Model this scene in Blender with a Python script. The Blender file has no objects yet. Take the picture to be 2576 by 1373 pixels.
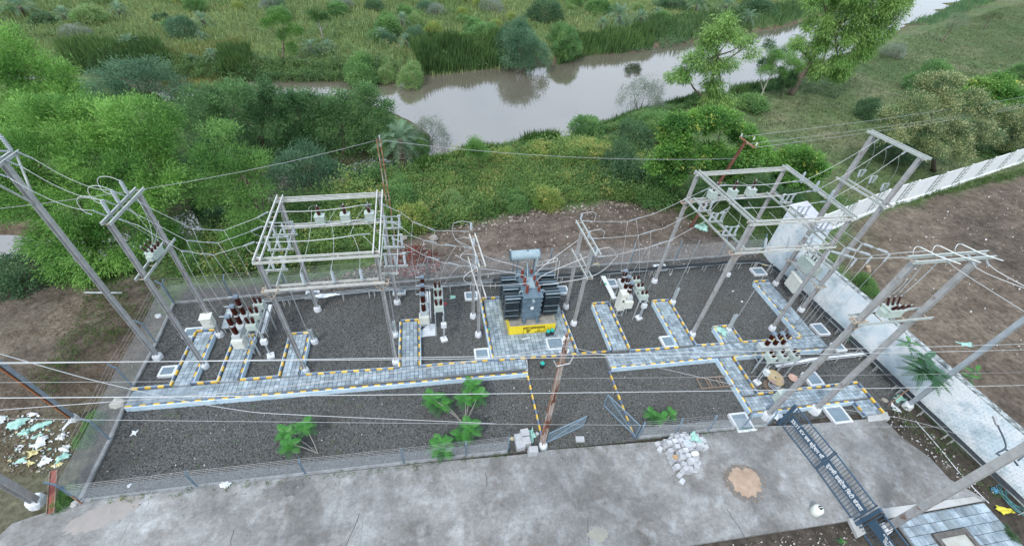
import bpy, math, random
import numpy as np
from mathutils import Vector, Matrix
random.seed(7); rng = np.random.default_rng(11)
S = bpy.context.scene; COL = S.collection
# ------------------------------------------------------------------ camera
FPX, PITCH, ROLL, YAW, CAMZ = 1097.34, 0.728167, -0.0998479, 0.2321446, 20.0
_cy, _sy, _cp, _sp, _cr, _sr = math.cos(YAW), math.sin(YAW), math.cos(PITCH), math.sin(PITCH), math.cos(ROLL), math.sin(ROLL)
_fw = Vector((_sy*_cp, _cy*_cp, -_sp)); _r0 = Vector((_cy, -_sy, 0)); _d0 = _fw.cross(_r0)
_rt = _r0*_cr + _d0*_sr; _dn = _r0*(-_sr) + _d0*_cr
cam = bpy.data.objects.new('camera', bpy.data.cameras.new('camera')); COL.objects.link(cam)
M3 = Matrix((_rt, -_dn, -_fw)).transposed()
cam.matrix_world = Matrix.Translation((0, 0, CAMZ)) @ M3.to_4x4()
cam.data.sensor_width = 36; cam.data.lens = 36*FPX/2576; cam.data.clip_start = .2; cam.data.clip_end = 3000
S.camera = cam
# ------------------------------------------------------------------ light
w = bpy.data.worlds.new('World'); S.world = w; w.use_nodes = True
SUN_EL, SUN_AZ = math.radians(50), math.radians(-138)      # soft light through cloud, from behind the viewer's left shoulder
nt = w.node_tree; N = nt.nodes; L = nt.links
bg = N['Background']; sky = N.new('ShaderNodeTexSky'); sky.sky_type = 'NISHITA'; sky.sun_disc = False
sky.sun_elevation = SUN_EL; sky.sun_rotation = SUN_AZ
sky.air_density = 1.0; sky.dust_density = 2.0
tc = N.new('ShaderNodeTexCoord'); nz = N.new('ShaderNodeTexNoise'); nz.inputs['Scale'].default_value = 2.2; nz.inputs['Detail'].default_value = 6
rp = N.new('ShaderNodeValToRGB'); rp.color_ramp.elements[0].position = .35; rp.color_ramp.elements[1].position = .7
rp.color_ramp.elements[0].color = (7.0, 8.4, 10.2, 1); rp.color_ramp.elements[1].color = (10.2, 11.2, 12.4, 1)
mx = N.new('ShaderNodeMixRGB'); mx.inputs[0].default_value = .8
L.new(tc.outputs['Generated'], nz.inputs['Vector']); L.new(nz.outputs['Fac'], rp.inputs[0])
L.new(sky.outputs[0], mx.inputs[1]); L.new(rp.outputs[0], mx.inputs[2]); L.new(mx.outputs[0], bg.inputs['Color'])
bg.inputs['Strength'].default_value = 0.092
sl = bpy.data.lights.new('sun', 'SUN'); so = bpy.data.objects.new('sun', sl); COL.objects.link(so)
sl.energy = 1.5; sl.angle = math.radians(14); sl.color = (1, .98, .95)
_sd = Vector((math.sin(SUN_AZ)*math.cos(SUN_EL), math.cos(SUN_AZ)*math.cos(SUN_EL), math.sin(SUN_EL)))
so.rotation_euler = _sd.to_track_quat('Z', 'Y').to_euler(); so.location = (0, 0, 60)
vs = S.view_settings; vs.view_transform = 'Standard'; vs.look = 'None'; vs.exposure = 0.62; vs.gamma = 1; vs.use_curve_mapping = False
S.cycles.use_denoising = True
S.cycles.max_bounces = 6; S.cycles.transparent_max_bounces = 8
# ------------------------------------------------------------------ surveying: photo readings to metres
K = 2576/3840
REG = dict(a=(0,400,.4371),b=(0,1000,.4371),c=(0,1446,.4371),d=(900,650,.3641),e=(900,1050,.3641),f=(1600,750,.4369),g=(1600,1250,.4369),h=(2200,900,.3642),i=(2500,550,.4369),j=(3040,450,.4369),k=(2600,1000,.437),l=(3140,900,.437),m=(2400,1446,.4369),n=(2900,1446,.437),o=(0,0,.4371),p=(900,0,.4371),q=(1800,0,.4371),r=(2700,0,.4734),s=(600,300,.4371),t=(1400,450,.46584),u=(2400,350,.4006),w=(0,0,1/K),
 T=(1820,900,.29135),A=(2900,1500,.21846),B=(3050,1700,.25205),C=(800,1060,.20392),D=(1540,1000,.23305),E=(2800,1180,.21848),F=(2850,700,.40071))
CAM = Vector((0, 0, CAMZ))
def ray(r, x, y):
    x0, y0, s = REG[r]; px, py = (x0+x*s)*K, (y0+y*s)*K
    return _rt*(px-1288) + _dn*(py-686.5) + _fw*FPX
def at(r, x, y, z=0.0):
    d = ray(r, x, y); return CAM + d*((z-CAMZ)/d.z)
def aty(r, x, y, Y):
    d = ray(r, x, y); return CAM + d*(Y/d.y)
def onplane(r, x, y, A, B):            # the vertical plane through A and B
    d = ray(r, x, y); n = Vector((B.y-A.y, A.x-B.x, 0)); return CAM + d*((A-CAM).dot(n)/d.dot(n))
def proj(p):
    q = Vector(p)-CAM; z = q.dot(_fw); return 1288+FPX*q.dot(_rt)/z, 686.5+FPX*q.dot(_dn)/z, z
def height(b, t):
    B = at(*b); d = ray(*t); hd = Vector((d.x, d.y)); s = Vector((B.x, B.y)).dot(hd)/hd.dot(hd); return CAMZ+d.z*s
# ------------------------------------------------------------------ building helpers
def V(*a): return Vector(a)
def tag(o, label=None, cat=None, group=None, kind=None):
    if label: o['label'] = label
    if cat: o['category'] = cat
    if group: o['group'] = group
    if kind: o['kind'] = kind
    return o
def thing(name, label, cat, loc=(0, 0, 0), group=None):
    o = bpy.data.objects.new(name, None); COL.objects.link(o); o.location = loc; o.empty_display_size = .2
    o['wl'] = [float(c) for c in loc]
    return tag(o, label, cat, group)
def wl(o): return Vector(o['wl']) if 'wl' in o else Vector((0, 0, 0))
class MB:
    def __init__(s): s.v = []; s.f = []; s.m = []
    def add(s, vs, fs, mi=0):
        o = len(s.v); s.v += [tuple(v) for v in vs]; s.f += [tuple(i+o for i in f) for f in fs]; s.m += [mi]*len(fs); return s
    def box(s, x0, x1, y0, y1, z0, z1, mi=0):
        return s.add([(x0,y0,z0),(x1,y0,z0),(x1,y1,z0),(x0,y1,z0),(x0,y0,z1),(x1,y0,z1),(x1,y1,z1),(x0,y1,z1)],
                     [(0,3,2,1),(4,5,6,7),(0,1,5,4),(1,2,6,5),(2,3,7,6),(3,0,4,7)], mi)
    def cbox(s, c, sz, rz=0, mi=0, tilt=None):
        m = Matrix.Rotation(rz, 3, 'Z')
        if tilt: m = m @ Matrix.Rotation(tilt[0], 3, 'X') @ Matrix.Rotation(tilt[1], 3, 'Y')
        vs = [Vector(c)+m @ Vector((sx*sz[0]/2, sy*sz[1]/2, sz_*sz[2]/2)) for sz_ in (-1, 1) for sx, sy in ((-1,-1),(1,-1),(1,1),(-1,1))]
        return s.add(vs, [(0,3,2,1),(4,5,6,7),(0,1,5,4),(1,2,6,5),(2,3,7,6),(3,0,4,7)], mi)
    def section(s, A, B, pts, up=(0, 0, 1), mi=0):      # extrude a closed 2D outline from A to B
        A, B = Vector(A), Vector(B); d = (B-A).normalized(); u = Vector(up)
        if abs(d.dot(u)) > .95: u = Vector((0, 1, 0))
        x = d.cross(u).normalized(); y = x.cross(d); n = len(pts)
        vs = [P+x*a+y*b for P in (A, B) for a, b in pts]
        return s.add(vs, [(i, (i+1) % n, n+(i+1) % n, n+i) for i in range(n)]+[tuple(range(n))[::-1], tuple(range(n, 2*n))], mi)
    def bar(s, A, B, w, h=None, up=(0, 0, 1), mi=0):
        h = h or w; return s.section(A, B, [(-w/2,-h/2),(w/2,-h/2),(w/2,h/2),(-w/2,h/2)], up, mi)
    def ibeam(s, A, B, w, d, t=.012, up=(0, 0, 1), mi=0):
        s.section(A, B, [(-w/2,-d/2),(w/2,-d/2),(w/2,-d/2+t),(-w/2,-d/2+t)], up, mi)
        s.section(A, B, [(-w/2,d/2-t),(w/2,d/2-t),(w/2,d/2),(-w/2,d/2)], up, mi)
        return s.section(A, B, [(-t/2,-d/2+t),(t/2,-d/2+t),(t/2,d/2-t),(-t/2,d/2-t)], up, mi)
    def channel(s, A, B, w, d, t=.01, up=(0, 0, 1), mi=0):   # C section open to +x side (w may be negative)
        g = 1 if w > 0 else -1; tt = t*g
        p = [(0,-d/2),(w,-d/2),(w,-d/2+t),(tt,-d/2+t),(tt,d/2-t),(w,d/2-t),(w,d/2),(0,d/2)]
        return s.section(A, B, p if g > 0 else p[::-1], up, mi)
    def tube(s, pts, r, n=6, mi=0, radii=None, cap=True):
        pts = [Vector(p) for p in pts]; k = len(pts); vs = []; pu = None
        for i, p in enumerate(pts):
            d = (pts[min(i+1, k-1)]-pts[max(i-1, 0)])
            d = d.normalized() if d.length > 1e-9 else Vector((0, 0, 1))
            if pu is None: pu = Vector((0, 0, 1)) if abs(d.z) < .9 else Vector((1, 0, 0))
            x = d.cross(pu).normalized(); y = x.cross(d).normalized(); pu = y
            rr = radii[i] if radii else r
            vs += [p+(x*math.cos(2*math.pi*j/n)+y*math.sin(2*math.pi*j/n))*rr for j in range(n)]
        fs = [(i*n+j, i*n+(j+1) % n, (i+1)*n+(j+1) % n, (i+1)*n+j) for i in range(k-1) for j in range(n)]
        if cap: fs += [tuple(range(n))[::-1], tuple(range((k-1)*n, k*n))]
        return s.add(vs, fs, mi)
    def lathe(s, A, B, prof, n=12, mi=0):                # prof: (t along A-B, radius)
        A, B = Vector(A), Vector(B); d = (B-A).normalized(); u = Vector((0, 0, 1)) if abs(d.z) < .9 else Vector((1, 0, 0))
        x = d.cross(u).normalized(); y = x.cross(d); k = len(prof); vs = []
        for t, r in prof:
            c = A.lerp(B, t); vs += [c+(x*math.cos(2*math.pi*j/n)+y*math.sin(2*math.pi*j/n))*max(r, 1e-4) for j in range(n)]
        return s.add(vs, [(i*n+j, i*n+(j+1) % n, (i+1)*n+(j+1) % n, (i+1)*n+j) for i in range(k-1) for j in range(n)]+[tuple(range(n))[::-1], tuple(range((k-1)*n, k*n))], mi)
    def prism(s, poly, z0, z1, mi=0):
        n = len(poly); return s.add([(x, y, z0) for x, y in poly]+[(x, y, z1) for x, y in poly], [(i, (i+1) % n, n+(i+1) % n, n+i) for i in range(n)]+[tuple(range(n))[::-1], tuple(range(n, 2*n))], mi)
    def rock(s, c, r, sq=.7, mi=0, seed=None):
        R = random.Random(seed if seed is not None else random.random()); c = Vector(c); vs = []; nu, nv = 7, 4
        vs.append(c+Vector((0, 0, -r*sq*.8)))
        for i in range(1, nv):
            ph = -math.pi/2+math.pi*i/nv
            for j in range(nu):
                th = 2*math.pi*(j+.4*R.random())/nu; q = r*(.75+.4*R.random())
                vs.append(c+Vector((q*math.cos(ph)*math.cos(th), q*math.cos(ph)*math.sin(th)*.8, q*sq*math.sin(ph))))
        vs.append(c+Vector((0, 0, r*sq*.9)))
        fs = [(0, 1+(j+1) % nu, 1+j) for j in range(nu)]+[(1+(i-1)*nu+j, 1+(i-1)*nu+(j+1) % nu, 1+i*nu+(j+1) % nu, 1+i*nu+j) for i in range(1, nv-1) for j in range(nu)]
        t = len(vs)-1; fs += [(t, 1+(nv-2)*nu+j, 1+(nv-2)*nu+(j+1) % nu) for j in range(nu)]
        return s.add(vs, fs, mi)
    def build(s, name, mats, parent=None, smooth=False, loc=None):
        if not isinstance(mats, (list, tuple)): mats = [mats]
        me = bpy.data.meshes.new(name)
        if parent is not None: off = wl(parent)
        else:
            a = np.array(s.v); off = Vector(loc) if loc is not None else Vector(((a[:, 0].min()+a[:, 0].max())/2, (a[:, 1].min()+a[:, 1].max())/2, a[:, 2].min()))
        me.from_pydata([(v[0]-off[0], v[1]-off[1], v[2]-off[2]) for v in s.v], [], s.f)
        for m in mats: me.materials.append(m)
        if len(mats) > 1: me.polygons.foreach_set('material_index', s.m)
        if smooth: me.polygons.foreach_set('use_smooth', [True]*len(me.polygons))
        o = bpy.data.objects.new(name, me); COL.objects.link(o); o['wl'] = [float(c) for c in off]
        if parent is not None: o.parent = parent
        else: o.location = off
        return o
def copy_tree(o, parent=None):
    c = o.copy(); COL.objects.link(c)
    if parent is not None: c.parent = parent; c.matrix_parent_inverse = o.matrix_parent_inverse
    for ch in list(KIDS.get(o.name, [])) or [x for x in o.children]: copy_tree(ch, c)
    return c
KIDS = {}
def bezier(P0, P1, sag=0.0, n=12):
    P0, P1 = Vector(P0), Vector(P1)
    return [P0.lerp(P1, i/n)-Vector((0, 0, sag*4*(i/n)*(1-i/n))) for i in range(n+1)]
def smooth_pts(pts, it=2):
    for _ in range(it):
        q = [pts[0]]
        for a, b in zip(pts[:-1], pts[1:]): q += [a.lerp(b, .25), a.lerp(b, .75)]
        pts = q+[pts[-1]]
    return pts
# ------------------------------------------------------------------ materials
MATS = {}
def mat(name, c1, c2=None, scale=4., rough=.7, metal=0., bump=0., bscale=None, rnd=0., lo=.35, hi=.65, detail=6, c3=None, c3scale=1., c3lo=.5, c3hi=.6, spec=.5, voro=False, streak=None):
    if name in MATS: return MATS[name]
    m = bpy.data.materials.new(name); m.use_nodes = True; n = m.node_tree.nodes; l = m.node_tree.links
    b = n['Principled BSDF']; b.inputs['Roughness'].default_value = rough; b.inputs['Metallic'].default_value = metal
    b.inputs['Specular IOR Level'].default_value = spec
    g = n.new('ShaderNodeNewGeometry'); pos = g.outputs['Position']
    if streak:
        mp = n.new('ShaderNodeMapping'); mp.inputs['Scale'].default_value = streak; l.new(pos, mp.inputs['Vector']); vec = mp.outputs[0]
    else: vec = pos
    def noise(sc, lo, hi, dt=detail):
        t = n.new('ShaderNodeTexNoise'); t.inputs['Scale'].default_value = sc; t.inputs['Detail'].default_value = dt; t.inputs['Roughness'].default_value = .6
        l.new(vec, t.inputs['Vector']); r = n.new('ShaderNodeMapRange'); r.inputs['From Min'].default_value = lo; r.inputs['From Max'].default_value = hi
        l.new(t.outputs['Fac'], r.inputs['Value']); return r.outputs[0], t
    col = None
    if c2 is not None:
        if voro:
            t = n.new('ShaderNodeTexVoronoi'); t.inputs['Scale'].default_value = scale; l.new(vec, t.inputs['Vector'])
            sp = n.new('ShaderNodeSeparateColor'); l.new(t.outputs['Color'], sp.inputs[0]); f = sp.outputs[0]
        else: f, t = noise(scale, lo, hi)
        x = n.new('ShaderNodeMixRGB'); x.inputs[1].default_value = (*c1, 1); x.inputs[2].default_value = (*c2, 1); l.new(f, x.inputs[0]); col = x.outputs[0]
    if c3 is not None:
        f3, _ = noise(c3scale, c3lo, c3hi); x = n.new('ShaderNodeMixRGB')
        if col is not None: l.new(col, x.inputs[1])
        else: x.inputs[1].default_value = (*c1, 1)
        x.inputs[2].default_value = (*c3, 1); l.new(f3, x.inputs[0]); col = x.outputs[0]
    if rnd:
        oi = n.new('ShaderNodeObjectInfo'); r = n.new('ShaderNodeMapRange'); r.inputs['To Min'].default_value = 1-rnd; r.inputs['To Max'].default_value = 1+rnd*.6
        l.new(oi.outputs['Random'], r.inputs['Value']); x = n.new('ShaderNodeVectorMath'); x.operation = 'SCALE'
        if col is not None: l.new(col, x.inputs[0])
        else: x.inputs[0].default_value = c1
        l.new(r.outputs[0], x.inputs['Scale']); col = x.outputs[0]
    if col is not None: l.new(col, b.inputs['Base Color'])
    else: b.inputs['Base Color'].default_value = (*c1, 1)
    if bump:
        t = n.new('ShaderNodeTexNoise'); t.inputs['Scale'].default_value = bscale or scale*4; t.inputs['Detail'].default_value = 6; l.new(pos, t.inputs['Vector'])
        bp = n.new('ShaderNodeBump'); bp.inputs['Strength'].default_value = bump; bp.inputs['Distance'].default_value = .05; l.new(t.outputs['Fac'], bp.inputs['Height']); l.new(bp.outputs[0], b.inputs['Normal'])
    MATS[name] = m; return m
def tintmat(name, rough=.7, mulscale=0., trans=0., bump=0., lo=.75, hi=1.2, mscale2=None, spec=.3):
    """base colour from the mesh's own 'tint' colours, with world noise on top"""
    m = bpy.data.materials.new(name); m.use_nodes = True; n = m.node_tree.nodes; l = m.node_tree.links; b = n['Principled BSDF']
    b.inputs['Roughness'].default_value = rough; b.inputs['Specular IOR Level'].default_value = spec
    a = n.new('ShaderNodeAttribute'); a.attribute_name = 'tint'; col = a.outputs['Color']
    g = n.new('ShaderNodeNewGeometry')
    for sc in [q for q in (mulscale, mscale2) if q]:
        t = n.new('ShaderNodeTexNoise'); t.inputs['Scale'].default_value = sc; t.inputs['Detail'].default_value = 8; t.inputs['Roughness'].default_value = .65; l.new(g.outputs['Position'], t.inputs['Vector'])
        r = n.new('ShaderNodeMapRange'); r.inputs['From Min'].default_value = .3; r.inputs['From Max'].default_value = .7; r.inputs['To Min'].default_value = lo; r.inputs['To Max'].default_value = hi
        l.new(t.outputs['Fac'], r.inputs['Value']); x = n.new('ShaderNodeVectorMath'); x.operation = 'SCALE'; l.new(col, x.inputs[0]); l.new(r.outputs[0], x.inputs['Scale']); col = x.outputs[0]
    l.new(col, b.inputs['Base Color'])
    if bump:
        t = n.new('ShaderNodeTexNoise'); t.inputs['Scale'].default_value = 9; t.inputs['Detail'].default_value = 8; l.new(g.outputs['Position'], t.inputs['Vector'])
        bp = n.new('ShaderNodeBump'); bp.inputs['Strength'].default_value = bump; bp.inputs['Distance'].default_value = .08; l.new(t.outputs['Fac'], bp.inputs['Height']); l.new(bp.outputs[0], b.inputs['Normal'])
    if trans:
        tr = n.new('ShaderNodeBsdfTranslucent'); l.new(col, tr.inputs['Color']); mxs = n.new('ShaderNodeMixShader'); mxs.inputs[0].default_value = trans
        l.new(b.outputs[0], mxs.inputs[1]); l.new(tr.outputs[0], mxs.inputs[2]); l.new(mxs.outputs[0], n['Material Output'].inputs['Surface'])
    return m
def array_mesh(name, verts, loops_per, tint=None, m=None):
    """mesh from numpy: verts (n*k,3), every k verts one face"""
    me = bpy.data.meshes.new(name); nv = len(verts); k = loops_per; nf = nv//k
    me.vertices.add(nv); me.vertices.foreach_set('co', verts.astype(np.float32).ravel())
    me.loops.add(nv); me.loops.foreach_set('vertex_index', np.arange(nv, dtype=np.int32))
    me.polygons.add(nf); me.polygons.foreach_set('loop_start', np.arange(0, nv, k, dtype=np.int32))
    if tint is not None:
        at_ = me.color_attributes.new('tint', 'FLOAT_COLOR', 'POINT'); c = np.ones((nv, 4), np.float32); c[:, :3] = np.repeat(tint, k, 0); at_.data.foreach_set('color', c.ravel())
    me.update(calc_edges=True)
    if m: me.materials.append(m)
    return me
def mesh_obj(name, me, loc=(0, 0, 0), parent=None):
    o = bpy.data.objects.new(name, me); COL.objects.link(o)
    if parent is not None: o.parent = parent
    else: o.location = loc
    o['wl'] = [float(c) for c in (wl(parent) if parent is not None else loc)]
    return o
steel = mat('weathered steel', (.40, .40, .405), (.53, .53, .535), 3, .55, .35, c3=(.22, .13, .09), c3scale=2.2, c3lo=.6, c3hi=.75)
steel_pale = mat('pale painted steel', (.50, .50, .47), (.62, .63, .60), 3, .5, .1, c3=(.33, .25, .18), c3scale=5, c3lo=.62, c3hi=.75)
steel_rail = mat('greenish galvanised steel', (.42, .46, .44), (.55, .58, .56), 4, .45, .3)
galv = mat('galvanised steel', (.48, .52, .54), (.62, .66, .68), 6, .4, .4)
rusty = mat('rusty steel', (.20, .075, .035), (.40, .22, .15), 2.5, .85, .1, c3=(.45, .40, .38), c3scale=1.4, c3lo=.5, c3hi=.6)
rusty_cl = mat('rusted clamp steel', (.36, .27, .20), (.50, .42, .34), 5, .8)
white = mat('white lime wash', (.74, .76, .78), (.60, .63, .66), 5, .85, bump=.2, bscale=30)
wire_m = mat('bright aluminium conductor', (.60, .61, .62), rough=.45, metal=.2)
wire_d = mat('dull weathered wire', (.36, .37, .38), rough=.6)
cable_b = mat('black cable sheath', (.012, .016, .022), (.03, .035, .04), 9, .45)
porc = mat('brown glazed porcelain', (.045, .014, .010), (.07, .022, .016), 8, .25)
porc_r = mat('red brown glazed porcelain', (.16, .045, .03), (.22, .07, .05), 8, .3)
grey_ins = mat('grey polymer insulator', (.36, .40, .43), (.46, .50, .53), 8, .5)
cream = mat('cream cabinet paint', (.62, .63, .57), (.70, .71, .65), 3, .5)
cabgreen = mat('pale green grey enclosure paint', (.42, .50, .46), (.50, .57, .53), 3, .45)
trafo = mat('blue grey transformer paint', (.10, .15, .19), (.14, .20, .25), 3, .4)
trafo_l = mat('lighter blue grey tank paint', (.27, .36, .40), (.33, .42, .46), 3, .4)
fin_m = mat('dark radiator paint', (.035, .05, .065), (.055, .075, .09), 3, .45)
yellow = mat('bright yellow paint', (.85, .66, .03), (.78, .60, .03), 3, .6, bump=.1, bscale=40)
kerb_y = mat('yellow kerb paint', (.82, .53, .05), (.66, .44, .10), 5, .7, rnd=.2, c3=(.42, .38, .30), c3scale=9, c3lo=.60, c3hi=.68)
kerb_b = mat('slate blue kerb paint', (.10, .14, .22), (.16, .21, .30), 6, .7, rnd=.3, c3=(.30, .32, .34), c3scale=9, c3lo=.60, c3hi=.70)
gate_m = mat('dark blue gate paint', (.045, .09, .14), (.06, .11, .17), 5, .4)
fence_b = mat('blue grey fence paint', (.16, .24, .31), (.22, .31, .38), 5, .5)
black_m = mat('black lettering', (.01, .01, .012), rough=.5)
white_p = mat('white lettering', (.8, .82, .84), rough=.5)
# ================================================================== SETTING
WL = -1.2                                        # water level
def wpoly(pts, z=0.0): return np.array([tuple(at('w', x, y, z))[:2] for x, y in pts])
# river outline (far bank left to right, then near bank right to left), and the wooded spit inside it
RIV = wpoly([(-900,60),(-500,130),(150,180),(300,188),(400,193),(480,200),(560,205),(650,200),(760,200),(850,198),(930,205),(985,200),(1060,190),(1180,178),(1290,165),(1345,168),(1400,162),(1480,140),(1580,135),(1660,120),(1720,112),(1830,88),(1960,72),(2080,40),(2200,-10),(2280,-60),(2360,-130),
             (2580,-110),(2470,-20),(2400,15),(2330,52),(2290,58),(2240,90),(2150,125),(2050,165),(1965,216),(1885,238),(1835,254),(1745,252),(1655,284),(1568,308),(1485,335),(1425,352),(1335,372),(1255,386),(1195,396),(1125,412),(1085,422),(1035,436),(960,452),(880,460),(800,480),(720,500),(640,525),(560,560),(480,600),(380,625),(300,650),(180,668),(60,652),(0,652),(-200,660),(-900,700)], WL)
ISL = wpoly([(-900,200),(150,206),(240,196),(330,214),(400,236),(430,262),(480,252),(560,232),(640,235),(700,240),(800,246),(860,250),(930,262),(1000,290),(1060,320),(1090,345),(1080,370),(1050,395),(1000,405),(930,402),(860,415),(780,430),(640,450),(560,480),(500,520),(400,560),(200,610),(0,590),(-900,600)], WL)
def pdist(P, poly):                              # signed distance, negative inside
    d = np.full(len(P), 1e9); ins = np.zeros(len(P), bool); n = len(poly)
    for i in range(n):
        a, b = poly[i], poly[(i+1) % n]; ab = b-a; t = np.clip(((P-a)@ab)/(ab@ab+1e-12), 0, 1); q = a+t[:, None]*ab
        d = np.minimum(d, np.hypot(*(P-q).T))
        c = ((a[1] > P[:, 1]) != (b[1] > P[:, 1])); xx = (b[0]-a[0])*(P[:, 1]-a[1])/(b[1]-a[1]+1e-12)+a[0]; ins ^= c & (P[:, 0] < xx)
    return np.where(ins, -d, d)
def nse(P, s, seed=0.):
    x, y = P[:, 0]/s+seed*3.1, P[:, 1]/s-seed*1.7; r = 0
    for i, (a, b, c) in enumerate(((1, .3, 0), (-.6, 1.1, 1.3), (1.7, -.9, 2.1), (.4, 2.3, .7), (2.9, 1.6, 4.0), (-2.2, 3.4, 5.1))): r = r+np.sin(a*x+b*y+c+seed+1.5*np.sin(.6*y*(1+.2*i)+c))/(1+.5*i)
    return r/2.6
def hgt(P):
    dr = pdist(P, RIV); di = pdist(P, ISL); d = np.maximum(dr, -di)     # >0 on land
    d = d+.35*nse(P, 1.7, 2)
    h = WL+np.clip(d*.5, -.9, 1.2)
    out = np.clip((np.maximum.reduce([-15.6-P[:, 0], P[:, 0]-26.9, P[:, 1]-22.6]))/3, 0, 1)
    h = h+out*(.18*nse(P, 4, 1)+.10*nse(P, 1.1, 3))*np.clip(d/2, 0, 1)
    return h+.25*np.clip((P[:, 1]-70)/60, 0, 1)*nse(P, 14, 4), d
gx = np.concatenate([-60-np.geomspace(1, 900, 26)[::-1], np.arange(-60, 92, .6), 92+np.geomspace(1, 1500, 34)])
gy = np.concatenate([-4-np.geomspace(1, 300, 10)[::-1], np.arange(-4, 62, .55), np.arange(62, 180, 1.4), 180+np.geomspace(1, 2000, 26)])
GX, GY = np.meshgrid(gx, gy); GP = np.stack([GX.ravel(), GY.ravel()], 1); GH, GD = hgt(GP)
site = (GP[:, 0] > -15.2) & (GP[:, 0] < 26.4) & (GP[:, 1] < 21.9) & (GP[:, 1] > 1.5)
GH = np.where(site, -.05, GH)
cond = [(-15.4-GP[:, 0] > 0) & (GP[:, 1] < 26)]
J = GP+np.stack([nse(GP, 1.3, 5), nse(GP, 1.3, 6)], 1)*.7
def col(*c): return np.array(c)[None, :]
C = np.repeat(col(.085, .13, .05), len(GP), 0)
def blend(mask, c): 
    global C
    mask = np.clip(mask, 0, 1)[:, None]; C = C*(1-mask)+np.array(c)[None, :]*mask
far = (GP[:, 1] > 45)
n1 = nse(GP, 9, 1)*.5+.5; n2 = nse(GP, 3.2, 7)*.5+.5; n3 = nse(GP, 25, 9)*.5+.5
blend(far*(n1*1.3-.35), (.17, .23, .08)); blend(far*(n2*1.5-.8), (.21, .22, .11)); blend(far*(n3-.6)*1.5, (.05, .10, .04))
RF = wpoly([(1900,210),(2050,150),(2300,60),(2700,-60),(3300,-60),(3300,380),(2150,520),(2080,480),(1880,330)])
m = np.clip(-pdist(J, RF)/1.5, 0, 1); blend(m, (.10, .145, .06)); blend(m*(n2*1.6-.7), (.17, .17, .10)); blend(m*(n1*1.6-.9), (.045, .085, .03))
RD = wpoly([(2150,545),(2300,505),(2576,430),(3300,240),(3600,2200),(2700,1700),(2300,900),(2080,620)])
m = np.clip(-pdist(J, RD)/.8, 0, 1); blend(m, (.140, .112, .088)); blend(m*(n2*2-1.1), (.185, .155, .12)); blend(m*(1-n2*2.2), (.09, .075, .062)); blend(m*(n1*2-1.35), (.10, .12, .05))
BD = wpoly([(960,660),(975,600),(1080,575),(1190,560),(1290,535),(1400,522),(1500,508),(1620,500),(1700,520),(1760,560),(1870,610),(1960,650),(1900,700),(900,760)])
m = np.clip(-pdist(J, BD)/.5, 0, 1); blend(m, (.125, .10, .082)); blend(m*(n2*2-1.2), (.17, .14, .115))
LD = wpoly([(-900,740),(0,735),(150,690),(260,715),(360,690),(430,700),(430,800),(320,1000),(215,1290),(120,1500),(0,1900),(-1500,2600)])
m = np.clip(-pdist(J, LD)/.5, 0, 1); blend(m, (.12, .10, .08)); blend(m*(n2*2-1.0), (.18, .155, .12)); blend(m*(1-n2*2.4), (.085, .065, .05)); blend(m*(n1*2.6-2.05)*.8, (.10, .12, .06))
blend((GD < .9)*1.0, (.13, .10, .07)); blend(np.where(site, 1, 0)*1.0, (.07, .06, .05))
gm = tintmat('earth and low growth', .95, 3.5, bump=.7, lo=.55, hi=1.42, mscale2=.8, spec=.15)
me = bpy.data.meshes.new('ground'); nxg, nyg = len(gx), len(gy)
me.vertices.add(len(GP)); me.vertices.foreach_set('co', np.column_stack([GP, GH]).astype(np.float32).ravel())
idx = np.arange(nxg*nyg).reshape(nyg, nxg); q = np.stack([idx[:-1, :-1], idx[:-1, 1:], idx[1:, 1:], idx[1:, :-1]], -1).reshape(-1, 4)
me.loops.add(q.size); me.loops.foreach_set('vertex_index', q.ravel().astype(np.int32)); me.polygons.add(len(q)); me.polygons.foreach_set('loop_start', np.arange(0, q.size, 4, dtype=np.int32))
ca = me.color_attributes.new('tint', 'FLOAT_COLOR', 'POINT'); cc = np.ones((len(GP), 4), np.float32); cc[:, :3] = C; ca.data.foreach_set('color', cc.ravel())
me.update(calc_edges=True); me.polygons.foreach_set('use_smooth', [True]*len(me.polygons)); me.materials.append(gm)
tag(mesh_obj('ground', me), kind='structure')
def gz(x, y): return float(hgt(np.array([[x, y]]))[0][0])
# water
wm = bpy.data.materials.new('muddy water'); wm.use_nodes = True; n = wm.node_tree.nodes; l = wm.node_tree.links; b = n['Principled BSDF']
b.inputs['Base Color'].default_value = (.17, .13, .095, 1); b.inputs['Roughness'].default_value = .04; b.inputs['IOR'].default_value = 3.3
g = n.new('ShaderNodeNewGeometry'); mp = n.new('ShaderNodeMapping'); mp.inputs['Scale'].default_value = (.6, .6, .6); l.new(g.outputs['Position'], mp.inputs[0])
t = n.new('ShaderNodeTexNoise'); t.inputs['Scale'].default_value = 1.1; t.inputs['Detail'].default_value = 4; l.new(mp.outputs[0], t.inputs[0])
bp = n.new('ShaderNodeBump'); bp.inputs['Strength'].default_value = .06; bp.inputs['Distance'].default_value = .1; l.new(t.outputs['Fac'], bp.inputs['Height']); l.new(bp.outputs[0], b.inputs['Normal'])
t2 = n.new('ShaderNodeTexNoise'); t2.inputs['Scale'].default_value = .25; l.new(g.outputs['Position'], t2.inputs[0]); rr = n.new('ShaderNodeMixRGB'); rr.inputs[1].default_value = (.12, .104, .083, 1); rr.inputs[2].default_value = (.165, .143, .114, 1); l.new(t2.outputs['Fac'], rr.inputs[0]); l.new(rr.outputs[0], b.inputs['Base Color'])
tag(MB().add([(-400, 15, WL), (900, 15, WL), (900, 900, WL), (-400, 900, WL)], [(0, 1, 2, 3)]).build('water', wm), kind='structure')
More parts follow.
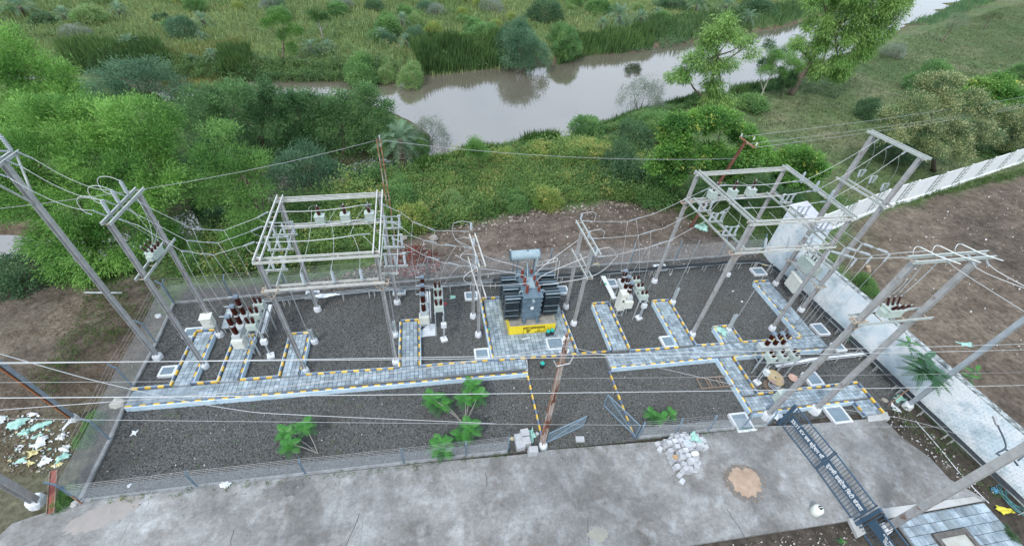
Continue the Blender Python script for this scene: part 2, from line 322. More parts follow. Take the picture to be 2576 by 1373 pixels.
# gravel yard
grav = mat('dark crushed stone', (.040, .042, .040), (.16, .164, .16), 26, .9, bump=.8, bscale=45, voro=True, c3=(.085, .078, .066), c3scale=.3, c3lo=.52, c3hi=.75)
YARD = [(-14.95, 9.55), (-15.1, 15), (-15.35, 20.75), (0, 21.6), (12, 22.0), (21.5, 22.25), (24.9, 22.25), (25.6, 16), (26.0, 9.5), (24.6, 9.0), (22.3, 9.0), (17.0, 9.05), (9, 9.1), (-1, 9.4)]
tag(MB().add([(x, y, .0) for x, y in YARD], [tuple(range(len(YARD)))]).build('gravel', grav), kind='structure')
# concrete apron
conc = mat('worn cement concrete', (.17, .162, .152), (.30, .305, .305), .34, .85, bump=.25, bscale=14, c3=(.42, .435, .445), c3scale=1.25, c3lo=.50, c3hi=.80, lo=.36, hi=.62, detail=12)
def extra_noise(m, scale, lo, hi, a, b_, vec_scale=(1, 1, 1)):
    n = m.node_tree.nodes; l = m.node_tree.links; pb = n['Principled BSDF']; src = pb.inputs['Base Color'].links[0].from_socket; g = n.new('ShaderNodeNewGeometry'); mp = n.new('ShaderNodeMapping'); mp.inputs['Scale'].default_value = vec_scale; l.new(g.outputs['Position'], mp.inputs[0])
    t = n.new('ShaderNodeTexNoise'); t.inputs['Scale'].default_value = scale; t.inputs['Detail'].default_value = 12; t.inputs['Roughness'].default_value = .7; t.inputs['Distortion'].default_value = .4; l.new(mp.outputs[0], t.inputs[0]); r = n.new('ShaderNodeMapRange')
    for k, v in (('From Min', lo), ('From Max', hi), ('To Min', a), ('To Max', b_)): r.inputs[k].default_value = v
    l.new(t.outputs['Fac'], r.inputs['Value']); x = n.new('ShaderNodeVectorMath'); x.operation = 'SCALE'; l.new(src, x.inputs[0]); l.new(r.outputs[0], x.inputs['Scale']); l.new(x.outputs[0], pb.inputs['Base Color'])
extra_noise(conc, 6.5, .35, .65, .80, 1.2); extra_noise(conc, .2, .40, .58, .70, 1.14); extra_noise(conc, .9, .4, .62, .9, 1.08, (.25, 1.4, 1)); extra_noise(conc, 24, .3, .7, .9, 1.1)
CE = [(-17.6, 4.4), (-18.4, 6.4), (-17.2, 7.9), (-16.7, 9.0), (-15.6, 9.3), (-14.7, 9.5), (-10.4, 9.5), (-1, 9.3), (3.4, 9.12), (4.9, 9.16), (8.6, 8.98), (10.2, 8.9), (13, 8.98), (17.0, 8.88), (19.1, 8.75), (22.2, 8.62), (23.2, 8.45), (23.35, 7.4), (23.9, 6.3), (23.95, 5.2), (24.9, 4.1), (24.2, 4.2), (19.3, 4.36), (17.6, 4.28), (14, 4.33), (10.2, 4.40), (0, 4.5), (-10, 4.5)]
jog = [(x, y) for x, y in CE]
tag(MB().prism(jog, -.06, .10).build('concrete_road', conc), kind='structure')
joint = mat('dark joint dirt', (.07, .065, .06), rough=.95)
cr = MB()
for pts in ([('m',745,1050),('m',800,1140),('m',860,1220),('m',905,1310)], [('c',1975,1373),('c',1990,1290),('c',2010,1230)], [('g',500,1190),('g',520,1250),('g',515,1310)], [('w',905,1290),('w',890,1330),('w',870,1373)], [('w',1478,1300),('w',1482,1373)]):
    P = [at(*p, .103) for p in pts]; P2 = []
    for a, b_ in zip(P[:-1], P[1:]):
        for i in range(4): P2.append(a.lerp(b_, i/4)+V(random.uniform(-.02, .02), 0, 0))
    P2.append(P[-1])
    for a, b_ in zip(P2[:-1], P2[1:]): cr.add([a+V(-.012, 0, 0), a+V(.012, 0, 0), b_+V(.012, 0, 0), b_+V(-.012, 0, 0)], [(0, 1, 2, 3)])
tag(cr.build('road_crack', joint), kind='structure')
jt = MB()
for x_ in (-12.6, -8.1, -3.6, .9, 5.4, 9.9, 14.4, 20.4): jt.add([(x_-.008, 4.5, .1035), (x_+.008, 4.5, .1035), (x_+.15, 8.85, .1035), (x_+.134, 8.85, .1035)], [(0, 1, 2, 3)])
tag(jt.build('slab_joint', mat('dusty slab joint', (.17, .165, .155), (.27, .27, .265), 3, .9)), kind='structure')
sandstain = mat('brown grey wet stain', (.17, .15, .135), (.22, .20, .18), 2, .6)
def blob(cx, cy, rx, ry, z, n=28, jit=.1, rot=0):
    out = []
    for i in range(n):
        a = 2*math.pi*i/n; r = 1+random.uniform(-jit, jit)+.5*jit*math.sin(3*a+cx); x, y = rx*r*math.cos(a), ry*r*math.sin(a)
        out.append((cx+x*math.cos(rot)-y*math.sin(rot), cy+x*math.sin(rot)+y*math.cos(rot), z))
    return out
# lower soil strip in front of the concrete stays ground; lower paving beside the gate
pav = mat('grey concrete paver', (.19, .245, .29), (.40, .475, .53), 2.6, .75, rnd=.30, c3=(.30, .37, .39), c3scale=.8, c3lo=.5, c3hi=.7, bump=.2, bscale=25)
pavj = mat('paver bed', (.18, .20, .21), (.27, .29, .30), 8, .9)
skirt = mat('pale blue skirting paint', (.42, .58, .70), (.58, .70, .78), 3, .7, c3=(.30, .34, .36), c3scale=2, c3lo=.62, c3hi=.72)
def rot_rect(x0, x1, y0, y1): return [(x0, y0), (x1, y0), (x1, y1), (x0, y1)]
PAVER = {}
def paver_mesh(sx, sy, h=.05, m=None):
    key = (round(sx, 3), round(sy, 3))
    if key not in PAVER:
        b_ = MB(); e = .008; b_.add([(-sx/2,-sy/2,0),(sx/2,-sy/2,0),(sx/2,sy/2,0),(-sx/2,sy/2,0),(-sx/2+e,-sy/2+e,h),(sx/2-e,-sy/2+e,h),(sx/2-e,sy/2-e,h),(-sx/2+e,sy/2-e,h)], [(4,5,6,7),(0,1,5,4),(1,2,6,5),(2,3,7,6),(3,0,4,7)])
        me = bpy.data.meshes.new('paver'); me.from_pydata(b_.v, [], b_.f); me.materials.append(pav); PAVER[key] = me
    return PAVER[key]
KM = {}
def kerb_mesh(ci):
    if ci not in KM:
        b_ = MB(); l_, w_, h_, e = .147, .042, .13, .012
        b_.add([(-l_,-w_,0),(l_,-w_,0),(l_,w_,0),(-l_,w_,0),(-l_,-w_,h_-e),(l_,-w_,h_-e),(l_,w_,h_-e),(-l_,w_,h_-e),(-l_+e,-w_+e,h_),(l_-e,-w_+e,h_),(l_-e,w_-e,h_),(-l_+e,w_-e,h_)],
               [(0,1,5,4),(1,2,6,5),(2,3,7,6),(3,0,4,7),(4,5,9,8),(5,6,10,9),(6,7,11,10),(7,4,8,11),(8,9,10,11)])
        me = bpy.data.meshes.new('kerb_stone'); me.from_pydata(b_.v, [], b_.f); me.materials.append(kerb_y if ci else kerb_b); KM[ci] = me
    return KM[ci]
PZ = .20
def path(name, rects, kerbs, label=None, holes=(), ps=.215, z=PZ, skirtmat=None):
    """raised paved path: bed, pavers laid singly, painted kerb stones"""
    root = tag(bpy.data.objects.new(name, None), kind='structure'); COL.objects.link(root); x0, x1, y0, y1 = rects[0]; root.location = (x0, y0, 0); root['wl'] = [x0, y0, 0.]
    bed = MB()
    for (a, b_, c, d) in rects: bed.prism([(a+.002, c+.002), (b_-.002, c+.002), (b_-.002, d-.002), (a+.002, d-.002)], 0.003, z)
    bed.build('bed', [pavj], root)
    cells = []
    for (a, b_, c, d) in rects:
        nx, ny = max(1, round((b_-a-.1)/ps)), max(1, round((d-c-.08)/ps)); dx, dy = (b_-a-.1)/nx, (d-c-.08)/ny
        for i in range(nx):
            off = (i % 2)*.5 if (d-c) < (b_-a) else 0
            for j in range(ny):
                x = a+.05+(i+.5)*dx; y = c+.04+(j+.5)*dy
                if any(h[0] < x < h[1] and h[2] < y < h[3] for h in holes): continue
                cells.append((x, y, dx-.006, dy-.006))
    cells.sort(key=lambda q: q[0]**2+q[1]**2+400)
    rest = MB()
    for k, (x, y, sx, sy) in enumerate(cells):
        zz = z+.003+random.uniform(0, .006)
        if k < 300:
            o = bpy.data.objects.new('paver', paver_mesh(sx, sy)); COL.objects.link(o); o.parent = root; o.location = (x-x0, y-y0, zz); o.rotation_euler.z = random.uniform(-.02, .02)
        else: rest.box(x-sx/2, x+sx/2, y-sy/2, y+sy/2, zz, zz+.05)
    if rest.v: tag(rest.build('paver_field', pav, root), kind='stuff')
    for (ax, ay, bx, by, side) in kerbs:
        A, B = V(ax, ay, 0), V(bx, by, 0); Ln = (B-A).length; n_ = max(1, round(Ln/.3)); ang = math.atan2(by-ay, bx-ax)
        for i in range(n_):
            p = A.lerp(B, (i+.5)/n_); o = bpy.data.objects.new('kerb_stone', kerb_mesh((i+side) % 2)); COL.objects.link(o); o.parent = root
            o.location = (p.x-x0+random.uniform(-.004, .004), p.y-y0+random.uniform(-.004, .004), z-.005+random.uniform(0, .004)); o.rotation_euler.z = ang+random.uniform(-.012, .012); o.scale.x = Ln/n_/.3
    sk = MB(); mx_, my_ = (rects[0][0]+rects[0][1])/2, (rects[0][2]+rects[0][3])/2
    for (ax, ay, bx, by, side) in kerbs:
        if side > 5: continue
        A, B = V(ax, ay, 0), V(bx, by, 0); d = (B-A).normalized(); nn = V(-d.y, d.x, 0); md = (A+B)/2-V(mx_, my_, 0)
        if nn.dot(md) < 0: nn = -nn
        z1 = z+.112; o0, o1 = nn*.036, nn*.078
        sk.add([A+o0+V(0,0,.002), B+o0+V(0,0,.002), B+o1*1.25+V(0,0,.002), A+o1*1.25+V(0,0,.002), A+o0+V(0,0,z1), B+o0+V(0,0,z1), B+o1+V(0,0,z1-.01), A+o1+V(0,0,z1-.01)], [(0,1,5,4),(1,2,6,5),(2,3,7,6),(3,0,4,7),(4,5,6,7)])
    if sk.v: sk.build('skirting', skirt, root)
    return root
path('paved_path', [(-14.85, 4.68, 13.76, 14.64)], [(-14.9, 14.72, -13.2, 14.72, 1), (-12.3, 14.72, -11.1, 14.71, 0), (-10.05, 14.70, -8.2, 14.68, 1), (-7.2, 14.66, -2.2, 14.54, 0), (-1.1, 14.53, 2.85, 14.50, 0), (-14.75, 13.72, 4.62, 13.46, 1)])
path('paved_path', [(-13.15, -12.3, 14.66, 18.2)], [(-13.2, 14.7, -13.2, 18.15, 1), (-12.26, 14.8, -12.26, 18.15, 0), (-13.2, 18.25, -12.25, 18.25, 1)])
path('paved_path', [(-11.02, -10.14, 14.66, 17.6)], [(-11.08, 14.7, -11.08, 17.5, 1), (-10.08, 14.8, -10.08, 17.5, 0), (-11.08, 17.62, -10.1, 17.62, 1)])
path('paved_path', [(-8.14, -7.26, 14.66, 17.5)], [(-8.2, 14.7, -8.2, 17.4, 1), (-7.2, 14.7, -7.2, 17.4, 0), (-8.2, 17.52, -7.2, 17.52, 1)])
path('paved_path', [(-2.14, -1.2, 14.62, 17.85)], [(-2.19, 14.6, -2.19, 17.8, 1), (-1.14, 14.6, -1.14, 17.8, 1), (-2.2, 17.9, -1.14, 17.9, 0)])
path('paved_pad', [(2.88, 7.62, 14.55, 19.25)], [(2.86, 14.6, 2.72, 19.2, 1), (7.72, 14.45, 7.60, 17.75, 0), (2.8, 19.3, 3.9, 19.3, 1), (2.9, 14.46, 9.72, 14.4, 10)], holes=[(3.95, 6.85, 16.15, 19.0)], ps=.23)
path('paved_path', [(9.86, 10.8, 14.42, 18.15)], [(9.8, 14.45, 9.8, 18.1, 0), (10.87, 14.5, 10.87, 18.1, 1), (9.8, 18.2, 10.9, 18.2, 1)])
path('paved_path', [(13.98, 14.98, 14.3, 18.0)], [(13.92, 14.3, 13.92, 17.95, 0), (15.04, 14.3, 15.04, 17.95, 0), (13.9, 18.05, 15.04, 18.05, 1)])
path('paved_path', [(16.96, 18.06, 14.2, 15.45)], [(16.9, 14.2, 16.9, 15.4, 0), (18.1, 14.2, 18.1, 15.4, 1), (16.9, 15.5, 18.1, 15.5, 1)])
path('paved_path', [(22.25, 23.35, 14.2, 19.15)], [(22.18, 14.2, 22.12, 19.1, 1), (22.15, 19.22, 23.3, 19.22, 1)])
path('paved_path', [(9.3, 23.5, 13.28, 14.2)], [(10.9, 14.28, 13.9, 14.22, 0), (15.1, 14.22, 16.85, 14.17, 0), (18.15, 14.15, 22.1, 14.1, 1), (9.35, 13.26, 15.8, 13.2, 1), (16.95, 13.2, 22.9, 13.12, 1)])
path('paved_path', [(15.95, 16.82, 10.7, 13.24)], [(15.88, 9.7, 15.88, 13.2, 1), (16.9, 10.75, 16.9, 13.15, 0)])
path('paved_path', [(15.95, 23.25, 9.72, 10.62)], [(16.95, 10.68, 23.3, 10.68, 1), (15.9, 9.62, 22.1, 9.62, 0), (23.32, 8.75, 23.32, 10.6, 1), (22.13, 8.75, 22.13, 9.55, 0)])
path('paved_path', [(22.2, 23.24, 8.75, 9.66)], [])
# two kerb strips that cross the gravel to the open gate
for x0, y0, x1, y1, s in ((4.62, 9.6, 4.62, 13.38, 1), (9.2, 9.2, 9.24, 13.2, 0)):
    root = tag(bpy.data.objects.new('kerb', None), kind='structure'); COL.objects.link(root); root.location = (x0, y0, 0)
    n_ = round((y1-y0)/.3)
    for i in range(n_):
        o = bpy.data.objects.new('kerb_stone', kerb_mesh((i+s) % 2)); COL.objects.link(o); o.parent = root; t_ = (i+.5)/n_
        o.location = ((x1-x0)*t_, (y1-y0)*t_, .004); o.rotation_euler.z = math.pi/2+random.uniform(-.015, .015)
# grey cement ramps beside the paths
ramp = mat('smooth cement', (.40, .40, .39), (.50, .51, .51), 2, .8)
for nm, P in (('cement_ramp', [at('n',790,265), at('n',960,235), at('n',985,300), at('n',800,320)]), ('cement_ramp', [at('g',820,235), at('g',860,235), at('g',870,335), at('g',850,335)])):
    b_ = MB(); b_.add([(p.x, p.y, -.05) for p in P]+[(p.x, p.y, .16) for p in P], [(3,2,1,0),(4,5,6,7),(0,1,5,4),(1,2,6,5),(2,3,7,6),(3,0,4,7)]); tag(b_.build(nm, ramp), kind='structure')
# larger slabs on the lower right with a square pit
path('paved_yard', [(19.55, 24.6, -.5, 4.05)], [], holes=[(20.75, 22.55, .6, 3.3)], ps=.36, z=.1)
mb = MB(); mb.box(20.72, 22.5, 3.02, 3.22, .1, .24); mb.box(20.72, 20.92, .5, 3.02, .1, .24); mb.box(22.3, 22.5, .5, 3.02, .1, .24)
pt = thing('inspection_pit', 'square pit with dark rim and pale cover in the lower right paving', 'pit cover', (21.6, 1.9, .1))
mb.build('rim', mat('damp dark cement', (.09, .085, .08), (.15, .14, .13), 6, .9), pt)
MB().box(20.93, 22.29, .5, 3.01, .1, .17).build('lid', mat('pale cement cover', (.48, .50, .48), (.40, .38, .32), 1.6, .8, c3=(.10, .10, .11), c3scale=1.1, c3lo=.64, c3hi=.66), pt)
ledge = MB(); ledge.prism([(19.25, 4.1), (24.6, 4.1), (24.35, 4.33), (19.3, 4.5)], 0, .14); tag(ledge.build('pavement_edge', ramp), kind='structure')
# ================================================================== FENCES, WALLS, GATES
mesh_w = mat('galvanised chain link wire', (.42, .45, .48), (.52, .55, .58), 5, .5, .1)
barb = mat('barbed wire', (.34, .35, .36), rough=.5, metal=.2)
plinth_m = mat('rough cement kerb', (.17, .175, .175), (.29, .30, .31), 3, .9, bump=.3, bscale=20)
def prismwire(b_, A, B, r): b_.tube([A, B], r, 3, cap=False)
def chainlink(name, label, pts, ht=1.5, lean=V(0, 0, 0), sp=.085, arm=V(0, 0, 0), post_w=.055, skip=(), plinth=True, wr=.0031, armh=.32):
    pts = [V(*p) for p in pts]; root = thing(name, label, 'fence', pts[0])
    up = V(0, 0, ht)+lean
    for i, p in enumerate(pts):
        if i in skip: continue
        b_ = MB(); b_.ibeam(p, p+up, post_w, post_w, .008, up=(1, 0, 0)); b_.ibeam(p+up, p+up+arm+V(0, 0, armh), post_w, post_w, .008, up=(1, 0, 0)); b_.build('post', fence_b, root)
    mw = MB(); bw = MB()
    for A, B in zip(pts[:-1], pts[1:]):
        Ln = (B-A).length; n_ = int(Ln/sp); k = int(round(ht/sp)); d = (B-A)/Ln
        for i in range(-k, n_):
            for sgn in (1, -1):
                s0, s1 = i*sp, i*sp+ht; z0, z1 = 0, 1
                if s0 < 0: z0 = -s0/ht; s0 = 0
                if s1 > Ln: z1 = 1-(s1-Ln)/ht; s1 = Ln
                if s1 <= s0: continue
                if sgn > 0: mw_a, mw_b = A+d*s0+up*z0, A+d*s1+up*z1
                else: mw_a, mw_b = A+d*s0+up*(1-z0), A+d*s1+up*(1-z1)
                prismwire(mw, mw_a, mw_b, wr)
        for f in (.25, .6, .95): bw.tube(bezier(A+up+(arm+V(0, 0, armh))*f, B+up+(arm+V(0, 0, armh))*f, .03, 6), .005, 3)
    tag(mw.build('chain_link_mesh', mesh_w, root), kind='stuff')
    bw.build('barbed_wire', barb, root)
    if plinth:
        pb = MB()
        for A, B in zip(pts[:-1], pts[1:]):
            d = (B-A).normalized(); nn = V(-d.y, d.x, 0)*.075
            pb.add([A-nn-V(0,0,.1), B-nn-V(0,0,.1), B+nn-V(0,0,.1), A+nn-V(0,0,.1), A-nn+V(0,0,.12), B-nn+V(0,0,.12), B+nn+V(0,0,.12), A+nn+V(0,0,.12)], [(3,2,1,0),(4,5,6,7),(0,1,5,4),(1,2,6,5),(2,3,7,6),(3,0,4,7)])
        pb.build('plinth', plinth_m, root)
    return root
chainlink('chain_link_fence', 'chain link fence on a cement kerb along the left end of the gravel yard', [(-14.72, 9.56, 0), (-14.8, 12.2, 0), (-15.05, 15.0, 0), (-15.08, 17.75, 0), (-15.3, 20.75, 0)], 1.62, arm=V(-.22, 0, 0))
chainlink('chain_link_fence', 'long chain link fence behind the equipment, between the yard and the brown earth bank', [(-15.3, 20.8, 0), (-12.2, 20.95, 0), (-9.1, 21.15, 0), (-6.3, 21.3, 0), (-3.4, 21.4, 0), (-.5, 21.55, 0), (2.4, 21.7, 0), (5.2, 21.8, 0), (7.8, 21.95, 0), (10.9, 22.05, 0), (13.9, 22.1, 0), (17.5, 22.15, 0), (21.2, 22.3, 0), (24.6, 22.4, 0)], 1.5, wr=.0032, arm=V(.05, .2, 0))
chainlink('chain_link_fence', 'low chain link fence along the concrete apron, from the left corner to the grey blocks', [(-14.7, 9.55, 0), (-10.4, 9.55, 0), (-6.1, 9.5, 0), (-1.9, 9.42, 0), (.9, 9.38, 0), (2.85, 9.35, 0)], 1.12, arm=V(0, .1, 0), armh=.2)
chainlink('chain_link_fence', 'leaning chain link fence behind the heap of grey pavers', [(9.35, 9.2, 0), (11.3, 9.15, 0), (13.1, 9.1, 0), (15.0, 9.02, 0), (16.4, 8.98, 0)], 1.1, arm=V(.1, .15, 0), armh=.25)
def gate_leaf(name, label, A, B, ht):
    A, B = V(*A), V(*B); root = thing(name, label, 'gate', A); up = V(0, 0, ht); z0 = V(0, 0, .12)
    fr = MB()
    for p, q_ in ((A+z0, A+up), (B+z0, B+up), (A+z0, B+z0), (A+up, B+up)): fr.bar(p, q_, .04)
    fr.build('frame', fence_b, root); b_ = MB(); b_.bar(A+z0, B+up, .03); b_.build('brace', fence_b, root)
    mw = MB(); Ln = (B-A).length; d = (B-A)/Ln; sp = .075; h_ = ht-.12
    for i in range(-int(h_/sp)-1, int(Ln/sp)+1):
        for sgn in (1, -1):
            s0, s1 = i*sp, i*sp+h_; a0, a1 = 0, 1
            if s0 < 0: a0 = -s0/h_; s0 = 0
            if s1 > Ln: a1 = 1-(s1-Ln)/h_; s1 = Ln
            if s1 <= s0: continue
            f0, f1 = (a0, a1) if sgn > 0 else (1-a0, 1-a1)
            prismwire(mw, A+z0+d*s0+V(0,0,h_*f0), A+z0+d*s1+V(0,0,h_*f1), .0026)
    tag(mw.build('wire_mesh', fence_b, root), kind='stuff'); return root
ga, gb = at('g',1030,945), at('g',1340,800); gate_leaf('mesh_gate', 'blue framed mesh gate leaf standing open next to the foot of the rusty pole', ga, gb, 1.0)
ga, gb = at('g',1785,890), at('g',1515,625); gate_leaf('mesh_gate', 'blue framed mesh gate leaf standing open across the right hand striped kerb', ga, gb, 1.1)
# whitewashed brick wall on the right
bw_m = mat('whitewashed brick', (.64, .76, .83), (.86, .90, .93), .7, .9, lo=.36, hi=.56, c3=(.40, .52, .58), c3scale=1.1, c3lo=.52, c3hi=.72, bump=.35, bscale=30, rnd=.03)
bw_top = mat('moss darkened wall top', (.16, .18, .18), (.50, .55, .56), 3, .95, lo=.45, hi=.6, bump=.4, bscale=20)
wall = thing('brick_wall', 'long whitewashed brick wall closing the yard on the right, cables along its foot', 'wall', (25.5, 17, 0))
WA, WB = V(25.45, 19.6, 0), V(27.25, -1.5, 0); wd = (WB-WA).normalized(); wn = V(wd.y, -wd.x, 0)   # wn points to +x side
if wn.x < 0: wn = -wn
Hh = 2.6; core = MB(); T = .26
for s_, (A_, B_) in enumerate([(WA, WB)]):
    core.add([A_+V(0,0,-.3), B_+V(0,0,-.3), B_+wn*T+V(0,0,-.3), A_+wn*T+V(0,0,-.3), A_+V(0,0,Hh), B_+V(0,0,Hh), B_+wn*T+V(0,0,Hh), A_+wn*T+V(0,0,Hh)], [(0,1,5,4),(1,2,6,5),(2,3,7,6),(3,0,4,7)][::1]+[(4,5,6,7)])
core.build('core', bw_top, wall)
BRK = {}
def brick_mesh(L_, h_, th=.02):
    k_ = (L_, h_)
    if k_ not in BRK:
        b_ = MB(); e = .004; b_.add([(-L_/2,0,-h_/2),(L_/2,0,-h_/2),(L_/2,0,h_/2),(-L_/2,0,h_/2),(-L_/2+e,-th,-h_/2+e),(L_/2-e,-th,-h_/2+e),(L_/2-e,-th,h_/2-e),(-L_/2+e,-th,h_/2-e)], [(4,5,6,7),(0,1,5,4),(1,2,6,5),(2,3,7,6),(3,0,4,7)])
        me = bpy.data.meshes.new('brick'); me.from_pydata(b_.v, [], b_.f); me.materials.append(bw_m); BRK[k_] = me
    return BRK[k_]
ang = math.atan2(wd.y, wd.x); Lw = (WB-WA).length; courses = int(Hh/.13); cnt = 0; near = []
for c_ in range(courses):
    off = .0 if c_ % 2 else .16
    for i in range(int(Lw/.32)):
        s_ = off+i*.32+.16
        if s_ > Lw-.16: continue
        near.append((s_, c_*.13+.065))
near.sort(key=lambda q_: (WA+wd*q_[0]+V(0, 0, q_[1])-CAM).length if 8 < q_[0] < 16 else 99)
rest = MB()
for k_, (s_, z_) in enumerate(near):
    p = WA+wd*s_-wn*0+V(0, 0, z_); out = random.uniform(0, .006)
    if k_ < 300:
        o = bpy.data.objects.new('brick', brick_mesh(.316, .126)); COL.objects.link(o); o.parent = wall; q_ = p-wn*out; o.location = q_-wl(wall); o.rotation_euler.z = ang
    else:
        d_ = wd*.158; h_ = V(0, 0, .063); f_ = -wn*(.02+out); e1 = wd*.004; e2 = V(0, 0, .004)
        rest.add([p-d_-h_, p+d_-h_, p+d_+h_, p-d_+h_, p-d_-h_+f_+e1+e2, p+d_-h_+f_-e1+e2, p+d_+h_+f_-e1-e2, p-d_+h_+f_+e1-e2], [(4,5,6,7),(0,1,5,4),(1,2,6,5),(2,3,7,6),(3,0,4,7)])
tag(rest.build('brickwork', bw_m, wall), kind='stuff')
cp = MB()
for i in range(int(Lw/.45)):
    s_ = (i+.5)*.45; p = WA+wd*s_+wn*T/2+V(0, 0, Hh+.03+random.uniform(-.01, .01)); cp.cbox(p, (.44, T+.05, .06), ang+random.uniform(-.01, .01))
tag(cp.build('coping', bw_top, wall), kind='stuff')
# tall corner block at its far end
tb = thing('corner_block', 'tall whitewashed masonry block with a lavender grey top at the far corner of the yard', 'masonry block', (25.2, 21, 0))
tm = MB(); tm.prism([(24.95, 19.7), (26.2, 19.62), (26.75, 22.9), (25.1, 22.5)], -.2, 4.35); tm.build('wall', bw_m, tb)
tm = MB(); tm.prism([(24.9, 19.65), (26.25, 19.57), (26.8, 22.95), (25.05, 22.55)], 4.352, 4.42); tm.build('roof', mat('lavender grey cement top', (.52, .50, .58), (.62, .64, .70), 1.5, .85), tb)
rb = MB()
for c_ in range(33):
    z_ = c_*.13+.07
    for i in range(9):
        y_ = 19.9+i*.31+(.15 if c_ % 2 else 0)
        if y_ > 22.3: continue
        x_ = 24.95+(y_-19.7)*.15/2.8-.004; rb.add([(x_, y_-.15, z_-.058), (x_, y_+.15, z_-.058), (x_, y_+.15, z_+.058), (x_, y_-.15, z_+.058), (x_-.018, y_-.145, z_-.052), (x_-.018, y_+.145, z_-.052), (x_-.018, y_+.145, z_+.052), (x_-.018, y_-.145, z_+.052)], [(7,6,5,4),(0,4,5,1),(1,5,6,2),(2,6,7,3),(3,7,4,0)])
tag(rb.build('brickwork', bw_m, tb), kind='stuff')
# precast panel wall going off to the right
pw = mat('bright white precast concrete', (.86, .87, .87), (.76, .78, .78), 2, .8)
pw_g = mat('grey green fretwork', (.20, .25, .24), (.30, .35, .34), 5, .8)
pwall = thing('precast_wall', 'white precast panel wall with grey fretwork bands between the scrub and the bare earth', 'wall', (33, 24, 0))
A_, B_ = V(27.4, 22.9, -.1), V(72.5, 36.6, -.1)
P_ = [V(26.6, 21.2, 0), V(29.5, 23.6, 0), V(37.3, 26.5, 0), V(41.5, 27.9, 0), V(48.4, 29.9, 0), V(58, 32.8, 0), V(67, 35.6, 0), V(80, 40.0, 0)]
base = MB(); pan = MB(); fret = MB(); bay = 4.9
def along(P, s):
    for a, b_ in zip(P[:-1], P[1:]):
        l_ = (b_-a).length
        if s <= l_ or b_ is P[-1]: return a+(b_-a).normalized()*s, (b_-a).normalized()
        s -= l_
tot = sum((b_-a).length for a, b_ in zip(P_[:-1], P_[1:])); k_ = int(tot/bay)
for i in range(k_):
    p, d = along(P_, i*bay); a_ = math.atan2(d.y, d.x); nn = V(-d.y, d.x, 0); 
    p2 = p+d*bay
    for q_ in (.17, .50): c_ = p+d*(bay*q_); b2 = MB(); b2.cbox(c_+V(0, 0, 1.15), (bay*.33-.03, .07, 2.3), a_); b2.build('panel', pw, pwall)
    c_ = p+d*(bay*.84); b2 = MB(); b2.cbox(c_+V(0, 0, 1.15), (bay*.30, .05, 2.28), a_)
    b2.build('fretwork_panel', pw_g, pwall)
    for z_ in (.35, .80, 1.25, 1.70, 2.12):
        for s_ in (-.36, .36):
            for e_, w_, h2 in ((0, .34, .05), (.0, .34, -.05)): fret.cbox(c_+d*s_-nn*.04+V(0, 0, z_+(.13 if h2 > 0 else -.13)), (w_, .04, .05), a_)
            for e_ in (-.15, .15): fret.cbox(c_+d*(s_+e_)-nn*.04+V(0, 0, z_), (.05, .04, .21), a_)
    b2 = MB(); b2.cbox(p+V(0, 0, 1.2), (.12, .16, 2.4), a_); b2.build('post', pw, pwall)
    base.cbox(p+d*bay/2+V(0, 0, .06)-nn*.02, (bay, .2, .4), a_)
tag(fret.build('fretwork_block', pw, pwall), kind='stuff'); base.build('base', pw, pwall)
# the blue name gate
gate = thing('name_gate', 'dark blue barred gate with painted name boards, standing across the concrete apron', 'gate', (17.45, 6.5, .1))
def text_mesh(txt, size, A, xdir, zdir, m, parent, name='lettering', thick=.004, align='CENTER', sx=1.0, fit=None):
    cu = bpy.data.curves.new('t', 'FONT'); cu.body = txt; cu.size = size; cu.align_x = align; cu.align_y = 'CENTER'; cu.extrude = thick; cu.offset = size*.02
    ob = bpy.data.objects.new('t', cu); COL.objects.link(ob); dg = bpy.context.evaluated_depsgraph_get(); me = bpy.data.meshes.new_from_object(ob.evaluated_get(dg)); bpy.data.objects.remove(ob)
    if fit: xs_ = [v.co.x for v in me.vertices]; sx = fit/(max(xs_)-min(xs_))
    x, z = Vector(xdir).normalized(), Vector(zdir).normalized(); y = x.cross(z)*-1
    M = Matrix((x*sx, z, x.cross(z))).transposed().to_4x4(); off = wl(parent); me.transform(Matrix.Translation(Vector(A)-off) @ M)
    me.materials.clear(); me.materials.append(m); o = bpy.data.objects.new(name, me); COL.objects.link(o); o.parent = parent; o['wl'] = list(off); o['kind'] = 'stuff'; return o
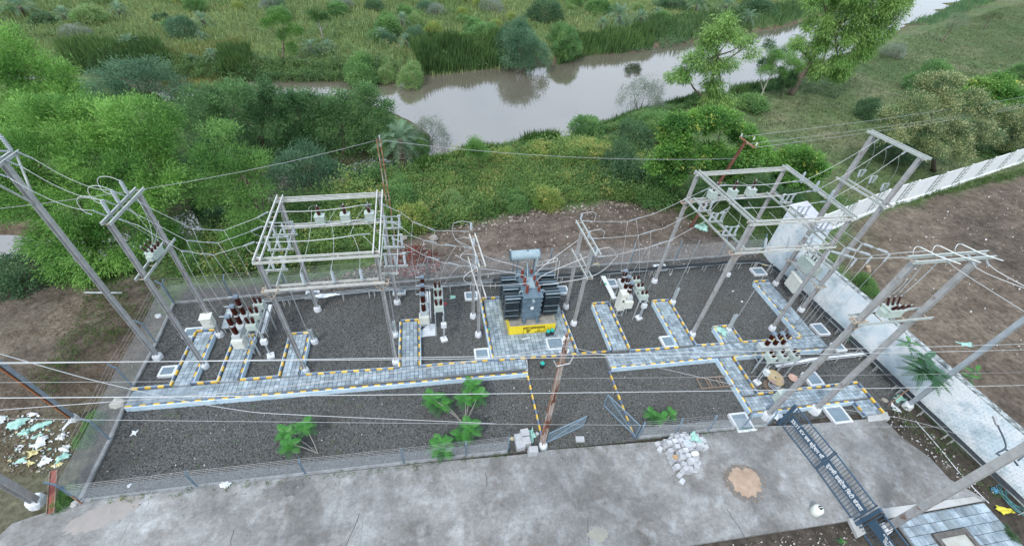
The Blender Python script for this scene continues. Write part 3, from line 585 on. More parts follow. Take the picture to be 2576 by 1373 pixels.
def gate_panel(A, B, z0, z1, text, tsize, lines=None):
    A, B = V(*A), V(*B); d = (B-A).normalized(); Ln = (B-A).length
    fr = MB()
    for p, q_ in ((A+V(0,0,z0), A+V(0,0,z1)), (B+V(0,0,z0), B+V(0,0,z1)), (A+V(0,0,z0+.02), B+V(0,0,z0+.02)), (A+V(0,0,z1-.02), B+V(0,0,z1-.02))): fr.bar(p, q_, .05, .05, up=(1, 0, 0))
    fr.build('frame', gate_m, gate)
    zm0, zm1 = z0+(z1-z0)*.38, z0+(z1-z0)*.68
    n_ = int(Ln/.135)
    for i in range(1, n_):
        p = A+d*(Ln*i/n_); b_ = MB(); b_.bar(p+V(0,0,z0+.03), p+V(0,0,z1-.03), .02, .02, up=(1, 0, 0)); b_.build('bar', gate_m, gate)
    bd = MB(); a_ = math.atan2(d.y, d.x); nn = V(d.y, -d.x, 0)          # nn faces the camera side (-x)
    if nn.x > 0: nn = -nn
    c_ = (A+B)/2+nn*.03+V(0, 0, (zm0+zm1)/2); bd.cbox(c_, (Ln-.06, .012, zm1-zm0), a_); bd.build('name_board', gate_m, gate)
    if lines:
        for k, (t_, s_) in enumerate(lines): text_mesh(t_, s_, c_+nn*.012+V(0, 0, (len(lines)/2-.5-k)*s_*1.15), d, (0, 0, 1), white_p, gate)
    elif text: text_mesh(text, tsize, c_+nn*.012-V(0, 0, .03), d, (0, 0, 1), white_p, gate, fit=Ln*.90)
G0, G1, G2, G3 = V(17.2, 8.86, .1), V(17.46, 6.60, .1), V(17.48, 6.53, .1), V(17.58, 4.25, .1)
gate_panel(G0-V(0,0,.1)+V(.02,-.05,0), G1-V(0,0,.1), .12, 1.78, '33/11 KV सब स्टेशन मॉ', .30)
gate_panel(G2-V(0,0,.1), G3-V(0,0,.1), .12, 1.78, 'तुलसी हाईटेक िसटी संडवा', .31)
G4, G5 = V(17.62, 3.92, .0), V(17.75, 1.6, .0)
gate_panel(G4, G5, .10, 1.80, None, .1, [('म.प्र. पश्चिम क्षेत्र वि.वि.कं.', .115), ('33/11 के.व्ही. उपकेन्द्र', .11), ('निर्माणकर्ता : श्री के.', .11)])
for p in (V(17.14, 8.98, 0), V(17.58, 4.08, 0)):
    b_ = MB(); b_.bar(p, p+V(0, 0, 1.86), .15, .11, up=(1, 0, 0)); b_.build('post', gate_m, gate)
for p in (G0, G1, G2, G3, G4): b_ = MB(); b_.lathe(V(p.x, p.y, 1.78), V(p.x, p.y, 1.84), [(0, .03), (1, .02)], 8); b_.build('hinge', black_m, gate)
b_ = MB(); b_.prism([(x, y) for x, y in [(17.25, 3.6), (17.75, 3.7), (17.9, 4.3), (17.4, 4.35)]], 0, .17); b_.build('footing', ramp, gate)
# ================================================================== CABLE TRAYS
def tray(name, label, pts, w_=.3, z=.5, m=galv, cables=4, leg=1.3, cm=cable_b, side=.05, cr_=.022):
    pts = [V(p[0], p[1], 0) for p in pts]; root = thing(name, label, 'cable tray', pts[0]); b_ = MB(); lg = MB(); tz = V(0, 0, z)
    for A, B in zip(pts[:-1], pts[1:]):
        d = (B-A).normalized(); nn = V(-d.y, d.x, 0); b_.bar(A+tz, B+tz, w_, .02); b_.bar(A+tz+nn*w_/2+V(0,0,side/2), B+tz+nn*w_/2+V(0,0,side/2), .012, side); b_.bar(A+tz-nn*w_/2+V(0,0,side/2), B+tz-nn*w_/2+V(0,0,side/2), .012, side)
        n_ = max(1, int((B-A).length/leg))
        for i in range(n_+1):
            p = A.lerp(B, (i+.1)/(n_+.2))
            for s_ in (-1, 1):
                l_ = MB(); l_.bar(p+nn*s_*w_*.4-V(0,0,.05), p+nn*s_*w_*.4+tz, .035, .035, up=(1, 0, 0)); l_.build('leg', steel_pale, root)
    b_.build('tray', m, root)
    for k in range(cables):
        o_ = (k-(cables-1)/2)*w_*.8/max(1, cables-1); P = []
        for i, p in enumerate(pts):
            d = (pts[min(i+1, len(pts)-1)]-pts[max(0, i-1)]).normalized(); P.append(p+V(-d.y, d.x, 0)*(o_)+V(0, 0, z+.03))
        Q = []
        for A, B in zip(P[:-1], P[1:]):
            n_ = max(2, int((B-A).length/.7))
            for i in range(n_): Q.append(A.lerp(B, i/n_)+V(random.uniform(-.02, .02), random.uniform(-.02, .02), random.uniform(0, .015)))
        Q.append(P[-1]); cb = MB(); cb.tube(Q, cr_, 5); cb.build('cable', cm, root, smooth=True)
    return root
tray('cable_tray', 'long galvanised cable tray before the rear fence, left of the transformer', [(-10.6, 19.95), (-8.9, 20.05), (-4, 20.35), (-.6, 20.3), (3.6, 20.5)], z=.6, cables=3)
tray('cable_tray', 'cable tray of thick black cables along the rear fence right of the transformer', [(3.65, 20.5), (10, 20.62), (15, 20.75), (20.6, 20.95), (23.3, 20.95), (24.25, 20.4)], z=.6, cables=6, cr_=.035)
tray('cable_tray', 'cable tray carrying thick black cables along the foot of the white wall', [(24.3, 20.35), (24.8, 17.2), (25.1, 14.2), (25.45, 10), (25.75, 7), (26.1, 3.2)], z=.5, w_=.32, cables=5, cr_=.045)
tray('cable_tray', 'white cable tray sloping from the rear tray to the left breaker', [at('C',1050,400,.6), at('C',900,930,.6)], z=.6, m=white, cables=2, w_=.3, leg=1.2)
tray('cable_tray', 'short plain cable tray beside the left breaker cabinet', [at('C',320,470,.55), at('C',220,840,.55)], z=.55, cables=0, w_=.35, leg=3)
tray('cable_tray', 'narrow white cable tray ending at the breaker in the middle bay', [at('D',285,400,.55), at('D',300,830,.55)], z=.55, m=white, cables=1, w_=.22)
tray('cable_tray', 'white cable tray between the right transformer pole pair and the red marked cabinet', [at('h',165,370,.55), at('h',285,605,.55)], z=.55, m=white, cables=0, w_=.3)
tray('cable_tray', 'pale cable tray with loose black cables from the white wall to the front right breaker', [at('E',500,880,.45), at('E',1100,770,.45), at('k',1460,745,.45)], z=.45, m=white, cables=2, w_=.28)
# earth pits with white rims
pit_g = mat('blue grey pit cover', (.16, .22, .27), (.21, .28, .33), 4, .55)
PITS = [(-13.45, 18.3, .9, .7, 'white rimmed earth pit at the far end of the first left paved strip', 0, 0), (-13.75, 15.75, .75, .65, 'chipped white earth pit cover beside the start of the left paved strip', 0, 0), (-2.35, 20.6, .8, .6, 'small white earth pit by the rear fence behind the left gantry', 0, 0), (-7.6, 20.75, .8, .6, 'white earth pit partly under the rear tray inside the left gantry', 0, 0),
 (2.15, 19.75, .85, .7, 'white earth pit at the far left corner of the transformer pad', 0, 0), (8.15, 19.75, .85, .75, 'white earth pit just right of the transformer radiators', 0, 0), (11.75, 20.1, .85, .75, 'white earth pit beside the narrow white tray near the rear fence', 0, 0), (2.3, 15.1, .85, .75, 'white earth pit in the gravel left of the yellow plinth', 0, 0), (13.6, 14.8, .95, .85, 'white earth pit in the gravel between two paved strips', 0, 0),
 (16.0, 21.4, .9, .6, 'white earth pit under the rear tray behind the right gantry', 0, 0), (23.3, 20.35, 1.0, .8, 'white earth pit in the far right corner of the gravel', 0, 0), (24.1, 14.7, .85, .95, 'white earth pit next to the paved strip near the white wall', 0, 0), (20.95, 11.3, .9, .9, 'chipped white earth pit behind the terracotta pan', 0, 0), (24.3, 13.25, .7, .7, 'white earth pit half hidden where the paving meets the wall tray', 0, 0), (15.15, 9.3, 1.0, 1.05, 'large white earth pit tilted over the front fence line', 0, 0), (20.75, 9.05, 1.1, 1.0, 'large white earth pit between the gate and the cement ramp', 0, 0)]
for x, y, sx, sy, lb, _, _ in PITS:
    r_ = thing('earth_pit', lb, 'pit cover', (x, y, 0), 'earth pits in the gravel'); b_ = MB(); t_ = .1; h_ = .17
    for (a, b2, c_, d_) in ((x-sx/2, x+sx/2, y-sy/2, y-sy/2+t_), (x-sx/2, x+sx/2, y+sy/2-t_, y+sy/2), (x-sx/2, x-sx/2+t_, y-sy/2+t_, y+sy/2-t_), (x+sx/2-t_, x+sx/2, y-sy/2+t_, y+sy/2-t_)):
        b_.cbox(((a+b2)/2, (c_+d_)/2, h_/2), (b2-a, d_-c_, h_+random.uniform(-.02, .02)), 0, 0, (random.uniform(-.03, .03), random.uniform(-.03, .03)))
    b_.build('rim', white, r_); MB().box(x-sx/2+t_, x+sx/2-t_, y-sy/2+t_, y+sy/2-t_, .01, h_-.03).build('lid', pit_g, r_)
r_ = thing('earth_pit', 'flat white rimmed earth pit set in the transformer paving near the rusty pole top', 'pit cover', (6.6, 15.3, PZ), 'earth pits in the gravel')
b_ = MB(); b_.box(6.1, 7.1, 14.85, 15.72, PZ, PZ+.06); b_.build('rim', white, r_); MB().box(6.2, 7.0, 14.93, 15.64, PZ+.061, PZ+.075).build('lid', pit_g, r_)
# ================================================================== STEEL STRUCTURES
def sheds(n, r1, r0, a=0., b=1.):
    P = [(a, r0)]
    for i in range(n):
        t = a+(b-a)*(i+.15)/n; u = a+(b-a)*(i+.5)/n; v = a+(b-a)*(i+.62)/n; P += [(t, r0), (u, r1), (v, r0)]
    return P+[(b, r0)]
def insulator(parent, A, B, r1=.055, r0=.022, n=9, m=grey_ins, name='insulator', seg=9):
    b_ = MB(); b_.lathe(A, B, sheds(n, r1, r0, .08, .92), seg); b_.lathe(A, Vector(A).lerp(Vector(B), .08), [(0, r0*1.3), (1, r0*1.3)], 6); b_.lathe(Vector(A).lerp(Vector(B), .92), B, [(0, r0*1.3), (1, r0*1.3)], 6)
    return b_.build(name, m, parent, smooth=False)
def column(parent, base, top, wd_=.18, m=None, foot=True, fh=.28, fr=.2, up=(1, 0, 0)):
    b_ = MB(); b_.ibeam(base, top, wd_, wd_, .018, up=up); c = b_.build('column', m or steel, parent)
    if foot:
        b_ = MB(); x, y, z = base; n_ = 12; vs = []
        for zz, rr in ((-.05, fr*1.12), (fh*.75, fr), (fh, fr*.82)):
            vs += [(x+rr*math.cos(2*math.pi*k/n_)*random.uniform(.93, 1.08), y+rr*math.sin(2*math.pi*k/n_)*random.uniform(.93, 1.08), zz) for k in range(n_)]
        b_.add(vs, [(i*n_+j, i*n_+(j+1) % n_, (i+1)*n_+(j+1) % n_, (i+1)*n_+j) for i in range(2) for j in range(n_)]+[tuple(range(2*n_, 3*n_))]); b_.build('footing', white, c)
    return c
def dbeam(parent, A, B, gap=.26, h_=.11, wf=.05, m=None, name='beam', ext=.18):
    A, B = V(*A), V(*B); d = (B-A).normalized(); A = A-d*ext; B = B+d*ext; nn = V(-d.y, d.x, 0).normalized()*gap/2; m = m or steel_pale
    for s_ in (1, -1):
        b_ = MB(); b_.channel(A+nn*s_, B+nn*s_, wf, h_, .01); b_.build(name, m, parent)
    b_ = MB()
    for f_ in (.04, .35, .65, .96):
        p = A.lerp(B, f_); b_.cbox(p+V(0, 0, -h_/2-.012), (gap+.08, .05, .015), math.atan2(nn.y, nn.x))
    tag(b_.build('tie_plate', rusty_cl, parent), kind='stuff')
def clamp(parent, p, s_=.34):
    b_ = MB(); p = V(*p); b_.bar(p+V(-s_, .12, 0), p+V(s_, .12, 0), .05, .07); b_.bar(p+V(-s_, -.12, 0), p+V(s_, -.12, 0), .05, .07); b_.bar(p+V(-s_, -.12, .02), p+V(0, -.12, -.45), .03, .03); b_.bar(p+V(s_, -.12, .02), p+V(0, -.12, -.45), .03, .03); b_.bar(p+V(-s_*.95, -.12, -.04), p+V(-s_*.95, .12, -.04), .04, .04); b_.bar(p+V(s_*.95, -.12, -.04), p+V(s_*.95, .12, -.04), .04, .04)
    b_.build('clamp', rusty_cl, parent)
def isolator(label, c, half=.42, hgt_=.55, arm_y=0., grp='isolator switches on the steel frames', m=grey_ins, dirx=V(1, 0, 0)):
    """three-post isolator on a cross channel"""
    c = V(*c); r_ = thing('isolator_switch', label, 'isolator switch', c, grp); d = dirx.normalized()
    b_ = MB(); b_.channel(c-d*(half+.12), c+d*(half+.12), .07, .09); b_.build('base', steel_rail, r_)
    tips = []
    for s_ in (-1, 0, 1):
        p = c+d*half*s_+V(0, 0, .05); t = p+V(0, 0, hgt_); insulator(r_, p, t, .062, .03, 7, m, 'post_insulator'); tips.append(t)
    b_ = MB(); b_.bar(tips[0]+V(0, 0, .03), tips[2]+V(0, 0, .03), .035, .03); b_.cbox(tips[0]+V(0, 0, .05), (.16, .06, .1)); b_.cbox(tips[2]+V(0, 0, .05), (.16, .06, .1)); b_.build('contact_arm', galv, r_)
    return tips
# --- left gantry
SC = dict(FL=(V(-7.05, 15.05, 0), at('d',150,905,7.62)), BL=(V(-7.1, 19.5, 0), at('d',375,260,7.62)), FR=(V(-2.4, 15.1, 0), at('d',1380,820,7.62)), BR=(V(-2.45, 19.65, 0), at('d',1408,190,7.62)))
for k_ in SC:
    b0, t0 = SC[k_]; tt = V(b0.x*.5+t0.x*.5, b0.y*.5+t0.y*.5, 7.66); SC[k_] = (b0, tt)
gan = thing('steel_gantry', 'square steel gantry of pale double beams over the left bays, three voltage transformers on it', 'gantry', (-4.7, 17.3, 0))
for k_, (b0, t0) in SC.items(): column(gan, b0, t0, .165)
T_ = {k_: SC[k_][1] for k_ in SC}
dbeam(gan, T_['FL']+V(0,0,0), T_['FR']); dbeam(gan, T_['BL'], T_['BR']); dbeam(gan, T_['FL']+V(0,0,.12), T_['BL']+V(0,0,.12)); dbeam(gan, T_['FR']+V(0,0,.12), T_['BR']+V(0,0,.12))
def atz(bt, z): b0, t0 = bt; return b0.lerp(t0, z/t0.z)
LZ = 6.1
lo_ = {k_: atz(SC[k_], LZ) for k_ in SC}
dbeam(gan, lo_['FL'], lo_['FR']); dbeam(gan, lo_['BL'], lo_['BR']); clamp(gan, lo_['FL']-V(0,0,.1)); clamp(gan, lo_['FR']-V(0,0,.1))
sideL = [(at('d',432,580,LZ+.1), at('d',262,1100,LZ+.1)), (at('d',550,595,LZ+.1), at('d',385,1160,LZ+.1))]
for a_, b2 in sideL: b_ = MB(); b_.channel(a_, b2, .05, .1); b_.build('side_rail', steel_rail, gan)
for x_ in (-2.5, -1.75):
    b_ = MB(); b_.channel(V(x_, 19.6, LZ+.1), V(x_, 15.6, LZ+.1), .05, .1); b_.build('side_rail', steel_rail, gan)
for y_ in (19.65, 17.6, 15.6):
    b_ = MB(); b_.channel(V(-2.55, y_, LZ+.02), V(-1.7, y_, LZ+.02), .05, .1); b_.build('side_rail', steel_rail, gan)
names3 = ('rearmost', 'middle', 'front')
for i_, f_ in enumerate((.12, .42, .80)):
    p = (sideL[0][0].lerp(sideL[0][1], f_)+sideL[1][0].lerp(sideL[1][1], f_))/2+V(0, 0, .1); isolator(f'{names3[i_]} grey three-post isolator on the left side rails of the left gantry', p, .45, .62)
for i_, y_ in enumerate((18.9, 17.3, 15.9)): isolator(f'{names3[i_]} grey three-post isolator on the right side rails of the left gantry', (-2.05+.12*i_, y_, LZ+.2), .36+.03*i_, .62)
def vt(label, p, m=cabgreen, s_=.36, pm=porc, grp='voltage transformers on the gantry beams'):
    p = V(*p); r_ = thing('voltage_transformer', label, 'transformer', p, grp)
    b_ = MB(); b_.cbox(p+V(0, 0, .24), (s_*1.25, s_, .44)); b_.build('tank', m, r_); b_ = MB(); b_.cbox(p+V(0, 0, .475), (s_*1.35, s_*1.1, .03)); b_.build('lid', m, r_)
    b_ = MB(); b_.cbox(p+V(-.12, 0, .01), (.05, s_*1.5, .04)); b_.cbox(p+V(.12, 0, .01), (.05, s_*1.5, .04)); b_.build('foot_rail', steel_rail, r_)
    t = p+V(0, 0, 1.02); insulator(r_, p+V(0, 0, .49), t, .10, .05, 6, pm, 'bushing', 12); b_ = MB(); b_.lathe(t, t+V(0, 0, .1), [(0, .03), (1, .02)], 6); b_.build('terminal', galv, r_)
    return t
VT = []
for i_, x_ in enumerate((-5.2, -3.95, -2.75)*1): VT.append(vt(f"{('left','middle','right')[i_]} of the three pale green voltage transformers on the rear beam of the left gantry", lo_['BL'].lerp(lo_['BR'], (.335, .60, .855)[i_])+V(0, 0, .07)))
ARR = []
for i_, f_ in enumerate((.31, .575, .83)):
    p = lo_['FL'].lerp(lo_['FR'], f_)+V(0, 0, .06); r_ = thing('surge_arrester', f"{('left','middle','right')[i_]} grey surge arrester standing on the front lower beam of the left gantry", 'surge arrester', p, 'surge arresters on the left gantry'); insulator(r_, p, p+V(0, 0, .7), .07, .035, 9, grey_ins, 'post_insulator'); b_ = MB(); b_.lathe(p+V(0,0,.7), p+V(0,0,.8), [(0,.03),(1,.015)], 6); b_.build('cap', galv, r_); ARR.append(p+V(0, 0, .8))
# --- right gantry
RC = dict(FL=(V(15.35, 15.21, 0), at('i',730,655,8.35)), BL=(V(14.97, 20.09, 0), at('i',268,240,8.35)), FR=(V(20.92, 15.15, 0), at('i',1595,600,8.35)), BR=(V(20.75, 20.3, 0), at('i',1020,180,8.35)))
for k_ in RC: b0, t0 = RC[k_]; RC[k_] = (b0, V(b0.x*.4+t0.x*.6, b0.y*.4+t0.y*.6, 8.4))
gr = thing('steel_gantry', 'square steel gantry over the right bays with crossing lower rails, by the corner block', 'gantry', (18, 17.7, 0))
for k_, (b0, t0) in RC.items(): column(gr, b0, t0, .165)
T_ = {k_: RC[k_][1] for k_ in RC}
dbeam(gr, T_['FL'], T_['FR']); dbeam(gr, T_['BL'], T_['BR']); dbeam(gr, T_['FL']+V(0,0,.12), T_['BL']+V(0,0,.12), m=steel_rail); dbeam(gr, T_['FR']+V(0,0,.12), T_['BR']+V(0,0,.12), m=steel_rail)
RZ = 6.62; lr = {k_: atz(RC[k_], RZ) for k_ in RC}
dbeam(gr, lr['FL'], lr['FR']); dbeam(gr, lr['BL'], lr['BR']); dbeam(gr, lr['FL']+V(.1,0,.12), lr['BL']+V(.1,0,.12), gap=.6, m=steel_rail, ext=.05); dbeam(gr, lr['FR']+V(-.1,0,.12), lr['BR']+V(-.1,0,.12), gap=.5, m=steel_rail, ext=.05); clamp(gr, lr['FL']-V(0,0,.1)); clamp(gr, lr['BL']-V(0,0,.1))
for i_, f_ in enumerate((.30, .52, .78)):
    p = (lr['BL'].lerp(lr['FL'], f_))+V(.1, 0, .26); isolator(f'{names3[i_]} small three-post isolator on the left lower rails of the right gantry', p, .34, .45)
for i_, f_ in enumerate((.25, .5, .8)):
    p = (lr['BR'].lerp(lr['FR'], f_))+V(-.1, 0, .26); isolator(f'{names3[i_]} small three-post isolator on the right lower rails of the right gantry', p, .34, .45)
VTR = []
for i_, f_ in enumerate((.27, .50, .72)): VTR.append(vt(f"{('left','middle','right')[i_]} of the three green grey voltage transformers on the rear beam of the right gantry", lr['BL'].lerp(lr['BR'], f_)+V(0, 0, .07), s_=.38))
for i_, (x_, y_) in enumerate(((500, 875), (960, 860), (1190, 850))):
    p = at('i', x_+60 if i_ else 800, y_-20, RZ+.1); p = lr['FL'].lerp(lr['FR'], (.28, .52, .76)[i_])+V(0, 0, .08); r_ = thing('surge_arrester', f"{('left','middle','right')[i_]} slanting grey arrester on the front lower beam of the right gantry", 'surge arrester', p, 'surge arresters on the right gantry'); insulator(r_, p, p+V(-.2, .05, .65), .07, .035, 9, grey_ins, 'post_insulator')
# --- two-pole frames
def hframe(label, poles, bz, lows=(), wd_=.18, beam_ext=.3, m=None, bm=None, gap=.3, fr=.2, fh=.28, low_gap=.3, name='pole_frame'):
    r_ = thing(name, label, 'steel frame', poles[0][0]); tops = []
    for b0, t0 in poles: column(r_, b0, t0, wd_, fr=fr, fh=fh)
    A_, B_ = poles[0][1], poles[1][1]; dbeam(r_, V(A_.x, A_.y, bz), V(B_.x, B_.y, bz), gap=gap, ext=beam_ext, m=bm or steel_rail, h_=.12, wf=.06)
    for z_, e_ in lows:
        dbeam(r_, atz(poles[0], z_), atz(poles[1], z_), gap=low_gap, ext=e_, m=bm or steel_rail)
    return r_
L2 = (V(-12.12, 15.91, 0), V(-12.2, 15.95, 9.15)); L3 = (V(-12.02, 18.03, 0), V(-12.1, 18.1, 9.15))
hfL = hframe('tall two-pole steel frame at the left end with a recloser slung between its poles', [L2, L3], 9.25, [(6.5, .35)], .165, .22, low_gap=.36)
TLp = [(V(2.26, 16.57, 0), V(2.2, 16.6, 5.75)), (V(2.1, 18.04, 0), V(2.05, 18.2, 5.75))]
hfT = hframe('two-pole frame just left of the power transformer, rails running front to back', TLp, 5.8, [(3.95, .9)], .16, .55, bm=steel_pale, fr=.19)
TRp = [(V(8.2, 16.85, 0), V(8.3, 17.1, 5.85)), (V(8.07, 18.28, 0), V(8.2, 18.75, 5.85))]
hfT2 = hframe('two-pole frame just right of the power transformer, rails running front to back', TRp, 5.9, [(4.1, .55)], .16, .75, fr=.19)
FRp = [(V(24.04, 16.48, 0), at('j',950,320,11.4)), (V(23.85, 19.07, 0), at('j',545,125,11.4))]
hfF = hframe('tallest two-pole frame at the right wall, with long rails between its tops', FRp, 11.45, [(8.6, .35), (3.9, .1), (2.4, .25)], .2, .35, low_gap=.5)
TTp = [(V(16.72, 9.46, 0), at('l',680,175,11.05)), (V(19.63, 9.45, 0), at('l',1240,135,11.05))]
hfR = hframe('tall two-pole frame rising behind the name gate, recloser between its poles', TTp, 11.12, [(7.9, .35)], .20, .35, fr=.26, fh=.38, low_gap=.55)
for p in TTp+[L2]: pass
clamp(hfR, atz(TTp[0], 7.8)); clamp(hfF, atz(FRp[0], 2.35)); clamp(hfF, atz(FRp[1], 2.35))
# single poles
p1 = thing('line_pole', 'tall single steel pole with a braced cross arm at the left end of the yard', 'steel pole', (-14.62, 16.78, 0))
L1t = at('a',20,475,11.2); column(p1, V(-14.62, 16.78, 0), L1t, .19, fr=.22)
d_ = V(0, 1, 0); 
for s_ in (-.1, .1): b_ = MB(); b_.channel(L1t+V(s_, -1.05, .05), L1t+V(s_, .75, .05), .06, .11); b_.build('cross_arm', steel_rail, p1)
for s_ in (-1, .72): b_ = MB(); b_.bar(atz((V(-14.62, 16.78, 0), L1t), 9.4), L1t+V(0, s_, 0), .06, .06); b_.build('brace', steel_rail, p1)
for s_ in (-.75, 0, .62): insulator(p1, L1t+V(0, s_, .1), L1t+V(0, s_, .75), .08, .035, 7, grey_ins, 'pin_insulator')
b_ = MB(); b_.bar(at('b',725,222,4.4), at('b',1045,224,4.4), .05, .05); b_.build('step_bar', galv, p1)
def pole(name, label, base, top, wd_, m, foot=True, fr=.24, fh=.3, col_m=None):
    r_ = thing(name, label, 'steel pole', base); column(r_, V(*base), V(*top), wd_, m=m, foot=foot, fr=fr, fh=fh); return r_
rp = pole('line_pole', 'rusty lattice-clad pole with white paint, standing between the open mesh gates', (4.58, 9.4, 0), at('w',1427,850,8.1), .135, mat('rust over white paint', (.56, .52, .50), (.30, .17, .12), 1.6, .8, c3=(.16, .05, .025), c3scale=2.2, c3lo=.48, c3hi=.56, streak=(1, 1, .35)), fr=.2)
tp = at('w',1427,850,8.1)
for dz, ln in ((-.15, .14), (-.9, .16), (-1.5, .2)):
    b_ = MB(); b_.bar(tp+V(-ln, 0, dz), tp+V(ln, 0, dz), .05, .06); b_.build('cross_arm', rusty, rp)
for dx, dz in ((-.12, -.15), (.14, -.9)): insulator(rp, tp+V(dx, 0, dz+.03), tp+V(dx, 0, dz+.25), .05, .02, 4, mat('white porcelain', (.7, .7, .68), rough=.3), 'pin_insulator')
b_ = MB(); b_.tube([tp+V(-.3, 0, -1.3), tp+V(-.2, -.1, -1.5), tp+V(.3, -.1, -1.4), tp+V(.42, 0, -1.1)], .03, 6); b_.build('bracket', steel, rp)
b_ = MB(); b_.bar(tp+V(0,.1,-8), tp+V(0,.1,-.1)+V(0,0,.2), .09, .05); b_.build('rust_strip', rusty, rp)
pole('line_pole', 'bluish steel pole leaning over the white brick wall from the right corner of the gravel', (25.3, 9.05, 0), at('l',1660,640,7.3), .2, mat('blue grey steel', (.27, .31, .34), (.36, .40, .43), 2, .5), fr=.22)
pole('line_pole', 'stout steel pole rising behind the small board of the name gate', (18.85, 3.75, 0), at('n',2300,450,7.6), .26, steel, fr=.2)
pole('line_pole', 'cut off looking steel pole with a big white footing at the lower left corner', (-16.28, 9.75, 0), at('c',-200,700,4.6), .24, steel, fr=.3, fh=.35)
pl = pole('line_pole', 'rust striped rail pole leaning in behind the left fence, above the rubbish', (-16.79, 13.48, 0), at('b',-260,640,6.4), .16, mat('blue steel with rust', (.20, .24, .28), (.28, .32, .36), 3, .6), fr=.16)
b_ = MB(); b_.bar(V(-16.83, 13.40, .0), at('b',-260,640,6.4)+V(-.05, -.1, 0), .05, .05); b_.build('rust_strip', mat('orange rust', (.42, .15, .05), (.30, .11, .05), 4, .8), pl)
pr1 = thing('line_pole', 'thin rusty double rail pole behind the rear fence, next to the palm', 'steel pole', at('w',988,590))
b0 = at('w',990,600); t0 = at('w',951,350,7.7)
for s_ in (-.09, .12): b_ = MB(); b_.bar(b0+V(s_, 0, -.2)+((t0-b0)*.42 if s_ < 0 else V(0,0,0)), t0+V(s_, 0, 0), .07, .09); b_.build('rail', rusty, pr1)
for dz in (0, -.5): insulator(pr1, t0+V(.1, 0, dz), t0+V(.1, 0, dz+.25), .05, .02, 4, grey_ins, 'pin_insulator')
pr2 = thing('line_pole', 'thick rusty pole with a short cross arm in front of the creeper covered tree', 'steel pole', at('i',195,705))
b0 = at('i',200,690); t0 = at('u',985,455,7.9); b_ = MB(); b_.ibeam(b0-V(0,0,.2), t0, .16, .16, .015); b_.build('column', mat('deep rust', (.14, .05, .035), (.24, .11, .08), 2, .9, c3=(.40, .36, .33), c3scale=1.2, c3lo=.55, c3hi=.62, streak=(1, 1, .4)), pr2)
b_ = MB(); b_.bar(at('u',935,410,8.0), at('u',1070,508,8.0), .09, .09); b_.build('cross_arm', rusty, pr2)
for x_, y_ in ((945,408),(1060,440),(1085,495)): p = at('u', x_, y_, 8.1); insulator(pr2, p, p+V(0, 0, .25), .06, .02, 3, mat('white porcelain', (.7, .7, .68)), 'pin_insulator')
# short isolator-handle stubs
for lb, r1, b1, t1, h_ in (('short steel stub post at the end of the third left paved strip', 'e', (770,640), (715,510), 1.1), ('short steel stub post beside the long paved strip in the middle bay', 'e', (1600,570), (1580,425), 1.2), ('short steel stub post at the end of the paved strip right of the transformer', 'h', (880,650), (945,495), 1.35), ('short steel stub post beside the green sack', 'h', (1450,940), (1540,765), 1.5)):
    b0 = at(r1, *b1); r_ = thing('stub_post', lb, 'post', b0, 'stub posts of the isolator handles'); column(r_, b0, at(r1, t1[0], t1[1], h_), .17, m=galv, fr=.19)
    b_ = MB(); t0 = at(r1, t1[0], t1[1], h_); b_.tube([t0+V(0, -.1, -.15), t0+V(-.25, -.15, -.1), t0+V(-.3, -.2, -.35)], .018, 6); b_.build('handle', galv, r_)
RODS = [(at('d',440,1020,LZ), at('e',690,525,1.0), 'thin galvanised drive rod from the left gantry rails to a stub post'), (at('d',1525,1150,5.2), at('e',1590,430,1.1), 'thin galvanised drive rod dropping to the stub post in the middle bay'), (at('i',430,370,RZ+.2) if 0 else at('h',1165,5,RZ), at('h',925,500,1.3), 'thin drive rod slanting down left of the right gantry front column'), (at('i',950,925,RZ), at('h',1555,790,1.4), 'thin drive rod ending at the stub post beside the green sack')]
for A_, B_, lb in RODS: b_ = MB(); b_.tube([A_, B_], .02, 6); tag(b_.build('drive_rod', galv), lb, 'rod', 'isolator drive rods')
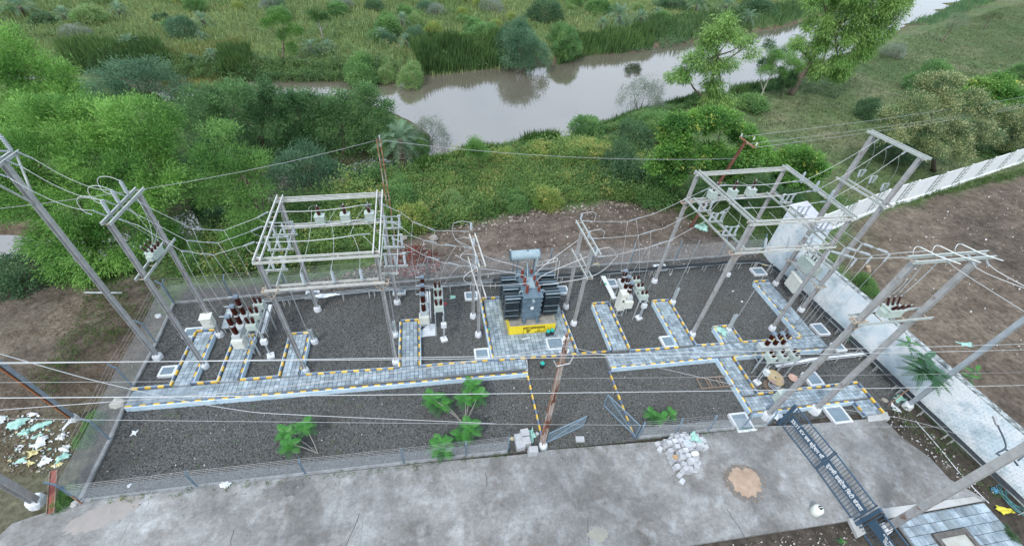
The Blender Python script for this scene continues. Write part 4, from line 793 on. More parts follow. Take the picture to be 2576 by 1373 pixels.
# ================================================================== RECLOSERS, CONTROL BOXES
def ctrlbox(label, c, sz, m=cream, rz=0, grp=None, rod=None):
    c = V(*c); r_ = thing('control_box', label, 'control box', c, grp); b_ = MB(); b_.cbox(c+V(0, 0, sz[2]/2), sz, rz); b_.build('case', m, r_)
    b_ = MB(); b_.cbox(c+V(0, 0, sz[2]+.015), (sz[0]*1.12, sz[1]*1.15, .03), rz, 0, (.06, 0)); b_.build('hood', m, r_)
    M_ = Matrix.Rotation(rz, 3, 'Z'); b_ = MB(); b_.cbox(c+M_ @ V(0, -sz[1]/2-.006, sz[2]*.5), (sz[0]*.84, .012, sz[2]*.84), rz); dr = b_.build('door', m, r_)
    b_ = MB(); b_.cbox(c+M_ @ V(sz[0]*.32, -sz[1]/2-.02, sz[2]*.5), (.02, .02, .1), rz); b_.build('handle', black_m, dr)
    return r_
def recloser(label, c, rz=0, s_=1., m=cabgreen):
    c = V(*c); r_ = thing('recloser', label, 'circuit breaker', c, 'pole mounted reclosers'); M_ = Matrix.Rotation(rz, 3, 'Z')
    b_ = MB(); b_.cbox(c+V(0, 0, .30*s_), (.95*s_, .55*s_, .5*s_), rz); b_.build('tank', m, r_); b_ = MB(); b_.cbox(c+V(0, 0, .565*s_), (1.02*s_, .62*s_, .03), rz); b_.build('lid', m, r_)
    b_ = MB(); b_.cbox(c+M_ @ V(-.56*s_, 0, .22*s_), (.18*s_, .36*s_, .32*s_), rz); b_.build('mechanism_box', m, r_)
    tips = []
    for i in (-1, 0, 1):
        for j in (-1, 1):
            p = c+M_ @ V(i*.3*s_, j*.14*s_, .58*s_); t = c+M_ @ V(i*.36*s_, j*.32*s_, 1.0*s_); insulator(r_, p, t, .085*s_, .045*s_, 6, porc, 'bushing', 10); tips.append(t)
    b_ = MB()
    for t in tips: b_.lathe(t, t+V(0, 0, .1*s_), [(0, .03), (1, .02)], 6)
    tag(b_.build('terminal', galv, r_), kind='stuff'); return tips
RL = recloser('pale green recloser with brown bushings slung between the two left poles', atz(L2, 6.5).lerp(atz(L3, 6.5), .5)+V(.1, 0, .12), math.radians(80), .66)
RR = recloser('pale green recloser with dark bushings between the poles above the name gate', atz(TTp[0], 7.9).lerp(atz(TTp[1], 7.9), .42)+V(0, 0, .1), 0, .78)
ctrlbox('beige control box low on the rear pole of the left frame', V(-12.05, 17.78, 1.15), (.5, .42, .68), cream, .1)
ctrlbox('pale control box near the foot of the left pole behind the name gate', at('k',720,1140,1.25), (.42, .36, .62), cabgreen, .1)
# ================================================================== POWER TRANSFORMER
pl = thing('transformer_plinth', 'bright yellow painted plinth with black lettering under the power transformer', 'plinth', (5.4, 17.5, 0))
b_ = MB(); b_.box(4.02, 6.78, 16.22, 18.95, 0, .93); b_.build('block', yellow, pl); b_ = MB(); b_.box(4.04, 6.76, 16.24, 18.93, .93, .945); b_.build('top', mat('stained cement', (.22, .21, .18), (.33, .31, .27), 2.5, .9), pl)
cx, fy = 5.48, 16.215
for (x0, x1, z0, z1) in ((4.86, 6.12, .17, .185), (4.86, 6.12, .80, .815), (4.86, 4.875, .185, .80), (6.105, 6.12, .185, .80)):
    MB().box(x0, x1, fy-.006, fy-.001, z0, z1).build('border_line', black_m, pl)
text_mesh('पावर ट्रांसफार्मर', .205, (cx, fy-.002, .685), (1, 0, 0), (0, 0, 1), black_m, pl)
for k, (a_, b2) in enumerate((('के.व्ही.ए.', '5 MVA'), ('वोल्टेज', '33/11 KV'), ('मेक', 'पावर ट्रांसफार्मर'), ('वर्ष', '2022'))):
    pass
for k, (a_, b2) in enumerate((('केपेसिटी', '५ एम.'), ('निर्माता', '३३/११'), ('मेक', 'इंडिया ट्रांसफार्मर'), ('वर्ष', '२०२२'))):
    text_mesh(a_, .085, (5.15, fy-.002, .52-.095*k), (1, 0, 0), (0, 0, 1), black_m, pl); text_mesh(b2, .075, (5.78, fy-.002, .52-.095*k), (1, 0, 0), (0, 0, 1), black_m, pl)
tr = thing('power_transformer', 'large blue grey power transformer with six dark radiators and a horizontal conservator drum', 'transformer', (5.28, 17.7, .945))
X0, X1, Y0, Y1, Z0, Z1 = 4.78, 5.80, 16.62, 18.85, 1.02, 2.82
MB().box(X0, X1, Y0, Y1, Z0, Z1).build('tank', trafo, tr)
for z_ in (1.35, 1.75, 2.15, 2.5):
    b_ = MB(); b_.box(X0-.07, X1+.07, Y0-.06, Y1+.06, z_, z_+.05); b_.build('stiffener', trafo, tr)
MB().box(X0-.06, X1+.06, Y0-.08, Y1+.08, Z1, Z1+.05).build('top_cover', trafo, tr)
MB().box(5.12, 5.55, 17.3, 18.2, Z1+.05, Z1+.10).build('inspection_plate', trafo_l, tr)
b_ = MB()
for i in range(15):
    for x_ in (X0-.03, X1+.03): b_.lathe((x_, Y0+.1+i*.15, Z1+.05), (x_, Y0+.1+i*.15, Z1+.075), [(0, .014), (1, .014)], 6)
for i in range(8): b_.lathe((X0+.08+i*.125, Y0-.05, Z1+.05), (X0+.08+i*.125, Y0-.05, Z1+.075), [(0, .014), (1, .014)], 6)
tag(b_.build('cover_bolt', trafo_l, tr), kind='stuff')
for s_, x_ in ((-1, X0+.02), (1, X1-.02)):
    for y_ in (17.05, 18.35):
        pts = smooth_pts([V(x_, y_, 2.55), V(x_+s_*.18, y_, 2.62), V(x_+s_*.26, y_, 2.86), V(x_+s_*.12, y_, 2.98), V(x_+s_*.02, y_, 2.9)]); b_ = MB(); b_.tube(pts, .035, 6); b_.build('lifting_hook', trafo_l, tr)
b_ = MB(); b_.box(X0+.03, X0+.18, Y0-.25, Y0, .95, 1.14); b_.build('jacking_lug', trafo, tr); b_ = MB(); b_.box(X1-.2, X1-.05, Y0-.25, Y0, .95, 1.14); b_.build('jacking_lug', trafo, tr)
for x_ in (X0+.08, X1-.1): b_ = MB(); b_.bar(V(x_, Y0-.1, .98), V(x_, Y1+.1, .98), .1, .07); b_.build('skid_rail', trafo, tr)
b_ = MB(); b_.lathe((5.3, Y0-.02, 2.66), (5.3, Y0-.2, 2.66), [(0, .1), (.3, .1), (.3, .06), (.8, .06), (.8, .09), (1, .09)], 12); b_.build('valve', trafo_l, tr)
MB().box(5.20, 5.38, Y0-.075, Y0-.06, 1.92, 2.14).build('rating_plate', white_p, tr)
def radiator(x0, x1, y0, y1, z0, z1, side):
    n_ = 20; hd = MB(); root_ = None
    yc = (y0+y1)/2
    hd.tube([V(x0, yc, z1-.03), V(x1, yc, z1-.03)], .05, 8); hd.tube([V(x0, yc, z0+.03), V(x1, yc, z0+.03)], .05, 8)
    xt = X0 if side < 0 else X1; xi = x1 if side < 0 else x0
    hd.tube([V(xi, yc, z1-.03), V(xt, yc, z1-.15 if 0 else z1-.03)], .05, 8); hd.tube([V(xi, yc, z0+.03), V(xt, yc, z0+.03)], .045, 8)
    h = hd.build('radiator', trafo, tr)
    for i in range(n_):
        x_ = x0+(x1-x0)*(i+.5)/n_; b_ = MB(); b_.box(x_-.008, x_+.008, y0, y1, z0, z1-.02); o = b_.build('fin', fin_m, h)
    for z_ in (z0+.35, z0+.8, z1-.25):
        b_ = MB(); b_.bar(V(x0, y0-.008, z_), V(x1, y0-.008, z_), .012, .022); b_.build('fin_strap', trafo_l, h)
    b_ = MB(); b_.bar(V(x0-.02, y0+.02, z1), V(x1+.06, y0+.02, z1), .05, .05); b_.build('header_bar', trafo_l, h)
for y0_ in (16.55, 17.32, 18.12): radiator(3.72, 4.50, y0_, y0_+.52, 1.16, 2.86, -1)
for y0_ in (16.72, 17.5, 18.25): radiator(6.05, 6.92, y0_, y0_+.52, 1.16, 2.90, 1)
# conservator on its stand
c0, c1 = V(4.30, 18.95, 3.98), V(5.98, 18.95, 4.02)
b_ = MB(); b_.lathe(c0, c1, [(0, .25), (0, .29), (.02, .30), (.98, .30), (1, .29), (1, .25)], 24); cons = b_.build('conservator', trafo_l, tr, smooth=False)
b_ = MB(); b_.lathe(c0-V(.03, 0, 0), c0, [(0, .33), (1, .33)], 24); b_.build('end_flange', trafo, cons); b_ = MB(); b_.lathe(c1, c1+V(.03, 0, 0), [(0, .33), (1, .33)], 24); b_.build('end_flange', trafo, cons)
b_ = MB(); b_.lathe(V(5.28, 18.95, 4.28), V(5.28, 18.95, 4.36), [(0, .06), (1, .06)], 10); b_.build('filler_cap', trafo, cons)
MB().box(5.05, 5.37, 18.635, 18.65, 3.76, 3.96).build('name_plate', black_m, cons)
b_ = MB(); 
for (x0, x1, z0, z1) in ((5.05,5.37,3.76,3.772),(5.05,5.37,3.948,3.96),(5.05,5.062,3.772,3.948),(5.358,5.37,3.772,3.948)): b_.box(x0, x1, 18.628, 18.634, z0, z1)
tag(b_.build('plate_border', white_p, cons), kind='stuff'); text_mesh('Kalhans', .085, (5.21, 18.633, 3.86), (1, 0, 0), (0, 0, 1), white_p, tr)
for x_ in (4.75, 5.35, 5.75): b_ = MB(); b_.bar(V(x_, 18.9, 2.6), V(x_, 18.95, 3.8), .07, .07, up=(1, 0, 0)); b_.build('conservator_stand', trafo, tr)
b_ = MB(); b_.tube(smooth_pts([V(5.75, 18.7, 2.85), V(5.78, 18.68, 3.4), V(5.86, 18.65, 3.9), V(5.80, 18.8, 4.28)]), .05, 8); b_.build('oil_pipe', trafo_l, tr)
b_ = MB(); b_.tube(smooth_pts([V(5.3, 18.3, 2.85), V(5.3, 18.6, 3.2), V(5.28, 18.8, 3.7)]), .04, 8); b_.build('oil_pipe', trafo_l, tr)
b_ = MB(); b_.lathe(V(5.02, 18.45, 2.86), V(5.02, 18.45, 3.15), [(0, .06), (.3, .1), (.7, .1), (1, .05)], 10); b_.build('gas_relay', mat('green grey casting', (.22, .33, .32), rough=.5), tr)
HV = []; LV = []
for i_, (x_, y_) in enumerate(((4.93, 18.25), (4.95, 17.6), (4.98, 16.98))):
    p = V(x_, y_, Z1+.05); t = p+V(0, 0, .62); insulator(tr, p, t, .095, .05, 8, porc_r, 'bushing', 12); b_ = MB(); b_.lathe(t, t+V(0, 0, .12), [(0, .035), (1, .02)], 6); b_.build('terminal', galv, tr); HV.append(t+V(0, 0, .12))
for i_, (x_, y_) in enumerate(((5.55, 18.55), (5.62, 17.98), (5.66, 17.5), (5.68, 17.05))):
    p = V(x_, y_, Z1+.05); t = p+V(0, 0, .38); insulator(tr, p, t, .085, .045, 5, porc_r, 'bushing', 12); b_ = MB(); b_.lathe(t, t+V(0, 0, .1), [(0, .03), (1, .02)], 6); b_.build('terminal', galv, tr); LV.append(t+V(0, 0, .1))
# cable ladder to the right of it
cl = thing('cable_ladder', 'pale steel cable ladder arching from the transformer to the ground on its right', 'cable ladder', (7.3, 18.9, 0))
A_, B_, C_ = V(5.9, 18.95, 3.05), V(7.35, 19.35, 3.05), V(7.35, 18.9, 0.05)
for o_ in (V(0, 0, 0), V(.05, .28, 0)):
    b_ = MB(); b_.bar(A_+o_, B_+o_, .03, .05); b_.build('rail', steel_pale, cl)
for f_ in (.05, .3, .55, .8, 1): b_ = MB(); p = A_.lerp(B_, f_); b_.bar(p, p+V(.05, .28, 0), .03, .03); b_.build('rung', steel_pale, cl)
for o_ in (-.08, .12): b_ = MB(); b_.bar(B_+V(o_, 0, 0), C_+V(o_, 0, 0), .04, .04, up=(1, 0, 0)); b_.build('rail', steel_pale, cl)
# ================================================================== BREAKERS
def breaker(label, c, ang=0., cabinet='short', hb=1.35, cab_m=cream, pitch=.68, ph=.55):
    """three upright porcelain pole columns in a row front to back, over a legged cabinet"""
    c = V(*c); r_ = thing('circuit_breaker', label, 'circuit breaker', c, 'outdoor circuit breakers in the bays'); tips = []; mids = []
    M_ = Matrix.Rotation(ang, 3, 'Z')
    def W(x, y, z): return c+M_ @ V(x, y, z)
    for x_, y_ in ((-.22, -.45), (.22, -.45), (-.22, .45), (.22, .45)):
        b_ = MB(); b_.bar(W(x_*1.3, y_*1.2, 0), W(x_, y_, hb), .05, .05, up=(1, 0, 0)); b_.build('leg', galv, r_)
    b_ = MB(); b_.bar(W(-.27, -.52, .45), W(.27, -.52, .45), .03); b_.bar(W(-.27, .5, .45), W(.27, .5, .45), .03); b_.bar(W(-.27, -.52, .45), W(-.27, .5, .45), .03); b_.bar(W(.27, -.52, .45), W(.27, .5, .45), .03); tag(b_.build('leg_brace', galv, r_), kind='stuff')
    b_ = MB(); b_.cbox(W(0, 0, hb+.38), (.40, 1.75, .36), ang); b_.build('housing', mat('light grey housing paint', (.44, .48, .49), (.52, .56, .57), 3, .5), r_)
    b_ = MB(); b_.cbox(W(0, -.80, hb+.02), (.54, .42, .56), ang); cb = b_.build('cabinet', cab_m, r_)
    b_ = MB(); b_.cbox(W(0, -1.02, hb+.0), (.46, .012, .46), ang); b_.build('door', cab_m, cb)
    for i in (1, 0, -1):
        p = W(0, i*pitch, hb+.56); m1 = p+V(0, 0, ph); m2 = m1+V(0, 0, .12); t = m2+V(0, 0, ph)
        insulator(r_, p, m1, .125, .08, 8, porc, 'lower_porcelain', 14); b_ = MB(); b_.lathe(m1, m2, [(0, .09), (.2, .11), (.8, .11), (1, .09)], 12); b_.build('flange', galv, r_)
        insulator(r_, m2, t, .125, .08, 8, porc, 'upper_porcelain', 14); b_ = MB(); b_.cbox(t+V(0, 0, .06), (.22, .22, .12), ang); b_.build('cap', mat('grey blue cap', (.16, .21, .27), (.2, .25, .31), 4, .5), r_)
        b_ = MB(); b_.tube([t+V(0, 0, .05), t+M_ @ V(-.35, 0, .07)], .025, 6); b_.build('terminal', galv, r_); tips.append(t+M_ @ V(-.35, 0, .07)); mids.append((m1+m2)/2+M_ @ V(.18, 0, 0))
    return tips, mids
def ct_row(label, c, ang=0., hb=2.0, pitch=.7, pole_off=V(.2, -.9, 0), jb=1.3, m=cabgreen, bh=.42):
    c = V(*c); r_ = thing('current_transformer_stand', label, 'transformer stand', c, 'current transformer stands in the bays'); M_ = Matrix.Rotation(ang, 3, 'Z'); tips = []
    def W(x, y, z): return c+M_ @ V(x, y, z)
    for x_, y_ in ((-.22, -pitch-.15), (.25, -pitch-.15), (-.22, pitch+.1), (.25, pitch+.1)): b_ = MB(); b_.bar(W(x_, y_, 0), W(x_, y_, hb), .05, .05, up=(1, 0, 0)); b_.build('leg', galv, r_)
    for x_ in (-.22, .25): b_ = MB(); b_.bar(W(x_, -pitch-.3, hb+.03), W(x_, pitch+.25, hb+.03), .06, .07); b_.build('rail', galv, r_)
    for i in (1, 0, -1):
        b_ = MB(); b_.cbox(W(0, i*pitch, hb+.25), (.48, .4, .36), ang); bx = b_.build('tank', m, r_)
        for s_ in (-1, 1):
            p = W(s_*.11, i*pitch, hb+.43); t = W(s_*.15, i*pitch, hb+.43+bh); insulator(bx, p, t, .085, .045, 6, porc, 'bushing', 10); tips.append(t)
    b_ = MB(); p = c+pole_off; b_.tube([p, p+V(0, 0, hb)], .03, 8); b_.build('conduit', galv, r_); b_ = MB(); b_.cbox(p+V(.02, -.05, jb), (.3, .2, .3), ang); b_.build('junction_box', white, r_)
    b_ = MB(); b_.cbox(p+V(0, 0, .06), (.36, .36, .14), .3); b_.build('footing', white, r_)
    return tips
B1 = breaker('outdoor breaker with stout brown porcelain columns at the end of the second left paved strip', (-10.15, 17.05, 0)); C1 = ct_row('current transformer stand right of the leftmost breaker', (-9.35, 17.25, 0), pitch=.72, pole_off=V(.35, -1.0, 0))
B2 = breaker('outdoor breaker with brown porcelain columns in line, right of the long paved strip', (-.78, 17.75, 0)); C2 = ct_row('current transformer stand in the middle bay, left of the transformer frame', (.05, 17.62, 0), pole_off=V(.2, -1.2, 0), jb=1.35)
B3 = breaker('outdoor breaker with the white red-marked cabinet, right of the power transformer', (11.55, 17.95, 0), -.02, hb=1.2, pitch=.55, ph=.38); C3 = ct_row('current transformer stand right of the red marked cabinet', (12.3, 17.65, 0), hb=1.7, bh=.25, pitch=.66, pole_off=V(.2, -.75, 0), jb=1.2)
B4 = breaker('outdoor breaker turned sideways at the front right, behind the cable drum', (18.55, 12.75, 0), math.pi/2*.97, hb=1.2, pitch=.5, ph=.38); C4 = ct_row('current transformer stand with dark bushings behind the wooden cable drum', (18.35, 11.85, 0), math.pi/2*.97, hb=1.6, bh=.25, pitch=.7, pole_off=V(-.85, -.35, 0), jb=1.1)
ck = thing('control_cabinet', 'tall white door cabinet with a small red mark beside the right middle breaker', 'cabinet', (11.3, 17.35, .55))
MB().box(11.02, 11.5, 17.15, 17.65, .55, 1.95).build('case', cream, ck); b_ = MB(); b_.box(11.06, 11.46, 17.135, 17.15, .6, 1.6); dr = b_.build('door', cream, ck); MB().box(11.16, 11.28, 17.12, 17.135, 1.35, 1.5).build('window', black_m, dr); MB().box(11.3, 11.40, 17.12, 17.135, 1.66, 1.76).build('red_mark', mat('red mark', (.6, .08, .06)), ck)
for x_, y_ in ((11.05, 17.18), (11.47, 17.18), (11.05, 17.62), (11.47, 17.62)): b_ = MB(); b_.bar(V(x_, y_, 0), V(x_, y_, .55), .04, .04, up=(1, 0, 0)); b_.build('leg', galv, ck)
b_ = MB(); 
for a_, b2 in (((11.05,17.18),(11.47,17.18)),((11.47,17.18),(11.47,17.62)),((11.47,17.62),(11.05,17.62)),((11.05,17.62),(11.05,17.18))): b_.bar(V(*a_, .12), V(*b2, .12), .03)
tag(b_.build('leg_brace', galv, ck), kind='stuff')
tag(MB().prism([tuple(at('D',*p))[:2] for p in ((290,925),(395,925),(400,1110),(285,1120),(150,1140),(160,1040))], 0, .05).build('cement_pad', white), 'rough white cement pad under the middle breaker legs', 'pad')
# auxiliary transformer on the far frame
ax = thing('distribution_transformer', 'small grey green transformer on rails between the tall poles by the white wall', 'transformer', (24.0, 17.8, 2.45))
pc = atz(FRp[0], 2.5).lerp(atz(FRp[1], 2.5), .5)
b_ = MB(); b_.cbox(pc+V(0, 0, .45), (.55, .8, .75)); b_.build('tank', cabgreen, ax); b_ = MB(); b_.cbox(pc+V(0, 0, .84), (.62, .86, .04)); b_.build('lid', cabgreen, ax)
for s_ in (-1, 1):
    b_ = MB()
    for i in range(6): b_.cbox(pc+V(-.25+i*.1, s_*.56, .45), (.03, .3, .6))
    tag(b_.build('radiator', cabgreen, ax), kind='stuff')
for i_ in (-1, 0, 1): insulator(ax, pc+V(.1, i_*.25, .86), pc+V(.12, i_*.28, 1.25), .06, .03, 5, porc, 'bushing')
ctrlbox('large flat white cabinet hung between the far poles by the white wall', at('F',310,905,1.25)-V(0, 0, .45), (.25, 1.0, 1.0), cream, -.05)
# ================================================================== CONDUCTORS
def conductor(label, A, B, mids=(), insA=.0, insB=.0, r=.011, m=wire_m, grp='bare aluminium conductors', sag=0., name='conductor', cat='wire', sm=True, ns=8, hw=.05):
    """wire from A to B; mids are photo readings taken in the vertical plane through A and B"""
    A, B = Vector(A), Vector(B); P = [A]+[onplane(*q_, A, B) for q_ in mids]+[B]
    root = thing(name, label, cat, A, grp); w0, w1 = P[0], P[-1]
    if insA: d = (P[1]-P[0]).normalized(); w0 = P[0]+d*insA; insulator(root, P[0], w0, hw, .02, ns, grey_ins)
    if insB: d = (P[-2]-P[-1]).normalized(); w1 = P[-1]+d*insB; insulator(root, P[-1], w1, hw, .02, ns, grey_ins)
    pts = [w0]+P[1:-1]+[w1]
    if len(pts) > 2 and sm: pts = smooth_pts(pts, 2)
    elif sag: pts = bezier(w0, w1, sag, 10)
    b_ = MB(); b_.tube(pts, r, 5); b_.build('wire', m, root, smooth=True); return root, P
def drop(label, A, B, bow=V(0, 0, 0), r=.0085, m=wire_m, grp='down droppers to the equipment', n=8, name='dropper'):
    A, B = Vector(A), Vector(B); pts = [A.lerp(B, i/n)+bow*4*(i/n)*(1-i/n) for i in range(n+1)]; b_ = MB(); b_.tube(pts, r, 5); return tag(b_.build(name, m, smooth=True), label, 'wire', grp)
CR = thing  # alias kept for readability
PH = ('rear', 'middle', 'front')
# off-frame left -> pole 1 -> left frame
LA = [V(-12.25, 17.75, 9.2), V(-12.25, 17.05, 9.2), V(-12.25, 16.3, 9.2)]
L1A = [L1t+V(.1, s_, .1) for s_ in (.62, 0, -.75)]
for i_ in range(3):
    c_, P = conductor(f'{PH[i_]} conductor sagging from the tall left pole to the two-pole frame', L1A[i_], LA[i_]-V(.1, 0, 0), (), .5, .5, sag=.35, sm=False)
    conductor(f'{PH[i_]} conductor leaving the frame to the left of the tall left pole', L1A[i_]-V(.2, 0, 0), L1A[i_]+V(-9, -.6, .6), (), .5, 0, sag=.5, sm=False)
    p = LA[i_]+V(0, 0, .12); r_ = thing('post_insulator', f'{PH[i_]} grey post insulator leaning on the beam of the left two-pole frame', 'insulator', p, 'post insulators on the beams'); insulator(r_, p, p+V(0, 0, .62), .075, .035, 8, grey_ins, 'shed_stack'); b_ = MB(); b_.tube(smooth_pts([p+V(0, 0, .62), p+V(-.35, 0, .85), p+V(-.8, 0, .75), p+V(-.85, 0, .15), p+V(-.6, 0, .0)]), .014, 5); b_.build('jumper', wire_m, r_)
    drop(f'{PH[i_]} jumper curving from the left frame beam down to the recloser', LA[i_]+V(.25, 0, -.1), RL[i_*2], V(.15, 0, -.15))
# left frame -> left gantry, with the drop knots
rows = [([('a',1290,870),('a',1655,1047),('a',1790,1055),('a',1920,1062),('a',2210,952)], ('d',290,395,7.6)), ([('a',1245,960),('a',1600,1148),('a',1740,1162),('a',1870,1170),('a',2155,1068)], ('d',228,545,7.6)), ([('a',1190,1020),('a',1555,1236),('a',1700,1258),('a',1828,1272),('a',2105,1190)], ('d',150,705,7.6))]
KN = []
for i_, (mids, e_) in enumerate(rows):
    B_ = at(*e_[:3], e_[3]); root_, P = conductor(f'{PH[i_]} conductor of three between the left two-pole frame and the left gantry', LA[i_], B_, mids, .55, .55, sm=False); KN.append(P)
    d_ = (P[4]-P[2]); insulator(root_, P[2]+d_*.02, P[2]+d_*.36, .05, .02, 9); insulator(root_, P[2]+d_*.64, P[2]+d_*.98, .05, .02, 9)
    drop(f'{PH[i_]} left dropper from the knotted span down to the leftmost breaker', P[2], B1[0][i_], V(-.1, 0, 0)); drop(f'{PH[i_]} right dropper from the knotted span down to the current transformers', P[4], C1[i_*2+1], V(.1, 0, -.05))
# buses inside the left gantry
BUS = []
for i_, (a_, b2) in enumerate(((('d',300,402),('d',1360,320)), (('d',235,552),('d',1345,468)), (('d',165,715),('d',1335,622)))):
    A_, B_ = at(*a_, 7.6), at(*b2, 7.6); conductor(f'{PH[i_]} busbar wire crossing the left gantry', A_, B_, (), .5, .5, sag=.12, sm=False, r=.02); BUS.append((A_, B_))
for i_ in range(3):
    A_, B_ = BUS[i_]; drop(f'loop from the {PH[i_]} busbar to its voltage transformer on the left gantry', A_.lerp(B_, (.37, .6, .82)[i_]), VT[i_], V(-.05, 0, .1)); drop(f'long loop from the {PH[i_]} busbar down to a surge arrester', A_.lerp(B_, (.40, .62, .84)[i_]), ARR[i_], V(.12, 0, 0))
    drop(f'{PH[i_]} jumper from the left gantry rail isolators up to the busbar', A_.lerp(B_, .12), sideL[1][0].lerp(sideL[1][1], (.12, .42, .8)[i_])+V(0, 0, .8), V(-.12, 0, -.1)); drop(f'{PH[i_]} jumper outside the left gantry from the strain insulators to an isolator', KN[i_][5], sideL[0][0].lerp(sideL[0][1], (.12, .42, .8)[i_])+V(-.1, 0, .8), V(-.12, 0, -.1))
    drop(f'{PH[i_]} jumper on the right side of the left gantry to its isolator', A_.lerp(B_, .93), V(-2.3, (18.9, 17.3, 15.9)[i_], 6.95), V(.1, 0, -.2))
# left gantry -> transformer left frame
rows = [(('d',1450,308,7.6), [('d',1560,362),('d',1655,400),('d',1780,498),('d',1900,545),('d',2010,590),('f',218,265)], ('f',362,270,5.85)), (('d',1530,492,7.6), [('d',1635,535),('d',1778,645),('d',1900,690),('d',2035,735),('f',250,397)], ('f',392,412,5.85)), (('d',1560,665,7.6), [('d',1625,690),('d',1805,795),('d',1920,855),('d',2060,912),('f',280,562)], ('f',432,578,5.85))]
K2 = []
for i_, (a_, mids, b2) in enumerate(rows):
    A_, B_ = at(*a_), at(*b2); root_, P = conductor(f'{PH[i_]} conductor from the left gantry down to the transformer left frame', A_, B_, mids, .5, .45, sm=False); K2.append(P)
    d_ = P[5]-P[3]; insulator(root_, P[3]+d_*.04, P[3]+d_*.38, .05, .02, 9); insulator(root_, P[3]+d_*.66, P[3]+d_*.98, .05, .02, 9)
    drop(f'{PH[i_]} left dropper to the middle breaker', P[3], B2[0][i_], V(-.15, 0, -.1)); drop(f'{PH[i_]} right dropper to the middle current transformers', P[5], C2[i_*2+1], V(-.25, 0, 0)); drop(f'{PH[i_]} short link from the left gantry isolators up to the descending span', P[2], V(-1.65, (18.9, 17.3, 15.9)[i_], 7.0), V(.05, 0, 0))
    p = V(2.0, (19.0, 17.6, 16.3)[i_], 5.88); r_ = thing('post_insulator', f'{PH[i_]} grey post insulator on the rails left of the power transformer', 'insulator', p, 'post insulators on the beams'); insulator(r_, p, p+V(0, 0, .5), .07, .035, 7, grey_ins, 'shed_stack')
    q_ = P[6]; b_ = MB(); b_.tube([p+V(0, 0, .5), p+V(-.5, 0, .62), p+V(-.95, 0, .5), q_], .013, 5); b_.build('jumper', wire_m, r_)
conductor('rear lead from the left frame to the first tall bushing of the power transformer', at('f',440,455,4.4), HV[0], [('f',600,520),('f',730,548)], r=.018); conductor('middle lead from the left frame to the second tall bushing of the power transformer', at('f',462,588,4.5), HV[1], [('f',650,608)], r=.018)
conductor('front lead looping low from the left frame to the third tall transformer bushing', K2[2][6], HV[2], [('f',300,660),('f',350,728),('f',600,738)], r=.018)
conductor('loop from the middle strain point down to the lower rail of the left transformer frame', K2[1][6], at('f',400,580,4.3), [('f',275,470),('f',320,545)], r=.015); conductor('loop from the rear strain point down to the lower rail of the left transformer frame', K2[0][6], at('f',390,420,4.6), [('f',240,330),('f',300,390)], r=.015)
# transformer right frame
TB = TRp[1][1]; TA = TRp[0][1]
rows = [(('f',1335,178,5.95), [('f',1440,185),('f',1725,185),('f',1800,162),('t',2260,755)], ('i',380,348,8.3)), (('f',1400,330,5.95), [('f',1517,328),('f',1820,302),('t',2240,895),('t',2340,870)], ('i',478,440,8.3)), (('f',1465,488,5.95), [('f',1625,470),('h',620,80),('h',870,0)], ('i',545,520,8.3))]
K3 = []
for i_, (a_, mids, b2) in enumerate(rows):
    A_, B_ = at(*a_), at(*b2); root_, P = conductor(f'{PH[i_]} conductor rising from the transformer right frame to the right gantry', A_, B_, mids, .45, .55, sm=False); K3.append(P); insulator(root_, P[2].lerp(P[3], .2), P[2].lerp(P[3], .2)+(P[3]-P[2]).normalized()*.5, .05, .02, 9); insulator(root_, P[2].lerp(P[3], .5), P[2].lerp(P[3], .5)+(P[3]-P[2]).normalized()*.5, .05, .02, 9)
    p = A_+V(-.1, 0, .05); r_ = thing('post_insulator', f'{PH[i_]} grey post insulator on the rails right of the power transformer', 'insulator', p, 'post insulators on the beams'); insulator(r_, p, p+V(0, 0, .45), .06, .03, 7, grey_ins, 'shed_stack'); b_ = MB(); b_.tube([p+V(0, 0, .45), p+V(.6, 0, .55), p+V(.85, 0, .4), P[1]], .013, 5); b_.build('jumper', wire_m, r_)
    drop(f'{PH[i_]} dropper to the breaker with the red marked cabinet', P[2], B3[0][i_], V(0, 0, 0)); drop(f'{PH[i_]} dropper to the current transformers right of the red marked cabinet', P[2].lerp(P[3], .95), C3[i_*2+1], V(.1, 0, 0))
conductor('rear lead from the right frame to a short bushing of the power transformer', at('f',1310,335,5.0), LV[1], [('f',1120,475),('f',1000,565)], r=.018); conductor('middle lead from the right frame to a short bushing of the power transformer', at('f',1385,482,5.0), LV[2], [('f',1100,600),('f',1000,642)], r=.018)
conductor('front lead swooping from the right frame to the nearest short bushing of the power transformer', at('f',1640,478,5.6), LV[3], [('f',1530,600),('f',1400,665),('f',1150,708)], r=.018)
